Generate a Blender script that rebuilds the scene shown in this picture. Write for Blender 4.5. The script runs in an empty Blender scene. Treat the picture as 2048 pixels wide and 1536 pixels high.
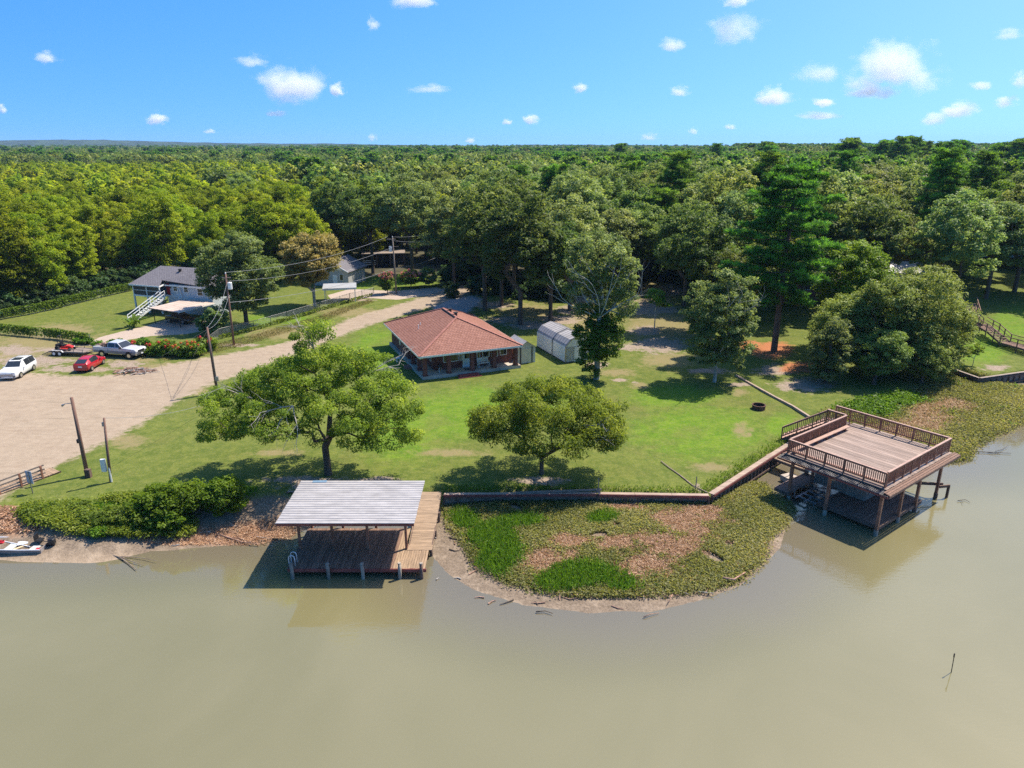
import bpy, math, random
import numpy as np
from mathutils import Vector, Matrix

# ------------------------------------------------------------------ camera, sky, sun, exposure
scene = bpy.context.scene
R = math.radians
CAM_Z, PITCH, FOCAL = 25.5, R(18.5), 1421.0      # FOCAL: in pixels of a 2048 wide frame
cam_data = bpy.data.cameras.new('camera'); cam = bpy.data.objects.new('camera', cam_data)
scene.collection.objects.link(cam)
cam.location = (0, 0, CAM_Z); cam.rotation_euler = (R(90) - PITCH, 0, 0)
cam_data.sensor_width = 36.0; cam_data.lens = 36.0 * FOCAL / 2048.0
cam_data.clip_start = 0.5; cam_data.clip_end = 40000
scene.camera = cam

SUN_ELEV, SUN_AZ = R(58), R(57)                  # azimuth measured from +Y towards +X
world = bpy.data.worlds.new('World'); scene.world = world; world.use_nodes = True
wn, wl = world.node_tree.nodes, world.node_tree.links
for n in list(wn): wn.remove(n)
w_out = wn.new('ShaderNodeOutputWorld'); w_bg = wn.new('ShaderNodeBackground')
sky = wn.new('ShaderNodeTexSky'); sky.sky_type = 'NISHITA'; sky.sun_disc = False
sky.sun_elevation = SUN_ELEV; sky.sun_rotation = SUN_AZ
sky.altitude = 0; sky.air_density = 1.0; sky.dust_density = 1.0; sky.ozone_density = 3.0
hs = wn.new('ShaderNodeHueSaturation'); hs.inputs['Saturation'].default_value = 1.4
w_geo = wn.new('ShaderNodeTexCoord'); w_up = wn.new('ShaderNodeVectorMath'); w_up.operation = 'ADD'
w_up.inputs[1].default_value = (0, 0, 0.22)      # clear dry air: the whole sky read a little higher, less milky at the horizon
w_nrm = wn.new('ShaderNodeVectorMath'); w_nrm.operation = 'NORMALIZE'
wl.new(w_geo.outputs['Generated'], w_up.inputs[0]); wl.new(w_up.outputs[0], w_nrm.inputs[0]); wl.new(w_nrm.outputs[0], sky.inputs[0])
wl.new(sky.outputs[0], hs.inputs['Color']); wl.new(hs.outputs[0], w_bg.inputs[0])
w_bg.inputs[1].default_value = 0.122
wl.new(w_bg.outputs[0], w_out.inputs[0])

sun_data = bpy.data.lights.new('sun', 'SUN'); sun_data.energy = 4.2; sun_data.angle = R(0.53)
sun_data.color = (1.0, 0.90, 0.76)
sun = bpy.data.objects.new('sun', sun_data); scene.collection.objects.link(sun)
to_sun = Vector((math.sin(SUN_AZ) * math.cos(SUN_ELEV), math.cos(SUN_AZ) * math.cos(SUN_ELEV), math.sin(SUN_ELEV)))
sun.rotation_euler = to_sun.to_track_quat('Z', 'Y').to_euler(); sun.location = to_sun * 120

vs = scene.view_settings
vs.view_transform = 'Standard'; vs.look = 'None'; vs.gamma = 1.0; vs.use_curve_mapping = False
vs.exposure = 0.95
cy = scene.cycles
cy.max_bounces = 7; cy.diffuse_bounces = 4; cy.glossy_bounces = 3; cy.transmission_bounces = 3
cy.transparent_max_bounces = 8; cy.volume_bounces = 4; cy.caustics_reflective = False; cy.caustics_refractive = False
cy.use_denoising = False          # the grain of 128 samples stays finer than the denoiser's smear on leaves
scene.render.filter_size = 0.95

# ------------------------------------------------------------------ helpers
_c, _s = math.cos(PITCH), math.sin(PITCH)
def ray(x, y):
    u = (x - 1024) / FOCAL; v = (y - 768) / FOCAL
    return u, _c - v * _s, -_s - v * _c
def at(x, y, z=1.2):            # a spot measured in the photograph, put on the level z of the place
    d = ray(x, y); t = (z - CAM_Z) / d[2]
    return Vector((d[0] * t, d[1] * t, z))
def far(x, y, Y):               # a spot measured in the photograph at the known distance Y
    d = ray(x, y); t = Y / d[1]
    return Vector((d[0] * t, Y, CAM_Z + d[2] * t))
COL = scene.collection

class MB:
    """collects simple shapes; build() links them as one mesh object"""
    def __init__(self): self.v = []; self.f = []
    def add(self, vs, fs):
        o = len(self.v); self.v += [tuple(p) for p in vs]; self.f += [tuple(i + o for i in f) for f in fs]; return self
    def box(self, cx, cy, cz, sx, sy, sz, rz=0.0, M=None):
        m = Matrix.Translation((cx, cy, cz)) @ Matrix.Rotation(rz, 4, 'Z')
        if M is not None: m = M @ m
        q = [m @ Vector((x * sx / 2, y * sy / 2, z * sz / 2)) for z in (-1, 1) for x, y in ((-1, -1), (1, -1), (1, 1), (-1, 1))]
        return self.add(q, [(3, 2, 1, 0), (4, 5, 6, 7), (0, 1, 5, 4), (1, 2, 6, 5), (2, 3, 7, 6), (3, 0, 4, 7)])
    def bar(self, a, b, w, h, up=(0, 0, 1)):
        a, b = Vector(a), Vector(b); d = (b - a); L = d.length
        if L < 1e-6: return self
        d /= L; s = d.cross(Vector(up))
        if s.length < 1e-4: s = d.cross(Vector((1, 0, 0)))
        s.normalize(); u = s.cross(d)
        q = [p + s * x * w / 2 + u * z * h / 2 for p in (a, b) for x, z in ((-1, -1), (1, -1), (1, 1), (-1, 1))]
        return self.add(q, [(3, 2, 1, 0), (4, 5, 6, 7), (0, 1, 5, 4), (1, 2, 6, 5), (2, 3, 7, 6), (3, 0, 4, 7)])
    def tube(self, pts, rad, n=8, cap=True):
        pts = [Vector(p) for p in pts]
        if not hasattr(rad, '__len__'): rad = [rad] * len(pts)
        rings = []; ref = None
        for i, p in enumerate(pts):
            d = (pts[min(i + 1, len(pts) - 1)] - pts[max(i - 1, 0)]).normalized()
            if ref is None or abs(ref.dot(d)) > .95: ref = Vector((1, 0, 0)) if abs(d.x) < .8 else Vector((0, 1, 0))
            s = d.cross(ref).normalized(); t = d.cross(s).normalized(); ref = -t if False else ref
            rings.append([p + (s * math.cos(a) + t * math.sin(a)) * rad[i] for a in [2 * math.pi * k / n for k in range(n)]])
        o = len(self.v)
        for r in rings: self.v += [tuple(q) for q in r]
        for i in range(len(pts) - 1):
            for k in range(n):
                self.f.append((o + i * n + k, o + i * n + (k + 1) % n, o + (i + 1) * n + (k + 1) % n, o + (i + 1) * n + k))
        if cap:
            self.f.append(tuple(o + k for k in range(n))[::-1]); self.f.append(tuple(o + (len(pts) - 1) * n + k for k in range(n)))
        return self
    def prism(self, poly, z0, z1):
        n = len(poly)
        q = [(x, y, z0) for x, y in poly] + [(x, y, z1) for x, y in poly]
        return self.add(q, [tuple(range(n))[::-1], tuple(range(n, 2 * n))] + [(i, (i + 1) % n, n + (i + 1) % n, n + i) for i in range(n)])
    def extr_y(self, prof, y0, y1):         # profile in x,z swept along y
        n = len(prof)
        q = [(x, y0, z) for x, z in prof] + [(x, y1, z) for x, z in prof]
        return self.add(q, [tuple(range(n)), tuple(range(n, 2 * n))[::-1]] + [((i + 1) % n, i, n + i, n + (i + 1) % n) for i in range(n)])
    def mesh(self, name, mat, smooth=False):
        me = bpy.data.meshes.new(name); me.from_pydata(self.v, [], self.f)
        if mat is not None: me.materials.append(mat)
        if smooth: me.shade_smooth()
        me.update(); return me
    def build(self, name, mat, parent=None, smooth=False, **k):
        return link(name, self.mesh(name, mat, smooth), parent, **k)

def link(name, me, parent=None, loc=(0, 0, 0), rot=(0, 0, 0)):
    o = bpy.data.objects.new(name, me); COL.objects.link(o)
    o.location = loc; o.rotation_euler = rot
    if parent is not None: o.parent = parent
    return o
def tag(o, label, cat, group=None):
    o['label'] = label; o['category'] = cat
    if group: o['group'] = group
    return o
def thing(name, label, cat, loc=(0, 0, 0), rz=0.0, group=None):
    o = link(name, None, None, loc, (0, 0, rz)); o.empty_display_size = .3
    return tag(o, label, cat, group)
def struct(o): o['kind'] = 'structure'; return o
def stuff(o): o['kind'] = 'stuff'; return o

# ------------------------------------------------------------------ materials
def _nt(name):
    m = bpy.data.materials.new(name); m.use_nodes = True
    nt = m.node_tree; b = nt.nodes['Principled BSDF']
    return m, nt, b
def node(nt, t, **k):
    n = nt.nodes.new(t)
    for a, v in k.items():
        if a in n.inputs: n.inputs[a].default_value = v
        else: setattr(n, a, v)
    return n
def mixc(nt, fac, a, b, blend='MIX'):
    n = nt.nodes.new('ShaderNodeMix'); n.data_type = 'RGBA'; n.blend_type = blend
    for sock, val in ((n.inputs[0], fac), (n.inputs[6], a), (n.inputs[7], b)):
        if isinstance(val, (int, float)): sock.default_value = val
        elif isinstance(val, (tuple, list)): sock.default_value = (*val[:3], 1)
        else: nt.links.new(val, sock)
    return n.outputs[2]
def math_(nt, op, a, b=0.0, c=0.0, clamp=False):
    n = nt.nodes.new('ShaderNodeMath'); n.operation = op; n.use_clamp = clamp
    for sock, val in zip(n.inputs, (a, b, c)):
        if isinstance(val, (int, float)): sock.default_value = val
        else: nt.links.new(val, sock)
    return n.outputs[0]
def noise(nt, vec, scale, detail=4, rough=.6, dist=0.0):
    n = node(nt, 'ShaderNodeTexNoise', Scale=scale, Detail=detail, Roughness=rough, Distortion=dist)
    if vec is not None: nt.links.new(vec, n.inputs['Vector'])
    return n.outputs['Fac']
def ramp(nt, fac, stops):
    n = nt.nodes.new('ShaderNodeValToRGB'); e = n.color_ramp.elements
    while len(e) < len(stops): e.new(.5)
    for el, (p, c) in zip(e, stops): el.position = p; el.color = (*c, 1)
    nt.links.new(fac, n.inputs[0]); return n.outputs[0]
def smap(nt, val, lo, hi):
    n = node(nt, 'ShaderNodeMapRange', interpolation_type='SMOOTHSTEP'); n.inputs['From Min'].default_value = lo; n.inputs['From Max'].default_value = hi
    nt.links.new(val, n.inputs['Value']); return n.outputs[0]
def mul(c, k): return tuple(min(1, x * k) for x in c)

def M(name, col, rough=.6, var=.2, scale=1.5, bump=0.0, bscale=14.0, metal=0.0, spec=.4, rnd=0.0, stretch=None, col2=None, coat=0.0):
    m, nt, b = _nt(name); L = nt.links
    tc = nt.nodes.new('ShaderNodeTexCoord'); vec = tc.outputs['Object']
    if stretch:
        mp = nt.nodes.new('ShaderNodeMapping'); mp.inputs['Scale'].default_value = stretch; L.new(vec, mp.inputs['Vector']); vec = mp.outputs[0]
    if rnd:
        oi = nt.nodes.new('ShaderNodeObjectInfo'); ad = nt.nodes.new('ShaderNodeVectorMath'); ad.operation = 'MULTIPLY_ADD'
        L.new(oi.outputs['Random'], ad.inputs[0]); ad.inputs[1].default_value = (37, 61, 23); L.new(vec, ad.inputs[2]); vec = ad.outputs[0]
    if var or col2:
        f = noise(nt, vec, scale, 5, .65)
        f = smap(nt, f, .3, .7)
        c = mixc(nt, f, mul(col, 1 - var), col2 if col2 else mul(col, 1 + var))
    else:
        c = mixc(nt, 0.0, col, col)
    if rnd:
        hv = nt.nodes.new('ShaderNodeHueSaturation'); L.new(c, hv.inputs['Color'])
        L.new(math_(nt, 'MULTIPLY_ADD', oi.outputs['Random'], 2 * rnd, 1 - rnd), hv.inputs['Value']); c = hv.outputs[0]
    L.new(c, b.inputs['Base Color'])
    b.inputs['Roughness'].default_value = rough; b.inputs['Metallic'].default_value = metal
    b.inputs['Specular IOR Level'].default_value = spec; b.inputs['Coat Weight'].default_value = coat
    if coat: b.inputs['Coat Roughness'].default_value = .06
    if bump:
        bp = node(nt, 'ShaderNodeBump', Strength=bump, Distance=.05)
        L.new(noise(nt, vec, bscale, 4, .6), bp.inputs['Height']); L.new(bp.outputs[0], b.inputs['Normal'])
    return m

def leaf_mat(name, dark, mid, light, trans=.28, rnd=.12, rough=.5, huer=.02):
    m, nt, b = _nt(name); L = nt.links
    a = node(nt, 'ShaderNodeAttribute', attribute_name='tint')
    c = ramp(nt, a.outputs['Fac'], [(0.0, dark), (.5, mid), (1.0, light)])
    oi = nt.nodes.new('ShaderNodeObjectInfo')
    hv = nt.nodes.new('ShaderNodeHueSaturation'); L.new(c, hv.inputs['Color'])
    L.new(math_(nt, 'MULTIPLY_ADD', oi.outputs['Random'], 2 * rnd, 1 - rnd), hv.inputs['Value'])
    r2 = math_(nt, 'FRACT', math_(nt, 'MULTIPLY', oi.outputs['Random'], 7.31))
    L.new(math_(nt, 'MULTIPLY_ADD', r2, 2 * huer, .5 - huer), hv.inputs['Hue'])
    L.new(hv.outputs[0], b.inputs['Base Color']); b.inputs['Roughness'].default_value = rough; b.inputs['Specular IOR Level'].default_value = .18
    tr = nt.nodes.new('ShaderNodeBsdfTranslucent'); L.new(mixc(nt, 1.0, hv.outputs[0], (1.35, 1.3, .6), 'MULTIPLY'), tr.inputs[0])
    mx = nt.nodes.new('ShaderNodeMixShader'); mx.inputs[0].default_value = min(.55, trans + .10)
    L.new(b.outputs[0], mx.inputs[1]); L.new(tr.outputs[0], mx.inputs[2])
    L.new(mx.outputs[0], nt.nodes['Material Output'].inputs[0])
    return m

BARK = M('bark', (.10, .075, .055), .9, .4, 3, .6, 9, stretch=(1, 1, .25))
BARK_PALE = M('bark_pale', (.36, .33, .29), .85, .3, 3, .4, 9, stretch=(1, 1, .3))
WEATHERED = M('weathered_wood', (.20, .12, .085), .8, .35, 3, .35, 18, rnd=.22, stretch=(1, 6, 6))
DECK_SHADED = M('deck_shaded', (.19, .112, .076), .75, .35, 2.2, .35, 18, rnd=.28, stretch=(6, .5, 6))  # darker copy of the deck stain, with the roof's shade put into it
DECK_TAN = M('deck_tan', (.29, .20, .125), .8, .3, 2.2, .3, 18, rnd=.18, stretch=(6, .5, 6))
DECK_TAN_X = M('deck_tan_cross', (.32, .225, .145), .8, .3, 2.2, .3, 18, rnd=.16, stretch=(.5, 6, 6))
DECK_TOP = M('deck_top', (.25, .172, .135), .75, .25, 1.6, .2, 18, rnd=.26, stretch=(5, .35, 5), col2=(.33, .25, .205))
STAIN = M('stained_rail', (.26, .115, .07), .6, .35, 2.5, .25, 16, rnd=.12, stretch=(1, 1, 1))
STAIN_CAP = M('stained_cap', (.38, .24, .185), .55, .25, 2.5, .2, 16, stretch=(.6, 3, 3))
REDTRIM = M('red_trim', (.20, .055, .048), .55, .3, 2, .2, 14)
PILING = M('piling', (.13, .085, .065), .85, .4, 2.5, .5, 10, stretch=(1, 1, .3), rnd=.15)
PILING_PALE = M('piling_pale', (.30, .26, .21), .9, .4, 3, .5, 10, stretch=(1, 1, .3), rnd=.12)
GREYWOOD = M('grey_wood', (.25, .20, .165), .85, .3, 2.5, .4, 14, stretch=(.6, 4, 4), rnd=.15)
SOIL_CAP = M('cap_board', (.33, .245, .185), .8, .25, 1.6, .3, 14, stretch=(.6, 3, 3))
CONCRETE = M('concrete', (.42, .36, .30), .85, .2, 1.2, .2, 20)
GALV = M('galvanised', (.36, .345, .34), .55, .16, .7, .05, 5, metal=.1, spec=.5, rnd=.06)
WHITE = M('white_paint', (.78, .78, .76), .5, .06, 2)
WHITE_METAL = M('white_metal', (.72, .73, .74), .4, .08, 2, metal=.2)
DARK = M('dark_trim', (.03, .028, .028), .5, .2, 3)
BLACK = M('black_plastic', (.018, .018, .02), .45, .2, 3)
RUBBER = M('rubber', (.022, .021, .02), .85, .3, 4)
CHROME = M('chrome', (.62, .62, .63), .18, .05, 3, metal=.9)
STEEL = M('steel', (.30, .30, .31), .4, .25, 3, metal=.7)
RUST = M('rusty_steel', (.085, .04, .028), .8, .5, 4, .4, 20)
GLASS, _nt1, _b = _nt('dark_glass')
_b.inputs['Base Color'].default_value = (.025, .03, .035, 1); _b.inputs['Roughness'].default_value = .07; _b.inputs['Specular IOR Level'].default_value = .7

# ------------------------------------------------------------------ terrain
def pix(lst, z): return np.array([at(x, y, z)[:2] for x, y in lst])
def sdist(P, poly):
    """signed distance to a polygon, positive inside"""
    d = np.full(len(P), 1e9); ins = np.zeros(len(P), bool); n = len(poly)
    for i in range(n):
        a, b = poly[i], poly[(i + 1) % n]; e = b - a; w = P - a
        t = np.clip((w @ e) / max(e @ e, 1e-9), 0, 1); d = np.minimum(d, np.hypot(*(w - t[:, None] * e).T))
        c1 = (a[1] <= P[:, 1]) & (b[1] > P[:, 1]); c2 = (a[1] > P[:, 1]) & (b[1] <= P[:, 1])
        cr = e[0] * w[:, 1] - e[1] * w[:, 0]
        ins ^= (c1 & (cr > 0)) | (c2 & (cr < 0))
    return np.where(ins, d, -d)
def sstep(x, a, b): t = np.clip((x - a) / (b - a), 0, 1); return t * t * (3 - 2 * t)

SHORE = np.vstack([pix([(-400, 1130), (-60, 1112), (0, 1106), (120, 1100), (200, 1103), (330, 1101), (430, 1092), (520, 1086), (570, 1074), (640, 1050), (760, 1040), (835, 1052), (852, 1085),
    (866, 1112), (898, 1148), (950, 1180), (1050, 1210), (1120, 1218), (1180, 1226), (1240, 1222), (1300, 1224), (1400, 1200), (1478, 1172), (1526, 1132), (1560, 1095), (1572, 1050), (1562, 1015),
    (1545, 985), (1512, 962), (1560, 930), (1620, 885), (1700, 872), (1790, 900), (1850, 925), (1905, 922), (1945, 913), (1955, 892), (1985, 872), (2048, 848), (2130, 800), (2060, 770), (2200, 755)], 0),
    np.array([(400., 90.), (400, 1000), (-400, 1000), (-400, 40)])])
LAWN = np.vstack([pix([(-400, 1040), (-100, 1035), (30, 1022), (120, 1030), (230, 1032), (330, 1008), (420, 1000), (510, 986), (600, 984), (880, 985), (1205, 985), (1422, 988), (1530, 917), (1612, 864),
    (1625, 833), (1700, 806), (1800, 776), (1890, 752), (1916, 736), (1962, 757), (2048, 743), (2300, 730)], 1.2), np.array([(400., 90.), (400, 1000), (-400, 1000), (-400, 50)])])

def ground_z(P):
    P = np.asarray(P, float).reshape(-1, 2)
    ds, dl = sdist(P, SHORE), sdist(P, LAWN)
    low = np.where(ds > 0, np.minimum(.085 * ds, .5), np.maximum(.05 * ds, -1.3))
    X, Y = P[:, 0], P[:, 1]
    soft = (X < -14.8) | ((X > 29.3) & (X < 49.5))
    k = np.where(X < 0, .30, .26)
    slope = np.maximum(low, 1.2 + k * np.minimum(dl, 0))
    z = np.where(dl > .32, 1.2, np.where(soft, np.where(dl > 0, 1.2, slope), low))
    z = np.where((X > 44) & (dl > .32), z + np.clip((Y - 84) * .085, 0, 3.2) * sstep(X, 44, 56), z)
    n = .05 * np.sin(X * .31 + 1.3 * np.sin(Y * .17)) * np.sin(Y * .27 + .6) + .025 * np.sin(X * .9) * np.sin(Y * 1.1)
    return z + np.where(dl > .32, n * .8, 0)
def gz(x, y): return float(ground_z([(x, y)])[0])

STEP = .4
gx = np.arange(-100, 100.01, STEP); gy = np.arange(24, 140.01, STEP); NX, NY = len(gx), len(gy)
GP = np.stack(np.meshgrid(gx, gy), -1).reshape(-1, 2)
GZ = ground_z(GP); D_LAWN = sdist(GP, LAWN); D_SHORE = sdist(GP, SHORE)
rng = np.random.default_rng(5)

ROAD = pix([(-200, 742), (0, 738), (90, 748), (170, 752), (250, 748), (330, 730), (420, 713), (500, 699), (570, 686), (640, 662), (700, 637), (770, 617), (830, 599), (875, 580), (912, 568), (985, 548), (1040, 540),
    (1050, 552), (985, 566), (940, 588), (905, 600), (868, 612), (800, 632), (740, 650), (690, 668), (610, 702), (545, 725), (480, 748), (425, 768), (355, 803), (275, 852), (205, 888), (140, 922), (100, 942), (60, 968), (0, 1000), (-200, 1050)], 1.2)
GRAVEL = pix([(868, 612), (905, 597), (945, 590), (965, 600), (940, 622), (905, 640), (868, 630)], 1.2)
DRIVE1 = pix([(170, 690), (196, 676), (240, 664), (292, 652), (330, 640), (425, 642), (442, 655), (372, 668), (300, 672), (255, 680), (205, 694)], 1.2)
DRIVE2 = pix([(655, 590), (700, 578), (790, 582), (872, 574), (888, 580), (850, 592), (795, 600), (730, 596), (665, 602)], 1.2)
d_road, d_grav, d_d1, d_d2 = sdist(GP, ROAD), sdist(GP, GRAVEL), sdist(GP, DRIVE1), sdist(GP, DRIVE2)

def blobs(lst, z=1.2, P=GP):
    """soft patches: (x, y, rx, ry) measured in the photograph"""
    out = np.zeros(len(P))
    for x, y, rx, ry in lst:
        c = at(x, y, z); ex = (at(x + rx, y, z) - c).length; ey = (at(x, y - ry, z) - at(x, y + ry, z)).length / 2
        q = ((P[:, 0] - c.x - (c.x / c.y) * (P[:, 1] - c.y)) / ex) ** 2 + ((P[:, 1] - c.y) / ey) ** 2
        out = np.maximum(out, np.exp(-q * 1.1))
    return out
dry = blobs([(100, 690, 220, 44), (260, 715, 90, 18), (30, 715, 120, 25), (330, 735, 120, 14), (560, 668, 110, 16), (700, 625, 100, 14), (400, 782, 40, 12), (250, 880, 60, 22), (130, 660, 90, 18), (330, 620, 50, 14),
    (1480, 860, 22, 22), (1500, 865, 12, 12), (1280, 770, 30, 10), (1340, 720, 90, 26), (1300, 650, 80, 40), (1310, 600, 60, 30), (1330, 650, 110, 60), (1300, 580, 80, 30), (1180, 640, 80, 40), (1060, 625, 90, 30), (1090, 985, 150, 14), (1480, 785, 25, 10), (1230, 745, 60, 12), (900, 905, 110, 12), (560, 905, 80, 10),
    (1420, 935, 60, 14), (1530, 600, 60, 20)])
bare = blobs([(60, 722, 130, 14), (150, 738, 110, 9), (250, 728, 60, 9), (120, 700, 90, 9), (30, 700, 60, 14), (655, 968, 150, 18), (590, 960, 110, 12), (760, 958, 60, 9), (1085, 962, 90, 13), (1290, 660, 45, 14), (1255, 695, 50, 10), (1240, 760, 25, 6), (1195, 730, 40, 10), (1300, 690, 60, 8), (1420, 742, 70, 9), (1480, 770, 40, 7), (1610, 770, 90, 20), (1550, 740, 60, 16),
    (1330, 620, 50, 10), (1320, 690, 90, 24), (1290, 615, 70, 26), (1340, 580, 60, 16), (1180, 600, 60, 14), (1060, 650, 70, 14), (1010, 640, 60, 12), (1120, 640, 60, 16), (980, 610, 70, 12), (1270, 765, 12, 4), (1150, 620, 60, 16), (480, 690, 60, 5), (600, 655, 40, 5), (720, 600, 40, 4), (1990, 735, 40, 8), (235, 842, 50, 10), (1395, 975, 10, 14)])
lush = blobs([(800, 860, 120, 70), (760, 700, 70, 60), (1000, 800, 160, 40), (1400, 860, 170, 60), (900, 830, 100, 60), (1350, 790, 120, 30), (1960, 700, 80, 30), (2020, 660, 60, 30), (700, 570, 60, 10), (800, 560, 90, 14), (520, 640, 40, 16), (600, 640, 60, 12), (1560, 850, 40, 30), (460, 660, 70, 12)])
needle = blobs([(1545, 700, 55, 22), (1600, 735, 60, 14), (1500, 690, 30, 12)])
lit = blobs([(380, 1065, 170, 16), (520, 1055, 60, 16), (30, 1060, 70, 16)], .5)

def grid_mesh(name, faces, mat):
    used = np.unique(faces); remap = -np.ones(NX * NY, int); remap[used] = np.arange(len(used))
    me = bpy.data.meshes.new(name)
    co = np.column_stack([GP[used], GZ[used]])
    me.vertices.add(len(used)); me.vertices.foreach_set('co', co.ravel())
    F = remap[faces]; me.loops.add(F.size); me.loops.foreach_set('vertex_index', F.ravel().astype(np.int32))
    me.polygons.add(len(F)); me.polygons.foreach_set('loop_start', np.arange(0, F.size, 4, dtype=np.int32))
    for an, arr in (('road', np.maximum(d_road, d_grav + .3)), ('grav', d_grav), ('conc', np.maximum(d_d1, d_d2)), ('dry', dry), ('bare', bare), ('lush', lush), ('needle', needle), ('dl', D_LAWN), ('ds', D_SHORE), ('lit', lit)):
        a = me.attributes.new(an, 'FLOAT', 'POINT'); a.data.foreach_set('value', arr[used].astype(np.float32))
    me.update(calc_edges=True); me.validate(); me.shade_smooth(); me.materials.append(mat)
    return link(name, me)

def ground_material():
    m, nt, b = _nt('ground'); L = nt.links
    geo = nt.nodes.new('ShaderNodeNewGeometry'); pos = geo.outputs['Position']
    A = lambda n: node(nt, 'ShaderNodeAttribute', attribute_name=n).outputs['Fac']
    n1 = noise(nt, pos, .22, 5, .6); n2 = noise(nt, pos, 1.3, 5, .65); n3 = noise(nt, pos, 7.0, 4, .7); n4 = noise(nt, pos, .55, 4, .6, 1.0)
    mp = nt.nodes.new('ShaderNodeMapping'); mp.inputs['Scale'].default_value = (.55, 4.5, 1); mp.inputs['Rotation'].default_value = (0, 0, R(-52)); L.new(pos, mp.inputs[0])
    ns = noise(nt, mp.outputs[0], .5, 5, .65, .6)
    def mask(sock, lo, hi, amp, nz):
        v = math_(nt, 'MULTIPLY_ADD', math_(nt, 'SUBTRACT', nz, .5), amp, sock); return smap(nt, v, lo, hi)
    # grass
    g = mixc(nt, smap(nt, n2, .3, .72), (.085, .118, .020), (.155, .175, .036))
    gl = mixc(nt, smap(nt, n2, .3, .7), (.085, .170, .010), (.145, .225, .018))
    g = mixc(nt, mask(A('lush'), .25, .85, .9, n4), g, gl)
    gd = mixc(nt, smap(nt, n3, .3, .7), (.19, .155, .065), (.29, .235, .125))
    g = mixc(nt, mask(A('dry'), .42, .95, 1.3, n2), g, gd)
    g = mixc(nt, math_(nt, 'MULTIPLY', smap(nt, n1, .52, .72), .45), g, (.15, .135, .045))
    g = mixc(nt, math_(nt, 'MULTIPLY', smap(nt, n3, .42, .68), .45), g, (.050, .080, .012))
    g = mixc(nt, math_(nt, 'MULTIPLY', smap(nt, noise(nt, pos, 3.1, 3, .7), .5, .68), .4), g, (.20, .20, .06))
    # bare soil and pine straw
    soil = mixc(nt, smap(nt, n3, .3, .7), (.19, .145, .105), (.36, .29, .225))
    g = mixc(nt, mask(A('bare'), .5, .85, 1.5, n2), g, soil)
    g = mixc(nt, mask(A('needle'), .4, .75, 1.0, n2), g, mixc(nt, n3, (.30, .10, .04), (.42, .19, .09)))
    # dirt road
    rd = mixc(nt, smap(nt, math_(nt, 'MULTIPLY_ADD', n2, .4, math_(nt, 'MULTIPLY', ns, .6)), .35, .65), (.27, .208, .148), (.36, .288, .21))
    rd = mixc(nt, math_(nt, 'MULTIPLY', smap(nt, ns, .50, .72), .8), rd, (.205, .16, .112))
    rd = mixc(nt, math_(nt, 'MULTIPLY', smap(nt, n3, .5, .75), .35), rd, (.42, .345, .275))
    rd = mixc(nt, mask(A('grav'), -.2, .4, 1.4, n2), rd, mixc(nt, n3, (.22, .20, .19), (.45, .42, .40)))
    g = mixc(nt, mask(A('road'), -.55, .65, 3.6, n2), g, rd)
    g = mixc(nt, mask(A('conc'), -.05, .12, .3, n2), g, mixc(nt, n2, (.34, .265, .205), (.44, .365, .305)))
    # bank and lake bed
    md = mixc(nt, smap(nt, n3, .25, .75), (.12, .092, .065), (.26, .20, .145))
    md = mixc(nt, math_(nt, 'MULTIPLY', smap(nt, n2, .45, .7), .6), md, (.33, .26, .19))
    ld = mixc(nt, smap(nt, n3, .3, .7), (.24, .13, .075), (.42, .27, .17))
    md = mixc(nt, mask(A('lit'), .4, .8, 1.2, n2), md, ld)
    bed = mixc(nt, smap(nt, n2, .3, .7), (.30, .225, .15), (.37, .285, .20))
    md = mixc(nt, mask(math_(nt, 'MULTIPLY', A('ds'), -1.0), -.2, 1.6, 2.2, n2), md, bed)
    g = mixc(nt, mask(A('dl'), -.9, .15, 1.8, n2), md, g)
    L.new(g, b.inputs['Base Color']); b.inputs['Roughness'].default_value = .95; b.inputs['Specular IOR Level'].default_value = .15
    bp = node(nt, 'ShaderNodeBump', Strength=.55, Distance=.10)
    h = math_(nt, 'ADD', noise(nt, pos, 9, 3, .7), math_(nt, 'MULTIPLY', n2, .8))
    L.new(h, bp.inputs['Height']); L.new(bp.outputs[0], b.inputs['Normal'])
    return m
GROUND = ground_material()
ii = (np.arange(NY - 1)[:, None] * NX + np.arange(NX - 1)[None, :]).ravel()
FACES = np.column_stack([ii, ii + 1, ii + NX + 1, ii + NX])
fz = GZ[FACES].max(1); fr = np.maximum(d_road, d_grav)[FACES].mean(1); fc = np.maximum(d_d1, d_d2)[FACES].mean(1); fl = D_LAWN[FACES].mean(1)
keep = fz > -1.25
is_c = keep & (fc > 0); is_r = keep & (fr > 0) & ~is_c & (fl > 0); is_m = keep & (fl <= 0) & ~is_c; is_g = keep & ~is_c & ~is_r & ~is_m
for nm, ms in (('lawn', is_g), ('dirt_road', is_r), ('driveway', is_c), ('lake_shore', is_m)):
    struct(grid_mesh(nm, FACES[ms], GROUND))

FLOOR = M('forest_floor', (.06, .055, .028), .95, .5, .4)
mb = MB()
mb.add([(-100, 139.9, 1.17), (100, 139.9, 1.17), (6000, 5400, 1.0), (-6000, 5400, 1.0)], [(0, 1, 2, 3)])
mb.add([(-6000, 60, 1.1), (-100, 50, 1.17), (-100, 139.9, 1.17), (-6000, 5400, 1.0)], [(0, 1, 2, 3)])
mb.add([(6000, 60, 1.1), (100, 60, 1.17), (100, 139.9, 1.17), (6000, 5400, 1.0)], [(3, 2, 1, 0)])
struct(mb.build('forest_ground', FLOOR))

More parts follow.
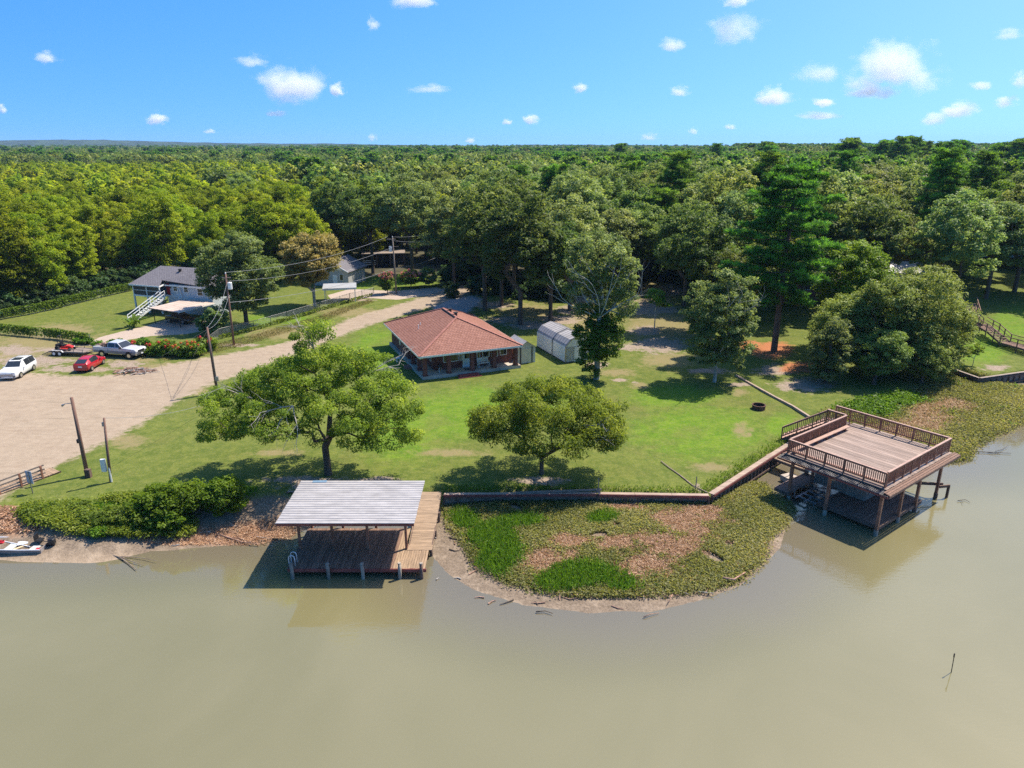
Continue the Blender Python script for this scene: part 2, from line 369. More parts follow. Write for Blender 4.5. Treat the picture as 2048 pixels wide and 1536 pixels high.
# ------------------------------------------------------------------ water
def water_material():
    m = bpy.data.materials.new('lake_water'); m.use_nodes = True; nt = m.node_tree; L = nt.links
    for n in list(nt.nodes): nt.nodes.remove(n)
    out = nt.nodes.new('ShaderNodeOutputMaterial'); geo = nt.nodes.new('ShaderNodeNewGeometry'); pos = geo.outputs['Position']
    n1 = noise(nt, pos, .06, 4, .55, .8); n2 = noise(nt, pos, .9, 4, .6)
    ds = node(nt, 'ShaderNodeAttribute', attribute_name='ds').outputs['Fac']
    dsn = math_(nt, 'MULTIPLY_ADD', math_(nt, 'SUBTRACT', n1, .5), 7.0, ds)
    c = mixc(nt, smap(nt, n1, .3, .7), (.172, .156, .074), (.200, .180, .092))
    c = mixc(nt, smap(nt, dsn, -5.5, 0.5), c, (.25, .215, .145))       # stirred-up silt over the shallows
    df = nt.nodes.new('ShaderNodeBsdfDiffuse'); L.new(c, df.inputs[0])
    tr = nt.nodes.new('ShaderNodeBsdfTransparent'); tr.inputs[0].default_value = (.90, .84, .70, 1)
    mx = nt.nodes.new('ShaderNodeMixShader'); L.new(smap(nt, dsn, 1.0, -7.0), mx.inputs[0])
    fac = math_(nt, 'MULTIPLY_ADD', smap(nt, math_(nt, 'MULTIPLY', dsn, -1.0), -.5, 7.5), .45, .55)
    L.new(fac, mx.inputs[0]); L.new(tr.outputs[0], mx.inputs[1]); L.new(df.outputs[0], mx.inputs[2])
    gl = nt.nodes.new('ShaderNodeBsdfGlossy'); gl.inputs['Roughness'].default_value = .015; gl.inputs[0].default_value = (1, .94, .78, 1)
    fr = nt.nodes.new('ShaderNodeFresnel'); fr.inputs[0].default_value = 1.95
    mp = nt.nodes.new('ShaderNodeMapping'); mp.inputs['Scale'].default_value = (.55, 1.5, 1); L.new(pos, mp.inputs[0])
    bp = node(nt, 'ShaderNodeBump', Distance=.05); L.new(math_(nt, 'MULTIPLY_ADD', smap(nt, n1, .42, .7), .22, .03), bp.inputs['Strength']); L.new(noise(nt, mp.outputs[0], 3.0, 4, .6, .5), bp.inputs['Height'])
    bp2 = node(nt, 'ShaderNodeBump', Strength=.03, Distance=.05); L.new(noise(nt, mp.outputs[0], .5, 2, .5), bp2.inputs['Height']); L.new(bp.outputs[0], bp2.inputs['Normal'])
    L.new(bp2.outputs[0], gl.inputs['Normal']); L.new(bp2.outputs[0], fr.inputs['Normal'])
    m2 = nt.nodes.new('ShaderNodeMixShader'); L.new(fr.outputs[0], m2.inputs[0]); L.new(mx.outputs[0], m2.inputs[1]); L.new(gl.outputs[0], m2.inputs[2])
    L.new(m2.outputs[0], out.inputs[0]); return m
wx = np.concatenate([[-400, -200, -100], np.arange(-60, 75.1, .8), [100, 200, 400]]); wy = np.concatenate([[-150, -60, 0, 20], np.arange(28, 82, .8), [100]])
WP = np.stack(np.meshgrid(wx, wy), -1).reshape(-1, 2); wds = sdist(WP, SHORE)
me = bpy.data.meshes.new('lake_water'); nx = len(wx)
jj = (np.arange(len(wy) - 1)[:, None] * nx + np.arange(nx - 1)[None, :]).ravel()
wf = np.column_stack([jj, jj + 1, jj + nx + 1, jj + nx]); wf = wf[wds[wf].min(1) < 4]
me.from_pydata([(x, y, 0.0) for x, y in WP], [], wf.tolist())
me.attributes.new('ds', 'FLOAT', 'POINT').data.foreach_set('value', wds.astype(np.float32))
me.materials.append(water_material()); me.shade_smooth(); struct(link('lake_water', me))

def copies(name, me, spots, parent):
    """alike pieces that share one mesh: spots are (x, y, z, rz) in the parent's frame"""
    return [link(name, me, parent, (x, y, z), (0, 0, rz)) for x, y, z, rz in spots]
def box_mesh(name, sx, sy, sz, mat): return MB().box(0, 0, 0, sx, sy, sz).mesh(name, mat)
rnd = random.Random(11)

# ------------------------------------------------------------------ covered swim dock (front, left of the middle)
def swim_dock():
    t = thing('boat_dock', 'low plank dock under a flat ribbed metal roof, joined to the bulkhead by a walkway', 'dock', (-9.6, 38.26, 0))
    L = lambda x: x + 9.6
    T = .60
    pl = box_mesh('deck_plank', .142, 4.9, .045, DECK_SHADED); pt_ = box_mesh('deck_plank', .142, 4.9, .045, DECK_TAN); ps = box_mesh('deck_plank', .142, 2.1, .045, DECK_TAN)
    for i in range(55):
        x = -13.85 + i * .155
        long_ = x < -6.95
        j = rnd.uniform(-.02, .02); o = link('deck_plank', (pl if x < -7.35 else pt_) if long_ else ps, t, (L(x), (2.45 if long_ else 1.05) + j, T - .02 + rnd.uniform(-.004, .004)), (0, 0, rnd.uniform(-.003, .003)))  # boards up to the roof's shadow edge take the shade-darkened copy
    wk = box_mesh('walkway_plank', 1.62, .142, .045, DECK_TAN_X)
    n = 45
    for i in range(n):
        f = i / (n - 1); y = 2.18 + i * .155
        link('walkway_plank', wk, t, (L(-6.02 - .03 * f) + rnd.uniform(-.02, .02), y, T + .62 * max(0, f - .12) / .88), (0.09 if f > .12 else 0, 0, rnd.uniform(-.006, .006)))
    m = MB()
    for x in (-6.75, -5.25): m.bar((L(x), 2.1, T - .12), (L(x), 9.1, T + .50), .06, .18)
    m.build('walkway_stringer', PILING, t)
    m = MB()
    for y in (.35, 1.6, 2.9, 4.2): m.box(L(-10.4) if y > 2 else L(-9.62), y, T - .16, 6.9 if y > 2 else 8.4, .06, .2)
    m.build('joist', PILING, t)
    MB().box(L(-9.63), -.06, T - .10, 8.6, .06, .22).build('front_fascia', REDTRIM, t)
    MB().box(L(-13.98), 2.45, T - .12, .06, 4.9, .22).build('side_fascia', PILING, t)
    for x in (-13.64, -11.4, -9.26, -6.96, -5.62):
        p = MB().tube([(L(x), -.19, -1.2), (L(x) + .01, -.20, .5), (L(x) + rnd.uniform(-.04, .04), -.2, 1.08)], [.115, .11, .10], 10).build('mooring_post', PILING_PALE if x < -6 else PILING, t, True)
        MB().tube([(L(x), -.19, 1.07), (L(x), -.19, 1.12)], [.12, .10], 10).build('post_cap', PILING_PALE, p)
    for x in (-13.8, -11.65, -9.37, -6.88):
        for y in (2.3, 5.1):
            MB().box(L(x), y, 1.55 if y < 3 else 1.4, .15, .15, 4.1 if y < 3 else 4.4).build('roof_post', STAIN, t)
    for x, y in ((-5.25, 4.6), (-5.2, 6.6), (-6.8, 6.6), (-5.3, 2.4), (-13.7, 4.7), (-10.2, 4.7)):
        MB().tube([(L(x), y, -1), (L(x), y, .62 if y < 5 else .9)], .10, 8).build('piling', PILING, t)
    for y in (2.3, 5.1): MB().box(L(-10.3), y, 3.50, 7.9, .12, .26).build('roof_beam', STAIN, t)
    m = MB()
    for i in range(7): m.box(L(-14.0 + i * 1.27), 2.86, 3.66, .06, 5.5, .10)
    m.build('rafter', PILING, t)
    MB().box(L(-10.18), .07, 3.63, 8.42, .05, .17).build('roof_fascia', REDTRIM, t)
    # ribbed sheets: each strip between two ribs is a piece
    w, d = 8.46, .30
    prof = [(-.15, 0), (-.14, .022), (-.11, .022), (-.10, 0), (.15, 0), (.15, -.012), (-.15, -.012)]
    m = MB(); nn = len(prof)
    m.add([(-w / 2, y, z) for y, z in prof] + [(w / 2, y, z) for y, z in prof], [tuple(range(nn)), tuple(range(nn, 2 * nn))[::-1]] + [((i + 1) % nn, i, nn + i, nn + (i + 1) % nn) for i in range(nn)])
    sh = m.mesh('roof_panel', GALV)
    for i in range(19):
        link('roof_panel', sh, t, (L(-10.18) + rnd.uniform(-.015, .015), .17 + i * d, 3.745 + i * .004))
    # ladder with hooped hand grips
    for k in (0, .42):
        q = [(L(-13.75) - .05 * k, .25 + k, -.5), (L(-13.78), .25 + k, .6), (L(-13.8), .25 + k, 1.15), (L(-13.74), .25 + k, 1.32), (L(-13.6), .25 + k, 1.38), (L(-13.46), .25 + k, 1.3), (L(-13.42), .25 + k, 1.1), (L(-13.42), .25 + k, .62)]
        MB().tube([(x - .12, y, z) for x, y, z in q], .032, 7).build('ladder_rail', WHITE_METAL, t, True)
    for z in (-.2, .1, .4): MB().tube([(L(-13.9), .25, z), (L(-13.9), .67, z)], .022, 6).build('ladder_rung', WHITE_METAL, t)
    tp = MB().box(L(-13.1), 5.55, 3.842, .95, .3, .01, .05); tag(tp.build('tarp_patch', M('blue_tarp', (.16, .26, .36), .6), None), 'small faded blue patch lying on the far corner of the metal dock roof', 'tarp')
    bpy.context.scene.collection.objects['tarp_patch'].location = t.location
swim_dock()

# ------------------------------------------------------------------ bulkhead walls
def bulkhead(pts, label, base, gap, capw, red=True, top=1.26, name='bulkhead', rail=False, capmat=None):
    o = Vector((*pts[0], 0)); t = thing(name, label, 'retaining wall', o)
    pp = [Vector((*p, 0)) - o for p in pts]
    pm = box_mesh('post', .16, .14, top - base + .3, PILING)
    for a, b in zip(pp[:-1], pp[1:]):
        d = b - a; Ln = d.length; ang = math.atan2(d.y, d.x); u = d / Ln; nrm = Vector((u.y, -u.x, 0))
        m = MB(); k = int(Ln / .2)
        for i in range(k):
            c = a + u * (i + .5) * Ln / k
            m.box(c.x, c.y, (base + top) / 2 - .15 + rnd.uniform(-.03, .03), .185, .045 + rnd.uniform(0, .02), top - base + .3, ang)
        stuff(m.build('sheet_boards', GREYWOOD, t))
        n = max(2, round(Ln / gap))
        for i in range(n + 1):
            c = a + u * (i * Ln / n) + nrm * .11
            link('post', pm, t, (c.x, c.y, (base + top) / 2 - .17 + rnd.uniform(-.02, .02)), (0, 0, ang))
        for z in (base + .22, top - .20):
            MB().bar(a + nrm * .2 + Vector((0, 0, z)), b + nrm * .2 + Vector((0, 0, z)), .05, .15).build('wale', PILING, t)
        nc = max(1, round(Ln / 3.0))
        for i in range(nc):
            p, q = a + u * (i * Ln / nc + .01), a + u * ((i + 1) * Ln / nc - .01)
            off = -nrm * (capw / 2 - .20); h = Vector((0, 0, top + .025 + rnd.uniform(0, .012)))
            MB().bar(p + off + h, q + off + h, capw, .05).build('cap_board', capmat or SOIL_CAP, t)
            if red: MB().bar(p + nrm * .265 + h - Vector((0, 0, .06)), q + nrm * .265 + h - Vector((0, 0, .06)), .04, .17).build('trim_board', REDTRIM, t)
    return t
bulkhead([(-5.0, 46.95), (1.2, 47.05), (6.2, 47.1)], 'dark weathered bulkhead wall running from the dock walkway along the lawn', .15, 1.05, .30, True)
bulkhead([(6.32, 47.05), (14.4, 46.78)], 'straight red-trimmed bulkhead wall between the weathered stretch and the angled corner', .15, 1.0, .34, True)
bulkhead([(14.62, 46.9), (20.6, 53.0), (26.6, 59.0)], 'long diagonal bulkhead with close dark posts climbing towards the two-level boathouse', .05, .62, .42, True)
bulkhead([(-16.6, 47.4), (-13.2, 47.35)], 'short low board wall in the shade beside the metal-roofed dock', .5, 1.1, .2, False, capmat=GREYWOOD)
bulkhead([(50.6, 78.2), (51.55, 74.5), (58.3, 76.9), (72, 79)], 'dark timber bulkhead below the neighbouring lawn and its wooden stairs', .1, .9, .3, False, capmat=GREYWOOD)

t = thing('raised_rail', 'loose grey timber lying on top of the weathered bulkhead wall', 'timber', (-1, 46.6, 0))
MB().bar((1.2, .35, 1.36), (7.6, .65, 1.48), .14, .12).build('beam', GREYWOOD, t)
MB().box(7.35, .62, 1.38, .3, .2, .22).build('end_block', GREYWOOD, t)
MB().box(1.4, .36, 1.30, .2, .2, .06).build('end_block', GREYWOOD, t)

t = thing('lawn_edging', 'straight line of pale edging boards between the lawn and the wooded bank', 'edging', (27.6, 63.3, 1.2))
q = [at(x, y, 1.2) - Vector((27.6, 63.3, 1.2)) for x, y in ((1618, 836), (1585, 815), (1550, 797), (1512, 776), (1472, 753))]
for a, b in zip(q[:-1], q[1:]):
    MB().bar(a + Vector((0, 0, .08)), b + Vector((0, 0, .08)), .22, .28).build('edging_board', SOIL_CAP, t)

t = thing('edging_strip', 'pale line of old board edging crossing the lawn to the bulkhead corner', 'edging', at(1395, 980, 1.2))
q = [at(x, y, 1.24) - at(1395, 980, 1.2) for x, y in ((1322, 922), (1340, 936), (1360, 950), (1385, 970), (1415, 985))]
MB().tube(q, .045, 6).build('strip', SOIL_CAP, t)
for i, ((x0, y0), h, lb) in enumerate((((1196, 983), 1.05, 'thin pale stake standing at the end of the loose timber'), ((1391, 978), .95, 'thin pale stake beside the bulkhead corner'))):
    p = at(x0, y0, 1.2)
    tag(MB().bar((0, 0, -.1), (.02, 0, h), .06, .06).add([(-.03, -.03, h), (.05, -.03, h), (.05, .03, h), (-.03, .03, h), (.01, 0, h + .1)], [(0, 1, 4), (1, 2, 4), (2, 3, 4), (3, 0, 4)]).build('stake', SOIL_CAP, None, loc=p), lb, 'stake')

# ------------------------------------------------------------------ two-level boathouse (right)
def boathouse():
    t = thing('boathouse', 'two-level wooden boathouse with a railed sun deck over a boat slip', 'boathouse', (25.05, 43.16, 0), R(37.5))
    Z = 3.5
    pl = box_mesh('deck_plank', .136, 7.7, .045, DECK_TOP)
    for i in range(71):
        link('deck_plank', pl, t, (.28 + i * .143, 3.74 + rnd.uniform(-.02, .02), Z - .02 + rnd.uniform(-.004, .004)), (0, 0, rnd.uniform(-.0025, .0025)))
    # apron boards outside the front rail and the corrugated eave
    ap = box_mesh('apron_board', 10.9, .15, .04, WEATHERED)
    for i in range(3): link('apron_board', ap, t, (5.15, -.22 - .16 * i, Z - .03 - .03 * i))
    m = MB()
    for i in range(66):
        y = -.5 + i * .125
        m.add([(-.42, y, Z - .19), (-.42, y + .06, Z - .15), (-.42, y + .125, Z - .19), (.3, y, Z - .10), (.3, y + .06, Z - .06), (.3, y + .125, Z - .10)], [(0, 1, 4, 3), (1, 2, 5, 4), (0, 3, 4, 1), (1, 4, 5, 2)])
    m.build('corrugated_eave', M('eave_sheet', (.16, .155, .16), .5, .3, 3, metal=.3), t)
    MB().box(-.40, 3.6, Z - .27, .05, 8.3, .12).build('eave_trim', REDTRIM, t)
    MB().box(5.1, -.62, Z - .17, 11.0, .05, .2).build('front_fascia', WEATHERED, t)
    MB().box(.22, 3.7, Z - .22, .06, 7.8, .30).build('rim_board', STAIN, t)
    MB().box(5.2, 7.72, Z - .22, 10.0, .06, .30).build('rim_board', STAIN, t)
    MB().box(10.5, 3.7, Z - .22, .06, 7.9, .30).build('rim_board', STAIN, t)
    for y in (0.15, 3.7, 6.7): MB().box(5.2, y, Z - .34, 10.2, .14, .26).build('beam', PILING, t)
    m = MB()
    for i in range(13): m.box(.6 + i * .78, 3.75, Z - .13, .05, 7.6, .16)
    m.build('joist', PILING, t)
    for x, y in ((0.08, 0.02), (3.15, 0), (5.75, 0), (9.2, 0), (0, 3.72), (-.02, 6.65), (3.2, 6.7), (9.2, 6.7), (6.2, 6.7), (6.2, 3.7), (9.2, 3.7)):
        MB().box(x, y, 1.0, .19, .19, 4.4).build('post', STAIN, t)
        MB().tube([(x, y, -1.3), (x, y, .42)], .15, 9).build('piling', PILING_PALE if x < 4 else PILING, t)
    # lower deck, side walk and gangway
    lp = box_mesh('lower_deck_plank', 6.4, .142, .045, WEATHERED)
    for i in range(29): link('lower_deck_plank', lp, t, (3.55, .12 + i * .152, .58 + rnd.uniform(-.004, .004)))
    MB().box(.33, 2.2, .46, .06, 4.5, .24).build('lower_fascia', PILING, t); MB().box(3.55, .02, .44, 6.5, .06, .24).build('lower_fascia', PILING, t)
    sp = box_mesh('side_walk_plank', .142, 1.15, .045, WEATHERED)
    for i in range(28): link('side_walk_plank', sp, t, (-.2 + i * .153, 7.1, .68))
    MB().box(1.95, 7.71, .64, 4.3, .06, .22).build('side_walk_fascia', STAIN_CAP, t); MB().box(-.3, 7.1, .6, .06, 1.25, .24).build('side_walk_fascia', PILING, t)
    gp = box_mesh('gangway_plank', 1.15, .142, .045, DECK_TAN_X)
    for i in range(25): link('gangway_plank', gp, t, (4.25, 7.45 + i * .153, 1.08))
    for x in (3.66, 4.84): MB().box(x, 9.2, .97, .06, 3.8, .2).build('gangway_stringer', PILING, t)
    wp = box_mesh('wall_board', .045, .19, 2.55, GREYWOOD)
    for i in range(20): link('wall_board', wp, t, (3.15 + rnd.uniform(-.006, .006), 2.6 + i * .2, 1.9))
    wq = box_mesh('wall_board', .19, .045, 2.55, GREYWOOD)
    for i in range(16): link('wall_board', wq, t, (3.3 + i * .2, 2.5 + rnd.uniform(-.006, .006), 1.9))
    # boat lift cradle in the slip
    lift = MB()
    for x in (.5, 1.2, 1.9, 2.6): lift.bar((x, 4.65, .35), (x, 6.3, .35), .09, .09)
    for y in (4.75, 5.45, 6.2): lift.bar((.2, y, .30), (2.9, y, .30), .10, .10)
    lift.build('lift_cradle', STEEL, t)
    for x in (.2, 2.9): MB().bar((x, 6.3, .3), (x, 6.35, 1.0), .08, .08).build('lift_guide', STEEL, t)
    MB().tube([(.1, 6.6, 1.15), (1.6, 5.6, .95), (3.0, 4.6, .85)], .05, 6).build('mooring_line', PILING, t)
    MB().box(.9, 3.9, 2.6, .22, .25, .34).build('hoist_motor', STEEL, t)
    # low rails at the open slip on the lake side
    MB().bar((6.2, 3.4, 1.0), (9.75, -.15, 1.05), .09, .22).build('slip_rail', PILING, t)
    MB().bar((9.3, -.1, .95), (10.0, -.55, 1.0), .09, .2).build('slip_rail', WEATHERED, t)
    MB().box(9.95, -.5, .35, .16, .16, 1.3).build('slip_post', PILING, t)
    MB().bar((6.5, 3.4, .75), (7.7, 1.8, .7), .25, .1).build('slip_step', PILING, t)
    # railings
    H = 1.14
    def railing(p, q, nposts, base=Z, ext=0.0):
        p, q = Vector(p), Vector(q); d = q - p; n = nposts
        ang = math.atan2(d.y, d.x); fl = Vector((d.x, d.y, 0)).length
        up = Vector((0, 0, 1))
        MB().bar(p + up * H, q + up * H, .15, .045).build('top_rail', STAIN_CAP, t)
        MB().bar(p + up * (H - .09), q + up * (H - .09), .045, .10).build('rail_board', STAIN, t)
        MB().bar(p + up * .26, q + up * .26, .045, .10).build('bottom_rail', STAIN, t)
        pm = box_mesh('rail_post', .10, .10, H + .15, STAIN)
        for i in range(n + 1):
            c = p + d * (i / n); link('rail_post', pm, t, (c.x, c.y, c.z + H / 2 - .1), (0, 0, ang))
        k = int(fl / .142)
        for i in range(1, k):
            c = p + d * (i / k); link('baluster', BAL, t, (c.x, c.y, c.z + .65), (0, 0, ang))
    BAL = box_mesh('baluster', .05, .05, .80, STAIN)
    railing((.36, .12, Z), (.36, 7.4, Z), 5); railing((.50, .12, Z), (10.25, .12, Z), 8)
    railing((10.25, .26, Z), (10.15, 9.1, Z), 7); railing((.5, 7.4, Z), (8.6, 7.4, Z), 6)
    railing((8.7, 7.5, Z), (8.7, 9.1, Z), 2)
    MB().box(.62, 3.7, Z + .28, .24, 7.0, .05).build('bench_board', STAIN_CAP, t)
    MB().box(4.6, 7.1, Z + .32, 7.9, .34, .05).build('bench_board', STAIN_CAP, t)
    m = MB()
    for i in range(6): m.box(1.0 + i * 1.4, 7.1, Z + .15, .06, .26, .28)
    m.build('bench_bracket', STAIN, t)
    # landing and stairs down to the lawn
    lnd = box_mesh('landing_board', 1.5, .142, .045, DECK_TOP)
    for i in range(10): link('landing_board', lnd, t, (9.45, 7.82 + i * .15, Z - .025))
    for x in (8.75, 10.15): MB().box(x, 9.15, 1.9, .14, .14, 3.2).build('landing_post', STAIN, t)
    top, foot = Vector((9.42, 9.25, Z)), Vector((8.05, 12.45, 1.25)); d = foot - top
    side = Vector((-d.y, d.x, 0)).normalized(); ang = math.atan2(side.y, side.x)
    tr = box_mesh('tread', 1.25, .29, .045, STAIN_CAP); rs = box_mesh('riser', 1.2, .03, .15, STAIN)
    for i in range(12):
        c = top + d * ((i + .5) / 12); link('tread', tr, t, c, (0, 0, ang)); e = c - Vector((0, 0, .11)) + d * .025; link('riser', rs, t, e, (0, 0, ang))
    for s_ in (-.64, .64):
        a, b = top + side * s_, foot + side * s_
        MB().bar(a - Vector((0, 0, .12)), b - Vector((0, 0, .12)), .05, .3).build('stringer', STAIN, t)
    railing(top + side * -.64 if (top + side * -.64).x < top.x else top + side * .64, (foot + side * -.64) if (top + side * -.64).x < top.x else foot + side * .64, 3)
boathouse()

# ------------------------------------------------------------------ buildings
def brick_mat(name, c1, c2, mortar):
    m, nt, b = _nt(name); L = nt.links
    tc = nt.nodes.new('ShaderNodeTexCoord'); sp = nt.nodes.new('ShaderNodeSeparateXYZ'); L.new(tc.outputs['Object'], sp.inputs[0])
    cb = nt.nodes.new('ShaderNodeCombineXYZ'); L.new(math_(nt, 'ADD', sp.outputs[0], sp.outputs[1]), cb.inputs[0]); L.new(sp.outputs[2], cb.inputs[1])
    br = node(nt, 'ShaderNodeTexBrick', Scale=1.0); br.inputs['Brick Width'].default_value = .22; br.inputs['Row Height'].default_value = .075; br.inputs['Mortar Size'].default_value = .008
    br.inputs['Color1'].default_value = (*c1, 1); br.inputs['Color2'].default_value = (*c2, 1); br.inputs['Mortar'].default_value = (*mortar, 1)
    L.new(cb.outputs[0], br.inputs['Vector']); L.new(mixc(nt, smap(nt, noise(nt, tc.outputs['Object'], 2.5, 4), .3, .7), br.outputs['Color'], mul(c1, .75)), b.inputs['Base Color'])
    b.inputs['Roughness'].default_value = .85; return m
def shingle_mat(name, c1, c2, axis='x', row=.19):
    m, nt, b = _nt(name); L = nt.links
    tc = nt.nodes.new('ShaderNodeTexCoord'); sp = nt.nodes.new('ShaderNodeSeparateXYZ'); L.new(tc.outputs['Object'], sp.inputs[0])
    cb = nt.nodes.new('ShaderNodeCombineXYZ'); L.new(sp.outputs[1 if axis == 'x' else 0], cb.inputs[0]); L.new(sp.outputs[0 if axis == 'x' else 1], cb.inputs[1])
    br = node(nt, 'ShaderNodeTexBrick', Scale=1.0); br.inputs['Brick Width'].default_value = .34; br.inputs['Row Height'].default_value = row; br.inputs['Mortar Size'].default_value = .03; br.inputs['Bias'].default_value = 0
    br.inputs['Color1'].default_value = (*c1, 1); br.inputs['Color2'].default_value = (*c2, 1); br.inputs['Mortar'].default_value = (*mul(c1, .6), 1)
    L.new(cb.outputs[0], br.inputs['Vector'])
    c = mixc(nt, math_(nt, 'MULTIPLY', smap(nt, noise(nt, tc.outputs['Object'], 5, 4, .7), .4, .7), .5), br.outputs['Color'], mul(c2, 1.25))
    c = mixc(nt, math_(nt, 'MULTIPLY', smap(nt, noise(nt, tc.outputs['Object'], .35, 3), .45, .7), .25), c, mul(c1, .7))
    L.new(c, b.inputs['Base Color']); b.inputs['Roughness'].default_value = .9; b.inputs['Specular IOR Level'].default_value = .2
    bp = node(nt, 'ShaderNodeBump', Strength=.6, Distance=.03); L.new(br.outputs['Fac'], bp.inputs['Height']); bp.invert = True; L.new(bp.outputs[0], b.inputs['Normal'])
    return m
BRICK = brick_mat('red_brick', (.155, .042, .034), (.20, .062, .05), (.20, .13, .11))
SH_RED_X = shingle_mat('red_shingles_x', (.225, .10, .072), (.29, .142, .105), 'x', .27); SH_RED_Y = shingle_mat('red_shingles_y', (.23, .105, .076), (.305, .152, .114), 'y', .27)
SH_GREY = shingle_mat('grey_shingles', (.15, .14, .155), (.20, .19, .205), 'y')
SIDING = M('pale_siding', (.50, .55, .60), .6, .08, 1.2)
CREAM = M('cream_metal', (.60, .56, .47), .5, .08, 1.0)
BARNW = M('barn_white', (.76, .75, .70), .5, .07, .8)
DOORB = M('pale_blue_door', (.55, .68, .74), .4, .05, 2)

def tri_roof(name, pts, mat, parent, th=.06):
    """one roof plane as a slab with thickness"""
    pts = [Vector(p) for p in pts]; n = (pts[1] - pts[0]).cross(pts[2] - pts[0]).normalized()
    if n.z < 0: pts = pts[::-1]; n = -n
    k = len(pts); q = pts + [p - n * th for p in pts]
    return MB().add(q, [tuple(range(k)), tuple(range(k, 2 * k))[::-1]] + [(i, k + i, k + (i + 1) % k, (i + 1) % k) for i in range(k)][::1]).build(name, mat, parent)
def window(parent, p, ax, w, h, frame=WHITE, fw=.07, bars=0, name='window'):
    """p: centre on the wall face; ax 'x' faces -y (front), 'y' faces -x (left side)"""
    def bx(m, u, z, su, sz, out, th):
        if ax == 'x': m.box(p[0] + u, p[1] - out, p[2] + z, su, th, sz)
        else: m.box(p[0] - out, p[1] + u, p[2] + z, th, su, sz)
    o = MB(); bx(o, 0, 0, w, h, .012, .02); win = o.build(name, GLASS, parent)
    f = MB()
    for u in (-w / 2, w / 2): bx(f, u, 0, fw, h + fw, .03, .06)
    for z in (-h / 2, h / 2): bx(f, 0, z, w - fw, fw, .03, .06)
    for i in range(bars): bx(f, 0, -h / 2 + h * (i + 1) / (bars + 1), w - fw, .035, .028, .04)
    f.build('frame', frame, win); return win

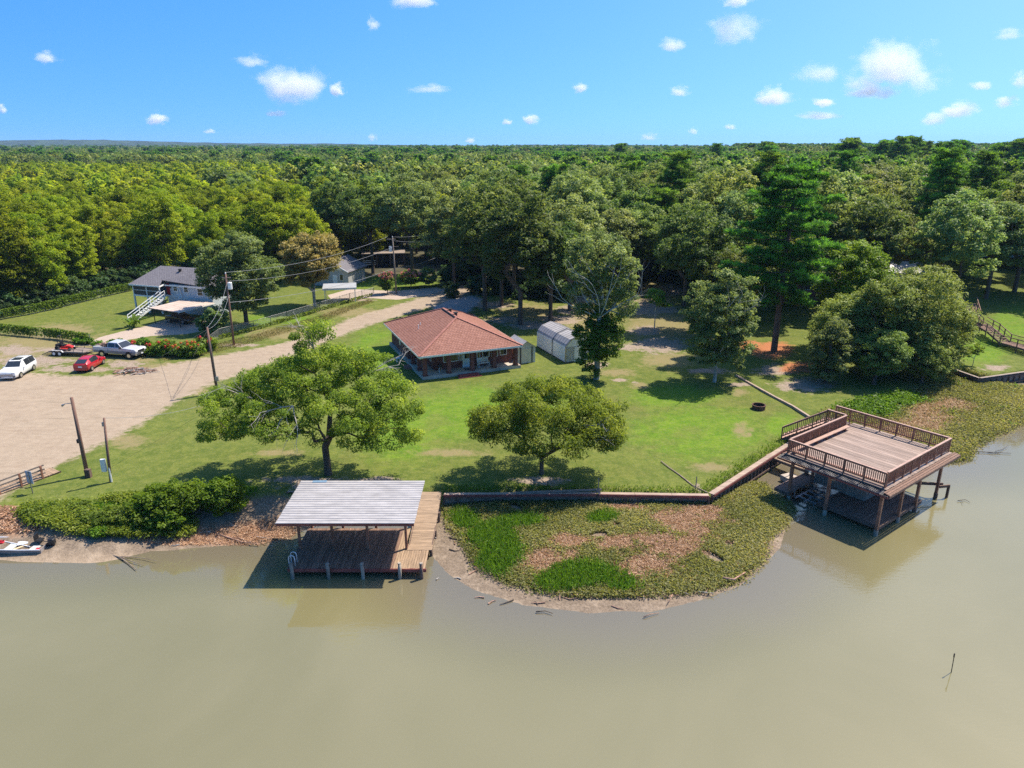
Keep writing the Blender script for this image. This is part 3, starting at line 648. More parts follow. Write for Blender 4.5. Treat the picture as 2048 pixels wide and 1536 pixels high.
def brick_house():
    t = thing('brick_house', 'single-storey red brick house with brown shingle hip roof and columned porch', 'house', (-9.7, 74.0, 1.2), R(22.5))
    MB().box(5.75, 7.9, .1, 11.7, 15.8, .5).build('porch_slab', CONCRETE, t)
    S = .35; W = 2.55
    wl = MB()
    wl.box(6.5, 1.85, S + W / 2, 9.4, .25, W)           # front wall
    wl.box(1.9, 4.6, S + W / 2, .25, 5.5, W)            # recessed left wall
    wl.box(1.12, 7.4, S + W / 2, 1.5, .25, W)
    wl.box(.35, 11.5, S + W / 2, .25, 8.1, W)           # left wall
    wl.box(5.75, 15.45, S + W / 2, 10.8, .25, W); wl.box(11.1, 8.6, S + W / 2, .25, 13.6, W)
    wl.build('wall', BRICK, t)
    colm = MB().box(0, 0, W / 2, .42, .42, W).box(0, 0, .08, .52, .52, .16).box(0, 0, W - .06, .5, .5, .12).mesh('porch_column', BRICK)
    for x, y in ((.28, .28), (3.02, .28), (5.75, .28), (8.4, .28), (11.05, .28), (.28, 2.55), (.28, 5.3)): link('porch_column', colm, t, (x, y, S))
    e = S + W; a0, a1, b0, b1 = -.6, 11.55, -.7, 16.1; rz = e + 2.55; rx, r0, r1 = 5.6, 5.0, 10.3
    A, B, C, D = (a0, b0, e), (a1, b0, e), (a1, b1, e), (a0, b1, e); P0, P1 = (rx, r0, rz), (rx, r1, rz)
    rf = MB().prism([(a0 + .05, b0 + .05), (a1 - .05, b0 + .05), (a1 - .05, b1 - .05), (a0 + .05, b1 - .05)], e - .12, e - .09).build('soffit', WHITE, t)
    tri_roof('roof_plane', [A, B, P0], SH_RED_Y, t); tri_roof('roof_plane', [B, C, P1, P0], SH_RED_X, t)
    tri_roof('roof_plane', [C, D, P1], SH_RED_Y, t); tri_roof('roof_plane', [D, A, P0, P1], SH_RED_X, t)
    cap = MB()
    for p, q in ((A, P0), (B, P0), (C, P1), (D, P1), (P0, P1)): cap.bar(Vector(p) + Vector((0, 0, .03)), Vector(q) + Vector((0, 0, .03)), .28, .05)
    cap.build('ridge_cap', M('ridge_cap', (.29, .125, .095), .9, .25, 4, .3, 20), t)
    fs = MB()
    for p, q in ((A, B), (B, C), (C, D), (D, A)): fs.bar(Vector(p) - Vector((0, 0, .11)), Vector(q) - Vector((0, 0, .11)), .05, .2)
    fs.build('gutter', WHITE_METAL, t)
    for y in (8.6, 6.4):
        v = MB().box(rx + .35, y, rz + .05, .3, .3, .36).build('roof_vent', DARK, t); MB().box(rx + .35, y, rz + .26, .48, .48, .07).build('vent_hood', DARK, v)
    MB().box(rx - .14, 7.6, rz + .04, .1, 5.0, .06).build('ridge_vent', DARK, t)
    for x, y in ((2.2, 8.6), (1.7, 7.6)): MB().tube([(x, y, e + .8), (x, y, e + 1.45)], .05, 7).build('vent_pipe', WHITE, t)
    fy = 1.72; zc = S + 1.45
    for a, b, h in ((2.85, 3.25, 1.35), (3.5, 4.6, 1.35), (4.78, 5.02, 1.3), (6.85, 7.2, 1.35), (7.55, 8.35, 1.2), (8.65, 9.4, 1.3), (9.7, 10.5, 1.15)):
        window(t, ((a + b) / 2, fy, zc + .1), 'x', b - a, h)
    d = MB().box(5.65, fy - .02, S + 1.03, .92, .05, 2.05).build('front_door', DOORB, t)
    MB().box(5.65, fy - .055, S + 1.45, .55, .02, .8).build('door_glass', GLASS, d); MB().box(5.98, fy - .08, S + .95, .05, .06, .12).build('handle', DARK, d)
    fr = MB(); fr.box(5.15, fy - .03, S + 1.05, .09, .08, 2.15); fr.box(6.15, fy - .03, S + 1.05, .09, .08, 2.15); fr.box(5.65, fy - .03, S + 2.12, 1.1, .08, .09); fr.build('door_frame', WHITE, t)
    window(t, (1.77, 3.2, zc), 'y', .8, 1.2); window(t, (1.77, 5.2, zc), 'y', .9, 1.2)
    for y, w, h, z in ((9.0, .5, .5, .5), (11.6, .45, .45, .55), (14.2, 1.1, .5, .55)): window(t, (.22, y, zc + z), 'y', w, h)
    MB().box(.12, 10.6, S + 1.2, .16, .35, .55).build('meter_box', WHITE_METAL, t); MB().tube([(.14, 10.6, S + 1.4), (.14, 10.6, e - .1)], .04, 6).build('conduit', WHITE_METAL, t)
    MB().tube([(-.55, -.6, e - .15), (-.4, -.3, e - .4), (.05, .2, e - .5)], .045, 6).build('downpipe', WHITE_METAL, t)
    st = MB(); st.box(5.1, -.45, .02, 2.4, .62, .34); st.box(5.1, -.85, -.06, 2.7, .5, .2); st.build('porch_step', M('step_brick', (.24, .055, .045), .7, .3, 5), t)
    st = MB(); st.prism([(-.15 + .75 * math.cos(a) * 1.0, 5.1 + .75 * math.sin(a)) for a in [math.pi / 2 + math.pi * k / 10 for k in range(11)]], -.15, .2); st.build('side_step', M('side_brick', (.27, .11, .08), .8, .3, 6), t)
    F = t.matrix_basis
    tag(MB().box(0, 0, .02, 1.3, .6, .025).build('door_mat', BLACK, None, loc=F @ Vector((5.75, .95, S)), rot=(0, 0, R(22.5))), 'dark mat on the porch floor in front of the blue door', 'mat')
    b = thing('porch_bench', 'white slatted bench against the brick porch wall', 'bench', F @ Vector((7.45, 1.2, S)), R(22.5))
    sl = box_mesh('seat_slat', 1.35, .09, .03, WHITE); copies('seat_slat', sl, [(0, -.2 + i * .105, .44, 0) for i in range(5)], b)
    for i in range(4): MB().box(0, .29 + .03 * i, .56 + i * .12, 1.35, .03, .10).build('back_slat', WHITE, b)
    for x in (-.62, .62):
        for y in (-.22, .28): MB().box(x, y, .3 if y < 0 else .48, .06, .06, .6 if y < 0 else .96).build('leg', WHITE, b)
        MB().box(x, .02, .62, .06, .56, .05).build('armrest', WHITE, b)
    g = thing('charcoal_grill', 'small black kettle grill on thin pale legs at the porch corner', 'grill', F @ Vector((2.2, .95, S)), R(22.5))
    MB().tube([(0, 0, .55), (0, 0, .62), (0, 0, .72), (0, 0, .84), (0, 0, .94), (0, 0, .99)], [.12, .22, .27, .26, .17, .04], 14).build('kettle', BLACK, g, True)
    for k in range(3): a = 2.1 * k; MB().tube([(.12 * math.cos(a), .12 * math.sin(a), .56), (.26 * math.cos(a), .26 * math.sin(a), 0)], .022, 6).build('leg', WHITE_METAL, g)
    MB().box(0, 0, 1.01, .12, .03, .04).build('handle', DARK, g)
    h = thing('wire_stand', 'small white wire stand on the grass beside the house wall', 'stand', F @ Vector((-.9, 7.7, 0)), R(22.5))
    for x, y in ((-.2, -.2), (.2, -.2), (.2, .2), (-.2, .2)): MB().bar((x, y, 0), (x * .9, y * .9, .5), .05, .05).build('leg', WHITE, h)
    MB().box(0, 0, .52, .5, .5, .04).build('top', WHITE, h)
brick_house()

def gable_shed():
    p, q = Vector((.62, 79.9, 1.2)), Vector((2.72, 80.85, 1.2)); d = q - p; w = d.length; an = math.atan2(d.y, d.x)
    t = thing('garden_shed', 'small cream metal shed with dark corner trim beside the brick house', 'shed', p, an)
    dp, h, pk = 3.2, 1.95, 2.65
    m = MB().add([(0, 0, 0), (w, 0, 0), (w, 0, h), (w / 2, 0, pk), (0, 0, h), (0, dp, 0), (w, dp, 0), (w, dp, h), (w / 2, dp, pk), (0, dp, h)], [(0, 1, 2, 3, 4), (9, 8, 7, 6, 5), (1, 6, 7, 2), (5, 0, 4, 9), (0, 5, 6, 1)])
    m.build('wall', CREAM, t)
    for i, (x0, x1) in enumerate(((-.18, w / 2), (w / 2, w + .18))):
        z0, z1 = (h - .12, pk + .04) if i == 0 else (pk + .04, h - .12)
        n = 9; mm = MB()
        for k in range(n):
            y0, y1 = -.2 + k * (dp + .4) / n, -.2 + (k + .94) * (dp + .4) / n
            mm.add([(x0, y0, z0), (x1, y0, z1), (x1, y1, z1), (x0, y1, z0), (x0, y0, z0 + .03), (x1, y0, z1 + .03), (x1, y1, z1 + .03), (x0, y1, z0 + .03)], [(3, 2, 1, 0), (4, 5, 6, 7), (0, 1, 5, 4), (1, 2, 6, 5), (2, 3, 7, 6), (3, 0, 4, 7)])
        mm.build('roof_sheet', GALV, t)
    dr = MB()
    for k in range(8): dr.box(w / 2, -.02 - .006 * (k % 2), .12 + k * .225, 1.25, .03, .215)
    dr.build('roll_door', M('shed_door', (.66, .60, .46), .5, .08, 2), t)
    for x in (w / 2 - .75, w / 2 + .75, .04, w - .04): MB().box(x, -.025, h / 2, .12 if .1 < x < w - .1 else .1, .05, h).build('corner_trim', DARK if abs(x - w / 2) < .9 and .1 < x < w - .1 else WHITE_METAL, t)
gable_shed()

def barn_shed():
    p, q = Vector((3.2, 87.8, 1.2)), Vector((6.35, 80.4, 1.2)); d = q - p; Ln = d.length
    t = thing('barn_shed', 'white metal barn-shaped shed with pale rounded roof under the ivy-covered tree', 'shed', p, math.atan2(d.y, d.x))
    w = 3.7; prof = [(0, 0), (0, 1.95), (.12, 2.2), (.62, 2.75), (w / 2, 3.15), (w - .62, 2.75), (w - .12, 2.2), (w, 1.95), (w, 0)]
    # local x along the length, local y across towards the left of travel (+y is away from the house)
    def hoop(x0, x1, pr, name, mat, parent):
        n = len(pr); m = MB().add([(x0, y, z) for y, z in pr] + [(x1, y, z) for y, z in pr], [(i, i + 1, n + i + 1, n + i) for i in range(n - 1)]); return m.build(name, mat, parent)
    for a, b, nm in ((0, Ln * .56, 'rear_section'), (Ln * .56, Ln, 'front_section')):
        sec = MB()
        for z in np.arange(.08, 1.9, .19):       # horizontal ribs on the wall facing the house
            sec.box((a + b) / 2, -.015, float(z), b - a, .05, .12); sec.box((a + b) / 2, w + .015, float(z), b - a, .05, .12)
        sec.box((a + b) / 2, w / 2, .98, b - a, w, 1.94)
        sec.build('wall', BARNW, t)
        for k in range(1, 7):
            hoop(a + .0, b, [(prof[k][0], prof[k][1]), (prof[k + 1][0], prof[k + 1][1])], 'roof_panel', GALV, t)
        for x in np.arange(a + .3, b, .6):
            m = MB()
            for (y0, z0), (y1, z1) in zip(prof[1:-2], prof[2:-1]): m.bar((float(x), y0, z0 + .02), (float(x), y1, z1 + .02), .05, .04)
            m.build('roof_rib', GALV, t)
    for x in (0, Ln):
        MB().add([(x, y, z) for y, z in prof], [tuple(range(len(prof)))]).build('gable_end', BARNW, t)
    for x in (Ln * .56, Ln):
        m = MB()
        for (y0, z0), (y1, z1) in zip(prof[:-1], prof[1:]): m.bar((x, y0 - (.05 if y0 < .3 else 0), z0 + .04), (x, y1 - (.05 if y1 < .3 else 0), z1 + .04), .14, .1)
        m.build('arch_trim', STEEL, t)
    MB().box(Ln + .03, w / 2, .95, .05, 1.5, 1.8).build('door', BARNW, t)
    MB().box(Ln * .5, w / 2, .02, Ln + .1, w + .1, .16).build('skid_base', DARK, t)
barn_shed()

def raised_house():
    t = thing('raised_house', 'pale blue raised house with grey hip roof and screened porch on posts', 'house', (-58.4, 107.9, 1.2), R(-19))
    E_, RZ = 4.4, 6.55
    MB().box(9.6, 4.6, E_ / 2 - .05, 8.4, 6.0, E_ + .1).build('wall', SIDING, t)
    MB().box(3.0, 5.3, 3.45, 4.9, 4.6, 2.0).build('porch_back_wall', SIDING, t)
    m = MB()
    for k in range(22): m.box(9.6, 1.585, .1 + k * .2, 8.42, .03, .165)
    m.build('siding_board', SIDING, t)
    MB().box(2.85, 2.9, 2.62, 5.3, 5.6, .22).build('porch_floor', WHITE, t)
    for x, y in ((.25, .2), (2.85, .2), (5.3, .2), (.25, 5.4), (2.85, 5.4)):
        MB().box(x, y, 1.3, .2, .2, 2.6).build('stilt_post', WHITE, t)
    for x in (.25, 2.85, 5.3): MB().box(x, .2, 3.6, .14, .14, 1.8).build('porch_post', WHITE, t)
    for a, b in ((.25, 2.85), (2.85, 5.3)):
        sc = MB().box((a + b) / 2, .2, 3.6, b - a - .14, .02, 1.75).build('porch_screen', M('screen', (.055, .06, .065), .6, .3, 2), t)
        MB().box((a + b) / 2, .18, 3.45, b - a - .14, .05, .07).build('screen_rail', WHITE, sc)
    MB().box(.25, 2.8, 3.6, .02, 5.0, 1.75).build('porch_screen', bpy.data.materials['screen'], t)
    # hip roof
    a0, a1, b0, b1, bi = 0, 14.2, -.3, 9.3, 1.1
    A, A2, A3, B, C, D = (a0, b0, E_), (5.9, b0, E_), (5.9 - .7, bi, E_ + .62), (a1, bi, E_ + .02), (a1, b1, E_), (a0, b1, E_)
    P0, P1 = (1.9, 4.5, RZ), (12.2, 4.5, RZ)
    tri_roof('roof_plane', [A, A2, A3, P1, P0], SH_GREY, t); tri_roof('roof_plane', [(5.2, bi, E_ + .62), B, P1], SH_GREY, t)
    tri_roof('roof_plane', [B, C, P1], SH_GREY, t); tri_roof('roof_plane', [C, D, P0, P1], SH_GREY, t); tri_roof('roof_plane', [D, A, P0], SH_GREY, t)
    f = MB()
    for p, q in ((A, A2), (A2, (5.55, bi, E_ + .1)), ((5.5, bi, E_ - .02), B), (D, A)): f.bar(Vector(p) - Vector((0, 0, .1)), Vector(q) - Vector((0, 0, .1)), .06, .2)
    f.build('fascia', WHITE, t)
    v = MB().box(6.7, 3.4, RZ - .35, .3, .3, .35).build('roof_vent', DARK, t); MB().box(6.7, 3.4, RZ - .12, .5, .4, .08).build('vent_hood', DARK, v)
    fy = 1.56
    d = MB().box(5.72, fy, 3.62, .62, .06, 1.75).build('front_door', M('red_door', (.30, .02, .018), .4, .1), t); MB().box(5.72, fy - .04, 4.1, .3, .02, .4).build('door_glass', GLASS, d)
    for a, b, z, h in ((6.7, 7.5, 3.85, .95), (8.7, 9.5, 3.75, .95), (11.2, 12.2, 3.5, 1.1)): window(t, ((a + b) / 2, fy, z), 'x', b - a, h, fw=.11, bars=1)
    MB().box(6.2, fy - .02, 3.9, .22, .1, .25).build('wall_lamp', DARK, t)
    MB().tube([(7.9, 1.0, E_ - .1), (8.0, 1.4, E_ - .5), (8.25, 1.45, 2.5), (7.8, 1.1, 2.3)], .07, 7).build('downpipe', WHITE, t)
    # stairs
    top, foot = Vector((5.75, .3, 2.68)), Vector((4.9, -5.6, .05)); dd = foot - top
    tr = box_mesh('stair_tread', .8, .28, .05, WHITE)
    for i in range(13): link('stair_tread', tr, t, top + dd * ((i + .5) / 13), (0, 0, R(-8)))
    sd = Vector((-dd.y, dd.x, 0)).normalized()
    for s_ in (-.42, .42):
        MB().bar(top + sd * s_ - Vector((0, 0, .12)), foot + sd * s_ - Vector((0, 0, .12)), .05, .28).build('stair_stringer', WHITE, t)
        for zz in (.95, .5): MB().bar(top + sd * s_ + Vector((0, 0, zz)), foot + sd * s_ + Vector((0, 0, zz)), .06, .1).build('stair_rail', WHITE, t)
        for f_ in (0, .33, .66, 1): c = top + sd * s_ + dd * f_; MB().box(c.x, c.y, c.z + .45, .09, .09, 1.05).build('newel_post', WHITE, t)
    o = thing('back_stairs', 'short white stair flight with rails under the screened porch', 'stairs', t.matrix_basis @ Vector((1.1, 3.2, 0)), R(-19))
    for i in range(8): MB().box(.6 * 0 + i * .26, 0, .15 + i * .17, .28, 1.0, .05).build('tread', WHITE, o)
    for y in (-.5, .5):
        MB().bar((-.1, y, .05), (2.0, y, 1.4), .05, .25).build('stringer', WHITE, o); MB().bar((-.1, y, .95), (2.0, y, 2.3), .06, .09).build('rail', WHITE, o)
        for x in (-.1, .95, 2.0): MB().box(x, y, .45 + .65 * (x + .1), .07, .07, .95).build('rail_post', WHITE, o)
    # carport
    c0 = Vector((-51.5, 101, 1.2)); c = thing('carport', 'flat tan metal carport roof on thin dark posts in front of the raised house', 'carport', c0)
    Q = [(-52.0, 99.9), (-46.6, 97.1), (-43.9, 103.3), (-49.6, 105.7)]; Q = [(x - c0.x, y - c0.y) for x, y in Q]
    CT = M('carport_sheet', (.50, .40, .33), .6, .12, .6)
    def lerp(a, b, f): return (a[0] + (b[0] - a[0]) * f, a[1] + (b[1] - a[1]) * f)
    for k in range(12):
        f0, f1 = k / 12, (k + .96) / 12
        MB().prism([lerp(Q[0], Q[1], f0), lerp(Q[0], Q[1], f1), lerp(Q[3], Q[2], f1), lerp(Q[3], Q[2], f0)], 2.30 + .02 * (k % 2), 2.36 + .02 * (k % 2)).build('roof_sheet', CT, c)
    for k in range(4):
        a, b = Q[k], Q[(k + 1) % 4]; MB().bar((*a, 2.26), (*b, 2.26), .06, .12).build('edge_beam', DARK if k != 1 else WHITE, c)
    for x, y in (lerp(Q[0], Q[2], .06), lerp(Q[1], Q[3], .08), lerp(Q[1], Q[2], .7)): MB().box(x, y, 1.1, .09, .09, 2.25).build('post', DARK, c)
raised_house()

def cottage():
    o = far(683, 545, 128); t = thing('cottage', 'small grey gabled cottage glimpsed behind the brown-leaved tree', 'house', (o.x, 128, 1.2), R(-14))
    MB().box(-2.5, 4, 1.5, 7, 7, 3.0).build('wall', M('cottage_wall', (.42, .42, .41), .7, .1), t)
    MB().add([(.9, .45, 3.0), (-5.9, .45, 3.0), (-2.5, .45, 4.6)], [(0, 1, 2)]).build('gable', WHITE, t)
    tri_roof('roof_plane', [(1.4, -.1, 2.75), (1.4, 8, 2.75), (-2.5, 8, 4.75), (-2.5, -.1, 4.75)], SH_GREY, t); tri_roof('roof_plane', [(-6.4, -.1, 2.75), (-6.4, 8, 2.75), (-2.5, 8, 4.75), (-2.5, -.1, 4.75)], SH_GREY, t)
    MB().bar((1.4, -.12, 2.72), (-2.5, -.12, 4.72), .08, .18).bar((-6.4, -.12, 2.72), (-2.5, -.12, 4.72), .08, .18).build('bargeboard', WHITE, t)
    window(t, (-.3, .48, 1.7), 'x', .7, 1.1); window(t, (-3.6, .48, 1.7), 'x', .8, 1.1)
    MB().box(-1.6, .46, 1.1, .9, .06, 2.0).build('door', WHITE, t)
    p = at(690, 603, 1.2); c = thing('flat_canopy', 'low flat grey canopy on thin posts beside the concrete drive', 'canopy', (p.x - .5, p.y - 1, 1.2), R(12))
    MB().box(0, 2, 2.4, 5.4, 4.6, .14).build('roof', M('canopy_roof', (.32, .33, .34), .6, .1), c)
    MB().box(0, -.3, 2.28, 5.4, .06, .2).build('fascia', WHITE, c)
    for x in (-2.4, 2.4):
        for y in (0, 4.0): MB().box(x, y, 1.2, .1, .1, 2.4).build('post', WHITE_METAL, c)
cottage()
p = far(768, 530, 150); t = thing('open_shed', 'dark open-fronted wooden shed deep in the shade behind the roadside pole', 'shed', (p.x, 150, 1.2), R(8))
MB().box(0, 3, 2.9, 9, 6, .2).build('roof', GREYWOOD, t)
for x in (-4.2, -1.4, 1.4, 4.2): MB().box(x, .2, 1.4, .2, .2, 2.8).build('post', PILING, t)
MB().box(0, 5.9, 1.4, 9, .12, 2.8).build('back_wall', PILING, t)
for z in (.7, 1.1, 1.5): MB().box(-3, .1, z, 2.6, .06, .12).build('rail', WHITE_METAL, t)

def glimpsed(name, label, px, py, Y, w, d, h, rz, wall, roof, flat=True):
    p = far(px, py, Y); t = thing(name, label, 'house', (p.x, Y, 1.1 if Y > 139 else gz(p.x, Y)), R(rz)); z = p.z - t.location.z
    MB().box(0, d / 2, z / 2, w, d, z).build('wall', wall, t)
    if flat: MB().box(0, d / 2, z + .12, w + .5, d + .5, .26).build('roof', roof, t)
    else:
        tri_roof('roof_plane', [(-w / 2 - .4, -.4, z), (w / 2 + .4, -.4, z), (w / 2 + .4, d / 2, z + 1.4), (-w / 2 - .4, d / 2, z + 1.4)], roof, t); tri_roof('roof_plane', [(-w / 2 - .4, d + .4, z), (w / 2 + .4, d + .4, z), (w / 2 + .4, d / 2, z + 1.4), (-w / 2 - .4, d / 2, z + 1.4)], roof, t)
    window(t, (w * .2, -.005, z * .75), 'x', w * .2, min(1.2, z * .3)); window(t, (-w * .25, -.005, z * .75), 'x', w * .15, min(1.2, z * .3))
    return t
glimpsed('brick_tower_house', 'tall orange brick house wall peeking out of the trees on the right', 1805, 498, 130, 4.2, 7, 8, -10, M('orange_brick', (.42, .15, .09), .8, .25, 3), M('teal_roof', (.07, .13, .12), .6))
glimpsed('white_roofed_house', 'white-roofed house hidden among the trees above the wooden stairs', 2035, 440, 165, 16, 9, 5, -6, WHITE, WHITE_METAL, False)
glimpsed('pale_roofed_house', 'house with pale metal roof glimpsed behind the bushy lakeside trees', 1790, 545, 118, 9, 7, 4, -12, M('grey_wall', (.3, .3, .29), .7), GALV, False)  # plain mid-grey wall
glimpsed('brown_cottage', 'small brown-roofed cottage behind the tall pine', 1640, 565, 112, 7, 6, 4, -5, BRICK, M('brown_roof', (.20, .16, .14), .9, .2, 4), False)

# ------------------------------------------------------------------ vehicles
def paint(name, c, rough=.3): return M(name, c, rough, .04, 1.0, coat=.7, spec=.5)
HEADL = M('headlight', (.75, .77, .80), .12, .05, 4, spec=.8); TAILL = M('taillight', (.35, .02, .02), .2, .1, 4)
PLATE = M('number_plate', (.75, .75, .74), .5, .05)
def car(name, label, loc, rz, sec, body, win, wheels, wr, width, parts):
    """x is forward. sec: stations (x, zb, zbelt, ztop, wb, wt); win: list of (station i, kind) spans that are glazed"""
    t = thing(name, label, 'car' if 'pickup' not in name else 'pickup truck', loc, rz)
    n = len(sec); V = []; ring = 8
    for (x, zb, zl, zt, wb, wt) in sec:
        zm = zb + (zl - zb) * .45
        V.append([(x, -wb * .93, zb), (x, -wb * 1.0, zm), (x, -wb * .985, zl), (x, -wt, zt), (x, wt, zt), (x, wb * .985, zl), (x, wb, zm), (x, wb * .93, zb)])
    m = MB()
    vs_ = [p for r in V for p in r]; fs_ = []
    for i in range(n - 1):
        for k in range(ring):
            a, b = i * ring + k, i * ring + (k + 1) % ring
            fs_.append((a, b, b + ring, a + ring))
    fs_.append(tuple(range(ring))); fs_.append(tuple((n - 1) * ring + k for k in range(ring))[::-1])
    m.add(vs_, fs_); bo = m.build('body', body, t)
    bo.data.shade_smooth(); bv = bo.modifiers.new('edge', 'BEVEL'); bv.width = .05; bv.segments = 2; bv.limit_method = 'ANGLE'; bv.angle_limit = R(28)
    def pane(nm, c4, ins=.08):
        c4 = [Vector(p) for p in c4]; ctr = sum(c4, Vector()) / 4; nr = (c4[1] - c4[0]).cross(c4[3] - c4[0]).normalized()
        if nr.dot(ctr - Vector((0, 0, sec[n // 2][1] + .5))) < 0: nr = -nr
        q = [p + (ctr - p).normalized() * ins + nr * .022 for p in c4]; q2 = [p - nr * .03 for p in q]
        return MB().add(q + q2, [(0, 1, 2, 3), (7, 6, 5, 4), (0, 4, 5, 1), (1, 5, 6, 2), (2, 6, 7, 3), (3, 7, 4, 0)]).build(nm, GLASS, t)
    for i, j, kind in win:
        if kind == 'side':
            for s_ in (0, 1):
                a = (2, 3) if s_ == 0 else (5, 4)
                pane('side_window', [V[i][a[0]], V[j][a[0]], V[j][a[1]], V[i][a[1]]], .03)
        elif kind == 'front': pane('windscreen', [V[i][3], V[i][4], V[j][4], V[j][3]], .07)
        elif kind == 'rear': pane('rear_window', [V[i][3], V[i][4], V[j][4], V[j][3]], .07)
    ty = MB().tube([(0, -.11, 0), (0, -.1, 0), (0, .1, 0), (0, .11, 0)], [wr * .9, wr, wr, wr * .9], 18).mesh('tyre', RUBBER, True)
    rm = MB().tube([(0, -.115, 0), (0, .115, 0)], wr * .62, 12).mesh('rim', CHROME)
    for x in wheels:
        for s_ in (-1, 1):
            w = link('wheel', ty, t, (x, s_ * (width - .1), wr)); link('rim', rm, w, (0, s_ * .012, 0))
            MB().tube([(x, s_ * (width - .18), wr + .02), (x, s_ * (width - .012), wr + .02)], wr * 1.16, 18).build('wheel_arch', BLACK, t)
    for nm, mat, (x, y, z, sx, sy, sz) in parts:
        for s_ in ((-1, 1) if y else (1,)): MB().box(x, y * s_, z, sx, sy, sz).build(nm, mat, t)
    return t
suv_p = [('headlight', HEADL, (2.40, .68, .88, .12, .34, .10)), ('taillight', TAILL, (-2.36, .68, .95, .06, .30, .14)), ('grille', M('grille', (.35, .35, .36), .35, .2, 8, metal=.5), (2.46, 0, .60, .05, 1.25, .30)),
    ('number_plate', PLATE, (2.50, 0, .46, .03, .5, .12)), ('mirror', paint('white_car', (.72, .73, .72)), (.72, 1.02, 1.05, .16, .22, .15)), ('sunroof', GLASS, (-.35, 0, 1.745, .95, .95, .02)), ('fog_lamp', BLACK, (2.46, .72, .46, .06, .22, .14)), ('roof_rail', STEEL, (-.6, .62, 1.70, 2.0, .05, .05)), ('sill', BLACK, (0, .90, .30, 2.3, .06, .10))]
car('sport_utility_car', 'white sport utility car with sunroof parked on the bare dirt', (-55.35, 76.05, 1.2), R(-82), [(-2.42, .42, .95, 1.02, .80, .74), (-2.36, .34, 1.02, 1.30, .90, .70), (-2.05, .30, 1.06, 1.66, .94, .70), (-.9, .28, 1.06, 1.74, .96, .72), (.10, .28, 1.06, 1.72, .96, .71), (.30, .28, 1.06, 1.66, .96, .71), (1.05, .28, 1.08, 1.16, .96, .82), (1.95, .30, 1.03, 1.10, .94, .80), (2.30, .32, .96, 1.04, .91, .78), (2.43, .34, .84, .92, .87, .74), (2.47, .36, .70, .78, .84, .72)],
    bpy.data.materials['white_car'], [(2, 3, 'side'), (3, 4, 'side'), (5, 6, 'front'), (1, 2, 'rear')], (1.45, -1.40), .36, .95, suv_p)
RED = paint('red_car', (.42, .008, .02))
car('hatchback_car', 'small red hatchback car seen from behind beside the pickup truck', (-48.75, 78.6, 1.2), R(93), [(-2.12, .40, .85, .92, .72, .66), (-2.05, .32, .98, 1.08, .82, .62), (-1.25, .26, .98, 1.38, .86, .58), (-.2, .24, .95, 1.49, .87, .60), (.35, .24, .93, 1.42, .87, .60), (1.25, .25, .88, .93, .87, .74), (1.95, .28, .72, .78, .80, .66), (2.2, .34, .55, .60, .66, .55)],
    RED, [(2, 3, 'side'), (3, 4, 'side'), (4, 5, 'front'), (1, 2, 'rear')], (1.32, -1.30), .31, .86,
    [('taillight', TAILL, (-2.06, .66, .86, .10, .18, .30)), ('headlight', HEADL, (2.0, .60, .66, .2, .22, .12)), ('number_plate', PLATE, (-2.14, 0, .72, .03, .42, .16)), ('rear_bumper', RED, (-2.12, 0, .42, .10, 1.40, .2)), ('mirror', RED, (.6, .94, .98, .14, .18, .12))])
BLK = paint('black_car', (.012, .012, .014))
car('black_sedan_car', 'black car parked in the shade under the flat carport', (-48.2, 101.0, 1.2), R(155 + 180), [(-2.35, .42, .78, .84, .70, .64), (-2.2, .32, .88, .95, .86, .74), (-1.35, .28, .95, 1.08, .9, .66), (-.75, .28, .95, 1.44, .9, .60), (.35, .28, .94, 1.45, .9, .60), (1.1, .28, .92, .98, .9, .74), (2.1, .30, .76, .82, .86, .70), (2.35, .36, .55, .6, .7, .6)],
    BLK, [(2, 3, 'rear'), (3, 4, 'side'), (4, 5, 'front')], (1.42, -1.40), .34, .9, [('taillight', TAILL, (-2.24, .62, .78, .1, .3, .12)), ('headlight', HEADL, (2.2, .6, .62, .2, .24, .1)), ('number_plate', PLATE, (-2.34, 0, .62, .05, .5, .15)), ('mirror', BLK, (.6, .97, .98, .14, .18, .12))])

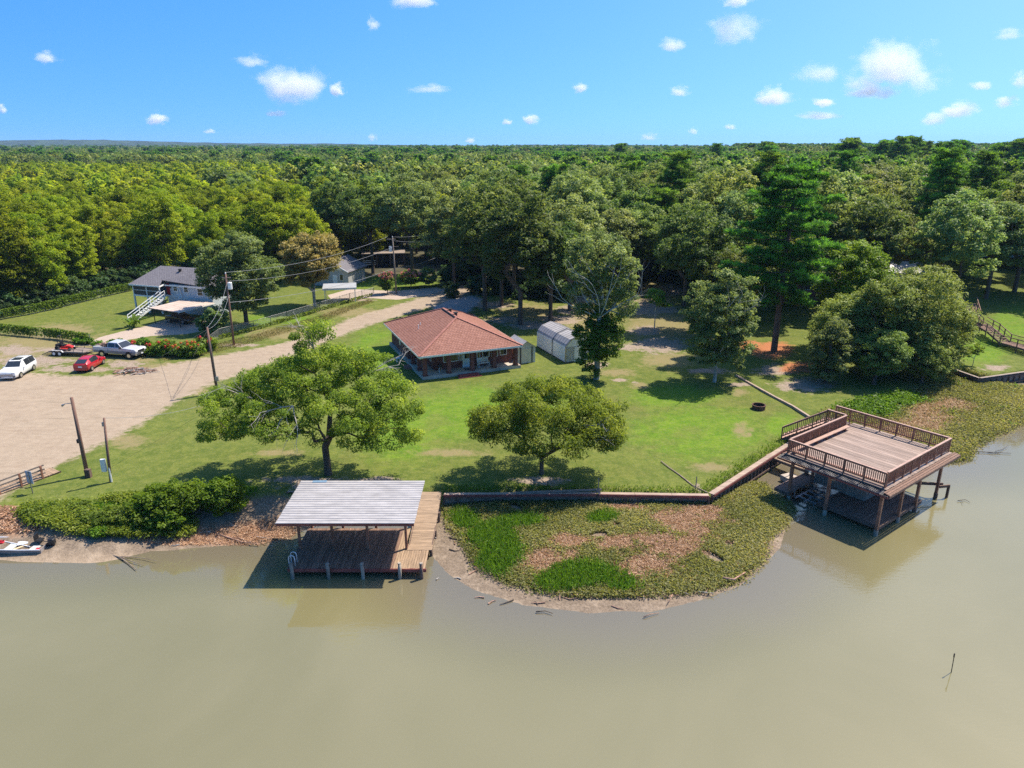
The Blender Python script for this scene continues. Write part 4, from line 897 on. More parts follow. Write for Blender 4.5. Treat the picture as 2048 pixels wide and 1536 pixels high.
def pickup():
    SV = paint('silver_car', (.52, .53, .55)); GY = paint('grey_car', (.20, .205, .215), .35)
    t = thing('pickup_truck', 'silver and grey two-tone pickup truck loaded with firewood', 'pickup truck', (-47.75, 83.45, 1.2), R(-13.2))
    W = .97
    def slab(prof, w, nm, mat, y=0):
        o = MB().extr_y(prof, y - w, y + w).build(nm, mat, t); b = o.modifiers.new('edge', 'BEVEL'); b.width = .05; b.segments = 2; b.limit_method = 'ANGLE'; return o
    slab([(-3.0, .55), (2.75, .50), (2.95, .62), (2.95, .86), (.9, .86), (-3.0, .84)], W, 'lower_body', GY)
    slab([(.95, .86), (2.95, .86), (2.98, 1.05), (2.85, 1.18), (1.0, 1.30)], W * .96, 'bonnet', SV)
    slab([(-.95, .86), (1.05, .86), (1.05, 1.28), (-.95, 1.30)], W, 'cab_lower', SV)
    cab = MB().add([(-.95, -.93, 1.28), (1.12, -.93, 1.28), (.42, -.74, 1.86), (-.88, -.74, 1.86), (-.95, .93, 1.28), (1.12, .93, 1.28), (.42, .74, 1.86), (-.88, .74, 1.86)], [(0, 1, 2, 3), (7, 6, 5, 4), (1, 5, 6, 2), (3, 2, 6, 7), (4, 0, 3, 7)]).build('cab_roof', SV, t)
    for s_ in (-1, 1):
        MB().add([(x, s_ * (y + .015), z) for x, y, z in ((.2, .915, 1.33), (.95, .915, 1.33), (.42, .775, 1.76), (.15, .77, 1.78))], [(0, 1, 2, 3)]).build('side_window', GLASS, t)
        MB().add([(x, s_ * (y + .015), z) for x, y, z in ((-.85, .915, 1.33), (.12, .915, 1.33), (.08, .77, 1.78), (-.8, .77, 1.78))], [(0, 1, 2, 3)]).build('side_window', GLASS, t)
        slab([(-3.0, .84), (-.98, .84), (-.98, 1.30), (-3.0, 1.26)], .06, 'bed_side', SV, s_ * (W - .06))
        MB().box(1.0, s_ * 1.08, 1.35, .15, .24, .22).build('mirror', BLACK, t)
        MB().box(2.93, s_ * .72, .98, .12, .36, .18).build('headlight', HEADL, t); MB().box(-3.02, s_ * .88, 1.05, .06, .12, .3).build('taillight', TAILL, t)
        MB().box(.1, s_ * .96, .52, 2.0, .1, .07).build('running_board', CHROME, t)
    MB().add([(1.14, -.84, 1.34), (1.14, .84, 1.34), (.47, .68, 1.83), (.47, -.68, 1.83)], [(0, 1, 2, 3)]).build('windscreen', GLASS, t)
    MB().add([(-.965, -.8, 1.34), (-.965, .8, 1.34), (-.90, .68, 1.8), (-.90, -.68, 1.8)], [(0, 1, 2, 3)]).build('rear_window', GLASS, t)
    MB().box(-3.02, 0, 1.05, .05, 1.7, .4).build('tailgate', SV, t); MB().box(-2.0, 0, .82, 2.0, 1.7, .05).build('bed_floor', BLACK, t)
    MB().box(3.02, 0, .62, .16, 1.95, .24).build('front_bumper', CHROME, t); MB().box(-3.1, 0, .6, .14, 1.85, .2).build('rear_bumper', CHROME, t)
    MB().box(2.99, 0, .96, .05, 1.0, .22).build('grille', BLACK, t); MB().box(3.11, 0, .62, .02, .36, .14).build('number_plate', PLATE, t)
    ty = MB().tube([(0, -.13, 0), (0, -.12, 0), (0, .12, 0), (0, .13, 0)], [.36, .39, .39, .36], 18).mesh('tyre', RUBBER, True); rm = MB().tube([(0, -.135, 0), (0, .135, 0)], .24, 12).mesh('rim', CHROME)
    for x in (1.95, -1.85):
        for s_ in (-1, 1):
            w = link('wheel', ty, t, (x, s_ * .86, .39)); link('rim', rm, w); MB().tube([(x, s_ * .7, .46), (x, s_ * .978, .46)], .46, 16).build('wheel_arch', BLACK, t)
    # firewood in the bed
    F = t.matrix_basis
    for i in range(26):
        L_ = rnd.uniform(.35, .6); p = F @ Vector((rnd.uniform(-2.8, -1.2), rnd.uniform(-.55, .55), .95 + .022 * i)); a = rnd.uniform(0, 3.1)
        v = Vector((math.cos(a), math.sin(a), rnd.uniform(-.35, .35))) * L_ / 2
        tag(MB().tube([-v, v], rnd.uniform(.06, .11), 7).build('firewood_log', LOG, None, loc=p), 'cut firewood log heaped in the bed of the silver pickup', 'log', 'firewood logs in the pickup bed')
    MB().box(-1.15, 0, 1.45, .12, 1.7, .5).build('headache_rack', BLACK, t)
LOG = M('cut_log', (.33, .20, .14), .9, .45, 4, .4, 12)
pickup()

def trailer():
    t = thing('utility_trailer', 'low flat twin-axle trailer hitched behind the silver pickup', 'trailer', (-54.2, 84.3, 1.2), R(-8))
    FR = M('trailer_frame', (.12, .12, .125), .5, .2)
    pl = box_mesh('floor_plank', 4.6, .17, .05, GREYWOOD)
    copies('floor_plank', pl, [(0, -.78 + i * .195, .52, 0) for i in range(9)], t)
    for y in (-.95, .95):
        MB().box(0, y, .50, 4.7, .08, .14).build('side_rail', FR, t); MB().box(.6, y, .85, 3.4, .05, .05).build('top_rail', FR, t)
        for x in (-1.0, 0, 1.0, 2.2): MB().box(x, y, .68, .05, .05, .34).build('stake', FR, t)
        MB().add([(-2.0, y * 1.03, .5), (-1.85, y * 1.03, .72), (-.5, y * 1.03, .72), (-.3, y * 1.03, .5), (-2.0, y * 1.22, .5), (-1.85, y * 1.22, .72), (-.5, y * 1.22, .72), (-.3, y * 1.22, .5)], [(0, 1, 5, 4), (1, 2, 6, 5), (2, 3, 7, 6)]).build('fender', WHITE_METAL, t)
    MB().bar((2.3, .6, .45), (3.4, 0, .5), .08, .1).bar((2.3, -.6, .45), (3.4, 0, .5), .08, .1).build('drawbar', FR, t)
    r = MB(); [r.bar((-2.3, y, .5), (-3.4, y, .06), .06, .06) for y in (-.9, -.45, 0, .45, .9)]; [r.bar((-2.4 - i * .2, -.92, .46 - i * .08), (-2.4 - i * .2, .92, .46 - i * .08), .05, .04) for i in range(6)]; r.build('ramp', FR, t)
    ty = MB().tube([(0, -.1, 0), (0, -.09, 0), (0, .09, 0), (0, .1, 0)], [.27, .3, .3, .27], 16).mesh('tyre', RUBBER, True); rm = MB().tube([(0, -.105, 0), (0, .105, 0)], .19, 12).mesh('rim', WHITE_METAL)
    for x in (-1.55, -.8):
        for y in (-1.06, 1.06): w = link('wheel', ty, t, (x, y, .3)); link('rim', rm, w)
    F = t.matrix_basis
    m = thing('riding_mower', 'red zero-turn mower with a roll bar standing on the trailer', 'mower', F @ Vector((-1.0, 0, .55)), R(-8))
    RM = M('mower_red', (.50, .03, .02), .4, .1)
    MB().box(.25, 0, .38, 1.1, .6, .22).build('chassis', RM, m); MB().add([(.5, -.3, .49), (1.25, -.25, .35), (1.25, .25, .35), (.5, .3, .49), (.5, -.3, .62), (1.2, -.2, .45), (1.2, .2, .45), (.5, .3, .62)], [(0, 1, 5, 4), (1, 2, 6, 5), (2, 3, 7, 6), (4, 5, 6, 7), (3, 0, 4, 7)]).build('foot_deck', RM, m)
    MB().box(-.55, 0, .5, .6, .7, .42).build('engine', BLACK, m)
    MB().box(.05, 0, .58, .5, .5, .12).build('seat', BLACK, m); MB().box(-.2, 0, .85, .12, .5, .5).build('backrest', BLACK, m)
    MB().tube([(-.35, -.42, .5), (-.35, -.42, 1.55), (-.35, -.3, 1.72), (-.35, .3, 1.72), (-.35, .42, 1.55), (-.35, .42, .5)], .04, 7).build('roll_bar', BLACK, m)
    for y in (-.35, .35): MB().tube([(.35, y, .5), (.5, y, .95), (.42, y * .5, 1.0)], .025, 6).build('control_lever', BLACK, m)
    MB().box(.35, 0, .2, .9, 1.3, .16).build('mower_deck', RM, m)
    for x, y, r_ in ((-.5, -.5, .28), (-.5, .5, .28), (1.1, -.42, .15), (1.1, .42, .15)): MB().tube([(x, y - .1, r_), (x, y + .1, r_)], r_, 14).build('wheel', RUBBER, m)
trailer()

# pile of cut branches on the dirt
pc = at(272, 744, 1.2); pr = thing('branch_pile', 'heap of cut grey branches lying on the bare dirt near the red car', 'wood pile', pc)
for i in range(110):
    r_ = rnd.random() ** .6; a = rnd.uniform(0, 6.28); x, y = 2.1 * r_ * math.cos(a), 1.0 * r_ * math.sin(a); z = .06 + .62 * (1 - r_) * rnd.random()
    L_ = rnd.uniform(.5, 1.9); b = rnd.gauss(.2, .7); v = Vector((math.cos(b), math.sin(b), rnd.uniform(-.12, .18))) * L_ / 2; c = Vector((x, y, z)); k = Vector((rnd.gauss(0, .05), rnd.gauss(0, .05), rnd.gauss(0, .04)))
    q = [c - v, c + k, c + v]; q = [Vector((p.x, p.y, max(p.z, .03))) for p in q]
    MB().tube(q, [rnd.uniform(.03, .07), .04, .02], 5).build('branch', LOG if i % 3 else BARK_PALE, pr)

# ------------------------------------------------------------------ fishing boat on the bank
def fishing_boat():
    t = thing('fishing_boat', 'flat grey-green fishing boat with outboard motor nosed along the muddy bank', 'boat', (-33.2, 41.35, -.05), R(-1.5))
    HULL = M('boat_hull', (.30, .27, .25), .5, .2, 1.5); INS = M('boat_inside', (.36, .40, .37), .6, .15, 2)
    st = [(2.35, .72, .12, .52), (1.0, .78, .10, .52), (-.6, .80, .10, .54), (-1.8, .74, .16, .58), (-2.6, .55, .34, .62), (-2.95, .38, .46, .64)]
    V = []; 
    for x, w, zb, zt in st: V += [(x, -w, zt), (x, -w * .82, zb), (x, w * .82, zb), (x, w, zt)]
    n = len(st); m = MB().add(V, [(i * 4 + k, i * 4 + k + 1, i * 4 + k + 5, i * 4 + k + 4) for i in range(n - 1) for k in range(3)] + [(0, 1, 2, 3), tuple(range((n - 1) * 4, n * 4))[::-1]])
    m.build('hull', HULL, t)
    V2 = []
    for x, w, zb, zt in st: V2 += [(x * .985, -(w - .07), zt), (x * .985, -w * .76, zb + .07), (x * .985, w * .76, zb + .07), (x * .985, w - .07, zt)]
    MB().add(V2, [(i * 4 + k, i * 4 + k + 1, i * 4 + k + 5, i * 4 + k + 4) for i in range(n - 1) for k in range(3)]).build('inner_hull', INS, t)
    for s_ in (-1, 1): MB().tube([(x, s_ * (w - .02), zt + .01) for x, w, zb, zt in st], .045, 6).build('gunwale', WHITE_METAL, t)
    MB().box(2.36, 0, .40, .06, 1.36, .34).build('transom', HULL, t)
    for x, w in ((1.75, .5), (.1, .55)): MB().box(x, 0, .42, w, 1.3, .07).build('bench', M('bench_grey' + str(w), (.46, .49, .47), .6, .1), t)
    MB().box(-1.9, 0, .50, 1.3, 1.15, .06).build('fore_deck', INS, t)
    MB().bar((.45, -.5, .40), (1.2, .35, .44), .16, .05).build('loose_board', M('raw_board', (.62, .47, .28), .7, .1), t)
    MB().bar((-.9, .4, .48), (1.35, -.2, .46), .05, .05).build('paddle', WHITE_METAL, t)
    MB().box(.62, .2, .50, .6, .5, .05, .5).build('hatch_lid', WHITE_METAL, t)
    e = MB().box(2.75, 0, .78, .42, .34, .42).build('motor_cowl', BLACK, t); b = e.modifiers.new('edge', 'BEVEL'); b.width = .09; b.segments = 3
    MB().add([(2.65, -.08, .55), (2.9, -.08, .55), (2.95, -.06, -.05), (2.75, -.06, -.05), (2.65, .08, .55), (2.9, .08, .55), (2.95, .06, -.05), (2.75, .06, -.05)], [(0, 1, 2, 3), (7, 6, 5, 4), (0, 4, 5, 1), (1, 5, 6, 2), (2, 6, 7, 3), (3, 7, 4, 0)]).build('motor_leg', BLACK, t)
    MB().box(2.48, 0, .52, .2, .3, .22).build('motor_bracket', BLACK, t); MB().tube([(2.55, 0, .72), (2.0, .1, .74)], .03, 6).build('tiller', BLACK, t)
    F = t.matrix_basis
    fs = thing('swivel_chair', 'small black swivel seat inside the fishing boat near the motor', 'seat', F @ Vector((1.75, .25, .46)))
    MB().tube([(0, 0, 0), (0, 0, .22)], .04, 6).build('pedestal', STEEL, fs); MB().box(0, 0, .26, .42, .42, .08).build('cushion', BLACK, fs); MB().box(-.2, 0, .48, .08, .4, .38).build('backrest', BLACK, fs)
    fc = thing('fuel_can', 'red plastic fuel can standing inside the fishing boat', 'can', F @ Vector((-.95, .3, .18)))
    RC = M('red_plastic', (.52, .02, .03), .4, .1); o = MB().box(0, 0, .18, .42, .3, .34).build('body', RC, fc); b = o.modifiers.new('edge', 'BEVEL'); b.width = .06; b.segments = 2
    MB().box(0, 0, .40, .22, .05, .05).build('handle', RC, fc); MB().tube([(.15, 0, .34), (.2, 0, .46)], .035, 6).build('spout', DARK, fc)
    fb = thing('tackle_bucket', 'small red bucket at the stern of the fishing boat', 'bucket', F @ Vector((2.05, -.45, .17)))
    MB().tube([(0, 0, 0), (0, 0, .3)], [.11, .14], 10).build('body', RC, fb); MB().tube([(-.14, 0, .3), (0, 0, .42), (.14, 0, .3)], .012, 5).build('handle', STEEL, fb)
fishing_boat()

# ------------------------------------------------------------------ boat ramp bridge and sign at the far left
def foot_bridge():
    t = thing('foot_bridge', 'narrow wooden foot bridge with a post-and-board rail at the edge of the dirt lot', 'bridge', (-37.2, 46.6, 1.2))
    a, b = Vector((-3.4, -3.3, -.15)), Vector((1.3, 4.4, .05)); d = b - a; L_ = d.length; u = d / L_; s_ = Vector((u.y, -u.x, 0)).normalized(); an = math.atan2(d.y, d.x)
    pm = box_mesh('deck_plank', .15, 1.35, .045, DECK_TAN)
    for i in range(int(L_ / .165)): c = a + u * (.08 + i * .165); link('deck_plank', pm, t, c + Vector((0, 0, .12)), (0, 0, an))
    for k in (-.6, .6): MB().bar(a + s_ * k, b + s_ * k, .08, .22).build('beam', PILING, t)
    n = 6
    for i in range(n):
        c = a + d * ((i + .1) / n); 
        MB().box(c.x + s_.x * .62, c.y + s_.y * .62, c.z + .35, .12, .12, 1.5, an).build('rail_post', STAIN, t)
        MB().box(c.x + s_.x * .6, c.y + s_.y * .6, c.z - .7, .15, .15, 1.5, an).build('piling', PILING_PALE, t)
    for z in (1.05, .72, .42): MB().bar(a + s_ * .56 + Vector((0, 0, z)), a + d * .88 + s_ * .56 + Vector((0, 0, z)), .05, .12).build('rail_board', GREYWOOD, t)
    p = at(66, 988, 1.15); g = thing('lot_sign', 'plain grey sign on a thin post, turned away, beside the foot bridge', 'sign', p)
    MB().box(0, 0, .9, .06, .05, 1.9).build('post', STEEL, g); MB().box(-.02, .04, 1.35, .62, .03, 1.0, R(-20)).build('panel', M('sign_back', (.36, .40, .46), .5, .1), g)
    MB().box(-.02, .015, 1.42, .62, .02, .04, R(-20)).build('brace', STEEL, g)
foot_bridge()

# ------------------------------------------------------------------ poles and wires
POLE = M('utility_pole', (.20, .115, .085), .85, .35, 1.2, .4, 12, stretch=(1, 1, .15)); POLE_GREY = M('grey_pole', (.22, .18, .15), .85, .3, 1.2, .3, 12, stretch=(1, 1, .15))
def pole(label, base, top, Ytop=None, r=.15, mat=POLE, name='utility_pole'):
    b = at(*base, 1.2); tp = far(*top, Ytop or b.y); t = thing(name, label, 'pole', b); d = tp - b
    MB().tube([(0, 0, -.4), d * .5, d], [r, r * .88, r * .72], 10).build('shaft', mat, t, True); return t, tp, d
def transformer(t, p, nm='transformer'):
    c = MB().tube([p + Vector((0, 0, -.45)), p + Vector((0, 0, -.4)), p + Vector((0, 0, .4)), p + Vector((0, 0, .46))], [.22, .28, .28, .2], 12).build(nm, WHITE_METAL, t)
    for x in (-.12, .12): MB().tube([p + Vector((x, 0, .42)), p + Vector((x, 0, .68))], .045, 6).build('bushing', GREYWOOD, c)
def insul(t, p): MB().tube([p, p + Vector((0, 0, .1)), p + Vector((0, 0, .22))], [.05, .09, .05], 7).build('insulator', WHITE, t)
pa, pa_top, da = pole('leaning reddish pole with guy wires standing behind the spreading yard tree', (435, 786), (414, 655))
MB().tube([(.16, -.1, .2), Vector((.16, -.1, 0)) + da * .8], .035, 6).build('conduit', STEEL, pa); MB().box(.2, -.15, 1.6, .3, .2, .45).build('meter_box', STEEL, pa)
pb, pb_top, db = pole('tall reddish pole with a grey transformer beside the chain-link fence', (468, 690), (451, 548)); transformer(pb, db * .84 + Vector((.42, -.1, 0))); insul(pb, db)
MB().bar(db * .95 + Vector((-.5, 0, 0)), db * .95 + Vector((.6, 0, 0)), .08, .1).build('crossarm', GREYWOOD, pb)
pd, pd_top, dd_ = pole('slim grey pole with a transformer and wires where the driveway meets the road', (793, 588), (785, 475), mat=POLE_GREY); transformer(pd, dd_ * .80 + Vector((-.45, -.1, 0))); insul(pd, dd_)
MB().bar(dd_ * .97 + Vector((-1.0, 0, 0)), dd_ * .97 + Vector((.5, 0, 0)), .1, .12).bar(dd_ * .84 + Vector((0, 0, 0)), dd_ * .84 + Vector((.9, 0, .05)), .06, .08).build('crossarm', GREYWOOD, pd)
pe, pe_top, de = pole('tall leaning dark pole with a lamp bracket at the edge of the dirt lot', (175, 951), (143, 795), r=.16)
MB().tube([de * .93, de * .94 + Vector((-.5, -.1, -.08)), de * .93 + Vector((-.75, -.1, -.1))], .03, 6).build('lamp_arm', STEEL, pe); MB().tube([de * .93 + Vector((-.58, -.1, -.08)), de * .93 + Vector((-.7, -.12, -.1)), de * .93 + Vector((-.76, -.12, -.2))], [.04, .09, .07], 8).build('lamp_head', STEEL, pe)
MB().box(.25, -.25, .3, .4, .3, .7).build('junction_box', PILING, pe); MB().box(de.x * .45 - .16, 0, de.z * .45, .18, .2, .3).build('switch_box', DARK, pe)
pf, pf_top, df_ = pole('shorter thin pole with a meter box on the lawn beside the leaning dark pole', (221, 963), (208, 836), r=.11, mat=POLE)
MB().box(-.22, -.1, 1.4, .34, .2, 1.0).build('meter_panel', WHITE_METAL, pf); MB().tube([(.12, -.05, 0), (.12, -.05, 1.2)], .07, 7).build('conduit', WHITE_METAL, pf); MB().box(df_.x - .12, 0, df_.z - .5, .2, .15, .3).build('service_head', STEEL, pf)
WIRE = M('wire', (.30, .31, .33), .5, .1, metal=.2)
def wire(name, label, a, b, sag=.5, r=.02, group='overhead wires'):
    a, b = Vector(a), Vector(b); q = []
    for i in range(13): f = i / 12; p = a.lerp(b, f); p.z -= sag * 4 * f * (1 - f); q.append(p - a)
    o = MB().tube(q, r, 5).build(name, WIRE, None, loc=a); return tag(o, label, 'wire', group)
wire('power_line', 'top power line running between the two transformer poles', pb_top + Vector((0, 0, .2)), pd_top + Vector((-.9, 0, .1)), 1.0)
wire('power_line', 'middle power line running between the two transformer poles', pb_top + Vector((.3, 0, -.9)), pd_top + Vector((0, 0, -1.6)), 1.1)
wire('power_line', 'lowest thick cable running between the two transformer poles', pb_top + Vector((0, 0, -3.6)), pd_top + Vector((0, 0, -5.2)), .9, .026)
wire('power_line', 'upper wire leading from the slim grey pole into the dark trees', pd_top + Vector((.3, 0, .1)), far(870, 464, 130), .3)
wire('power_line', 'second wire leading from the slim grey pole into the dark trees', pd_top + Vector((0, 0, -.5)), far(875, 480, 128), .3)
wire('power_line', 'low cable leading from the slim grey pole into the dark trees', pd_top + Vector((0, 0, -5.2)), far(870, 516, 132), .3, .026)
wire('service_cable', 'slack cable from the transformer pole down to the leaning reddish pole', pb_top + Vector((0, 0, -1.2)), pa_top, .7, .014)
wire('service_cable', 'second slack cable from the transformer pole down to the leaning reddish pole', pb_top + Vector((.1, 0, -2.6)), pa_top + Vector((0, 0, -.2)), .9, .014)
wire('guy_wire', 'straight guy wire from the leaning reddish pole to the roadside shrubs', pa_top + Vector((0, 0, -.3)), at(385, 715, 1.2), 0, .013)
wire('guy_wire', 'long guy wire from the leaning reddish pole towards the pickup truck', pa_top + Vector((0, 0, -.2)), at(318, 716, 1.2), 0, .013)
wire('service_cable', 'thin cable from the short lawn pole to the yard tree', pf_top, far(432, 800, 66), .5, .016)

# ------------------------------------------------------------------ small yard things
p = at(1517, 818, 1.2); t = thing('fire_ring', 'rusty steel fire ring on the lawn near the boathouse', 'fire pit', p)
R_, r_ = .62, .57; V = []
for k in range(28):
    a = 2 * math.pi * k / 28; ca, sa = math.cos(a), math.sin(a); V += [(R_ * ca, R_ * sa, 0), (R_ * ca, R_ * sa, .42), (r_ * ca, r_ * sa, .42), (r_ * ca, r_ * sa, .02)]
MB().add(V, [(4 * k + j, 4 * ((k + 1) % 28) + j, 4 * ((k + 1) % 28) + j + 1, 4 * k + j + 1) for k in range(28) for j in range(3)]).build('ring', RUST, t)
MB().tube([(0, 0, .01), (0, 0, .06)], .58, 20).build('ash_bed', M('ash', (.03, .028, .026), .95, .4, 6), t)
V = []
for k in range(28): a = 2 * math.pi * k / 28; ca, sa = math.cos(a), math.sin(a); V += [((R_ + .04) * ca, (R_ + .04) * sa, .42), ((R_ + .04) * ca, (R_ + .04) * sa, .46), ((r_ - .02) * ca, (r_ - .02) * sa, .46), ((r_ - .02) * ca, (r_ - .02) * sa, .42)]
MB().add(V, [(4 * k + j, 4 * ((k + 1) % 28) + j, 4 * ((k + 1) % 28) + (j + 1) % 4, 4 * k + (j + 1) % 4) for k in range(28) for j in range(4)]).build('rim', RUST, t)
p = at(1903, 1345, 0); q = far(1909, 1307, p.y)
st_ = thing('marker_stick', 'thin dark stick poking out of the open muddy water', 'stick', p)
MB().tube([(0, 0, -.4), (q - p) * .6, q - p], [.022, .02, .018], 6).build('shaft', DARK, st_); MB().tube([(q - p) * .8, (q - p)], .032, 6).build('tip', BLACK, st_)
p = at(882, 575, 1.2); t = thing('mailbox', 'dark mailbox on a post at the mouth of the concrete drive', 'mailbox', p)
MB().box(0, 0, .5, .1, .1, 1.1).build('post', PILING, t); MB().box(0, 0, 1.15, .3, .5, .3).tube([(0, -.25, 1.3), (0, .25, 1.3)], .15, 10).build('box', BLACK, t)
p = at(742, 712, 1.2); o = thing('septic_lid', 'round pale concrete lid lying in the grass left of the brick house', 'lid', p)
MB().tube([(0, 0, -.05), (0, 0, .06)], [.55, .5], 18).build('cover', CONCRETE, o); MB().box(0, 0, .08, .3, .06, .05).build('handle', STEEL, o)
c = at(1578, 958, .2); t = thing('concrete_block', 'broken concrete block in the shallow pool beside the boathouse walkway', 'block', c)
o = MB().box(0, 0, .1, 1.1, .8, .45, R(25)).build('slab', CONCRETE, t); MB().tube([(0, 0, .3), (.05, 0, 1.4)], .04, 6).build('pipe', STEEL, t)

# driftwood and dead branches on the shore and in the shallows
def deadwood(label, pts, z, r, mat=BARK_PALE, forks=()):
    q = [at(x, y, z) for x, y in pts]; o = q[0].copy(); t = thing('dead_branch', label, 'branch', o)
    n = len(q); MB().tube([p - o + Vector((0, 0, r + rnd.uniform(0, .06))) for p in q], [r * (1 - .6 * i / (n - 1)) for i in range(n)], 6).build('stem', mat, t, True)
    for f in forks:
        w = [at(x, y, z) for x, y in f]; m_ = len(w); MB().tube([p - o + Vector((0, 0, r + rnd.uniform(0, .1))) for p in w], [r * .6 * (1 - .6 * i / (m_ - 1)) for i in range(m_)], 5).build('twig', mat, t, True)
deadwood('forked dead branch half sunk in the shallows right of the fishing boat', [(187, 1107), (215, 1110), (240, 1117), (256, 1128), (273, 1142)], 0, .055, M('drift', (.22, .17, .13), .85, .3, 3), [[(240, 1117), (262, 1116), (290, 1120), (315, 1126)], [(240, 1117), (265, 1126), (288, 1133)], [(187, 1107), (205, 1106), (222, 1101)]])
deadwood('long dead branch lying along the muddy bank left of the dock', [(425, 1067), (455, 1077), (485, 1086), (520, 1091)], .08, .06, LOG, [[(455, 1077), (478, 1078), (505, 1090)]])
deadwood('curved bare branch floating in the water right of the boathouse', [(1905, 902), (1950, 905), (1990, 906), (2022, 908)], .03, .05, BARK, [[(1990, 906), (2005, 900), (2016, 893)], [(1975, 906), (2000, 911)]])
deadwood('twisted twig breaking the water surface beside the boathouse rail', [(1915, 1003), (1930, 1001), (1940, 1006)], .02, .03, BARK, [[(1922, 1002), (1926, 1010)]])
deadwood('stout log at the edge of the green water plants facing the lake', [(1445, 1160), (1468, 1163), (1490, 1148)], .15, .10, LOG)
deadwood('dark curved stick lying on the silt off the point', [(1072, 1225), (1090, 1224), (1106, 1229)], .03, .04, BARK)
deadwood('pale stick lying on the silt off the point', [(1287, 1236), (1300, 1231), (1318, 1227)], .03, .035, LOG)
deadwood('pale bent stick against the left edge of the water plants', [(931, 1085), (932, 1098), (942, 1042)], .12, .04, BARK_PALE)
for i, (x, y, dx, dy) in enumerate(((1355, 1180, 22, 10), (1375, 1172, 20, 16), (1395, 1185, 35, 4), (1330, 1195, 26, -3), (1280, 1180, 10, 22), (1345, 1190, -10, 18), (1240, 1172, 60, 8), (1420, 1170, -12, 20))):
    deadwood('bare stick tangled along the wet rim of the planted point', [(x, y), (x + dx * .5, y + dy * .6), (x + dx, y + dy)], .12, .04, LOG if i % 2 else BARK_PALE)
    bpy.context.scene.collection.objects[-1]
for o in [o for o in COL.objects if o.get('label', '').startswith('bare stick tangled')]: o['group'] = 'sticks on the rim of the point'
for i in range(46):
    x, y = rnd.choice([(rnd.uniform(250, 560), rnd.uniform(1060, 1092)), (rnd.uniform(870, 960), rnd.uniform(1060, 1170)), (rnd.uniform(0, 120), rnd.uniform(1050, 1075)), (rnd.uniform(960, 1300), rnd.uniform(1188, 1215))])
    dx, dy = rnd.uniform(-28, 28), rnd.uniform(-7, 7)
    q = [at(x + dx * f, y + dy * f, 0) for f in (0, .5, 1)]; zz = [max(gz(p.x, p.y), 0) + .05 for p in q]
    o = Vector((q[0].x, q[0].y, zz[0])); w = [Vector((p.x, p.y + rnd.uniform(-.1, .1), z)) - o for p, z in zip(q, zz)]
    tag(MB().tube(w, [.045, .035, .018], 5).build('driftwood_stick', rnd.choice([LOG, BARK_PALE, BARK]), None, loc=o), 'small driftwood stick washed up on the muddy shore', 'stick', 'driftwood sticks on the shore')

# ------------------------------------------------------------------ chain-link fences
MESHW = bpy.data.materials.new('chain_link'); MESHW.use_nodes = True
_n = MESHW.node_tree; _b = _n.nodes['Principled BSDF']; _b.inputs['Base Color'].default_value = (.42, .45, .45, 1); _b.inputs['Metallic'].default_value = .4; _b.inputs['Roughness'].default_value = .5
_tc = _n.nodes.new('ShaderNodeTexCoord'); _sp = _n.nodes.new('ShaderNodeSeparateXYZ'); _n.links.new(_tc.outputs['UV'], _sp.inputs[0])
_d1 = math_(_n, 'LESS_THAN', math_(_n, 'FRACT', math_(_n, 'ADD', _sp.outputs[0], _sp.outputs[1])), .13); _d2 = math_(_n, 'LESS_THAN', math_(_n, 'FRACT', math_(_n, 'SUBTRACT', _sp.outputs[0], _sp.outputs[1])), .13)
_n.links.new(math_(_n, 'MAXIMUM', _d1, _d2), _b.inputs['Alpha'])
def fence(label, pts, h=1.25, gap=3.0):
    q = [Vector((*p, gz(*p))) for p in pts]; o = q[0].copy(); t = thing('chain_link_fence', label, 'fence', o); q = [p - o for p in q]
    pm = MB().tube([(0, 0, -.2), (0, 0, h + .05)], .045, 7).mesh('post', STEEL)
    me_v, me_f, uv = [], [], []
    for a, b in zip(q[:-1], q[1:]):
        d = b - a; n = max(1, round(d.length / gap))
        for i in range(n + 1): link('post', pm, t, a + d * (i / n))
        MB().tube([a + Vector((0, 0, h)), b + Vector((0, 0, h))], .032, 6).build('top_rail', STEEL, t)
        k = len(me_v); me_v += [a + Vector((0, 0, .02)), b + Vector((0, 0, .02)), b + Vector((0, 0, h)), a + Vector((0, 0, h))]; me_f.append((k, k + 1, k + 2, k + 3)); L_ = d.length / .12; H_ = h / .12; uv += [(0, 0), (L_, 0), (L_, H_), (0, H_)]
    me = bpy.data.meshes.new('wire_mesh'); me.from_pydata(me_v, [], me_f); me.materials.append(MESHW)
    ul = me.uv_layers.new(name='UVMap'); ul.data.foreach_set('uv', [c for p in uv for c in p]); link('wire_mesh', me, t); return t
F2 = lambda *l: [tuple(at(x, y, 1.2)[:2]) for x, y in l]
fence('chain-link fence with leafy vines between the dirt lot and the neighbouring lawn', F2((-70, 655), (0, 668), (60, 673), (120, 679), (182, 688)))
fence('chain-link fence running beside the road from the red flowering shrubs to the driveway', F2((408, 700), (440, 676), (508, 660), (575, 640), (640, 620), (700, 602), (748, 590)))
fence('vine-covered chain-link fence along the foot of the left wood', F2((-60, 655), (0, 640), (60, 629), (120, 616), (190, 598), (268, 580)))

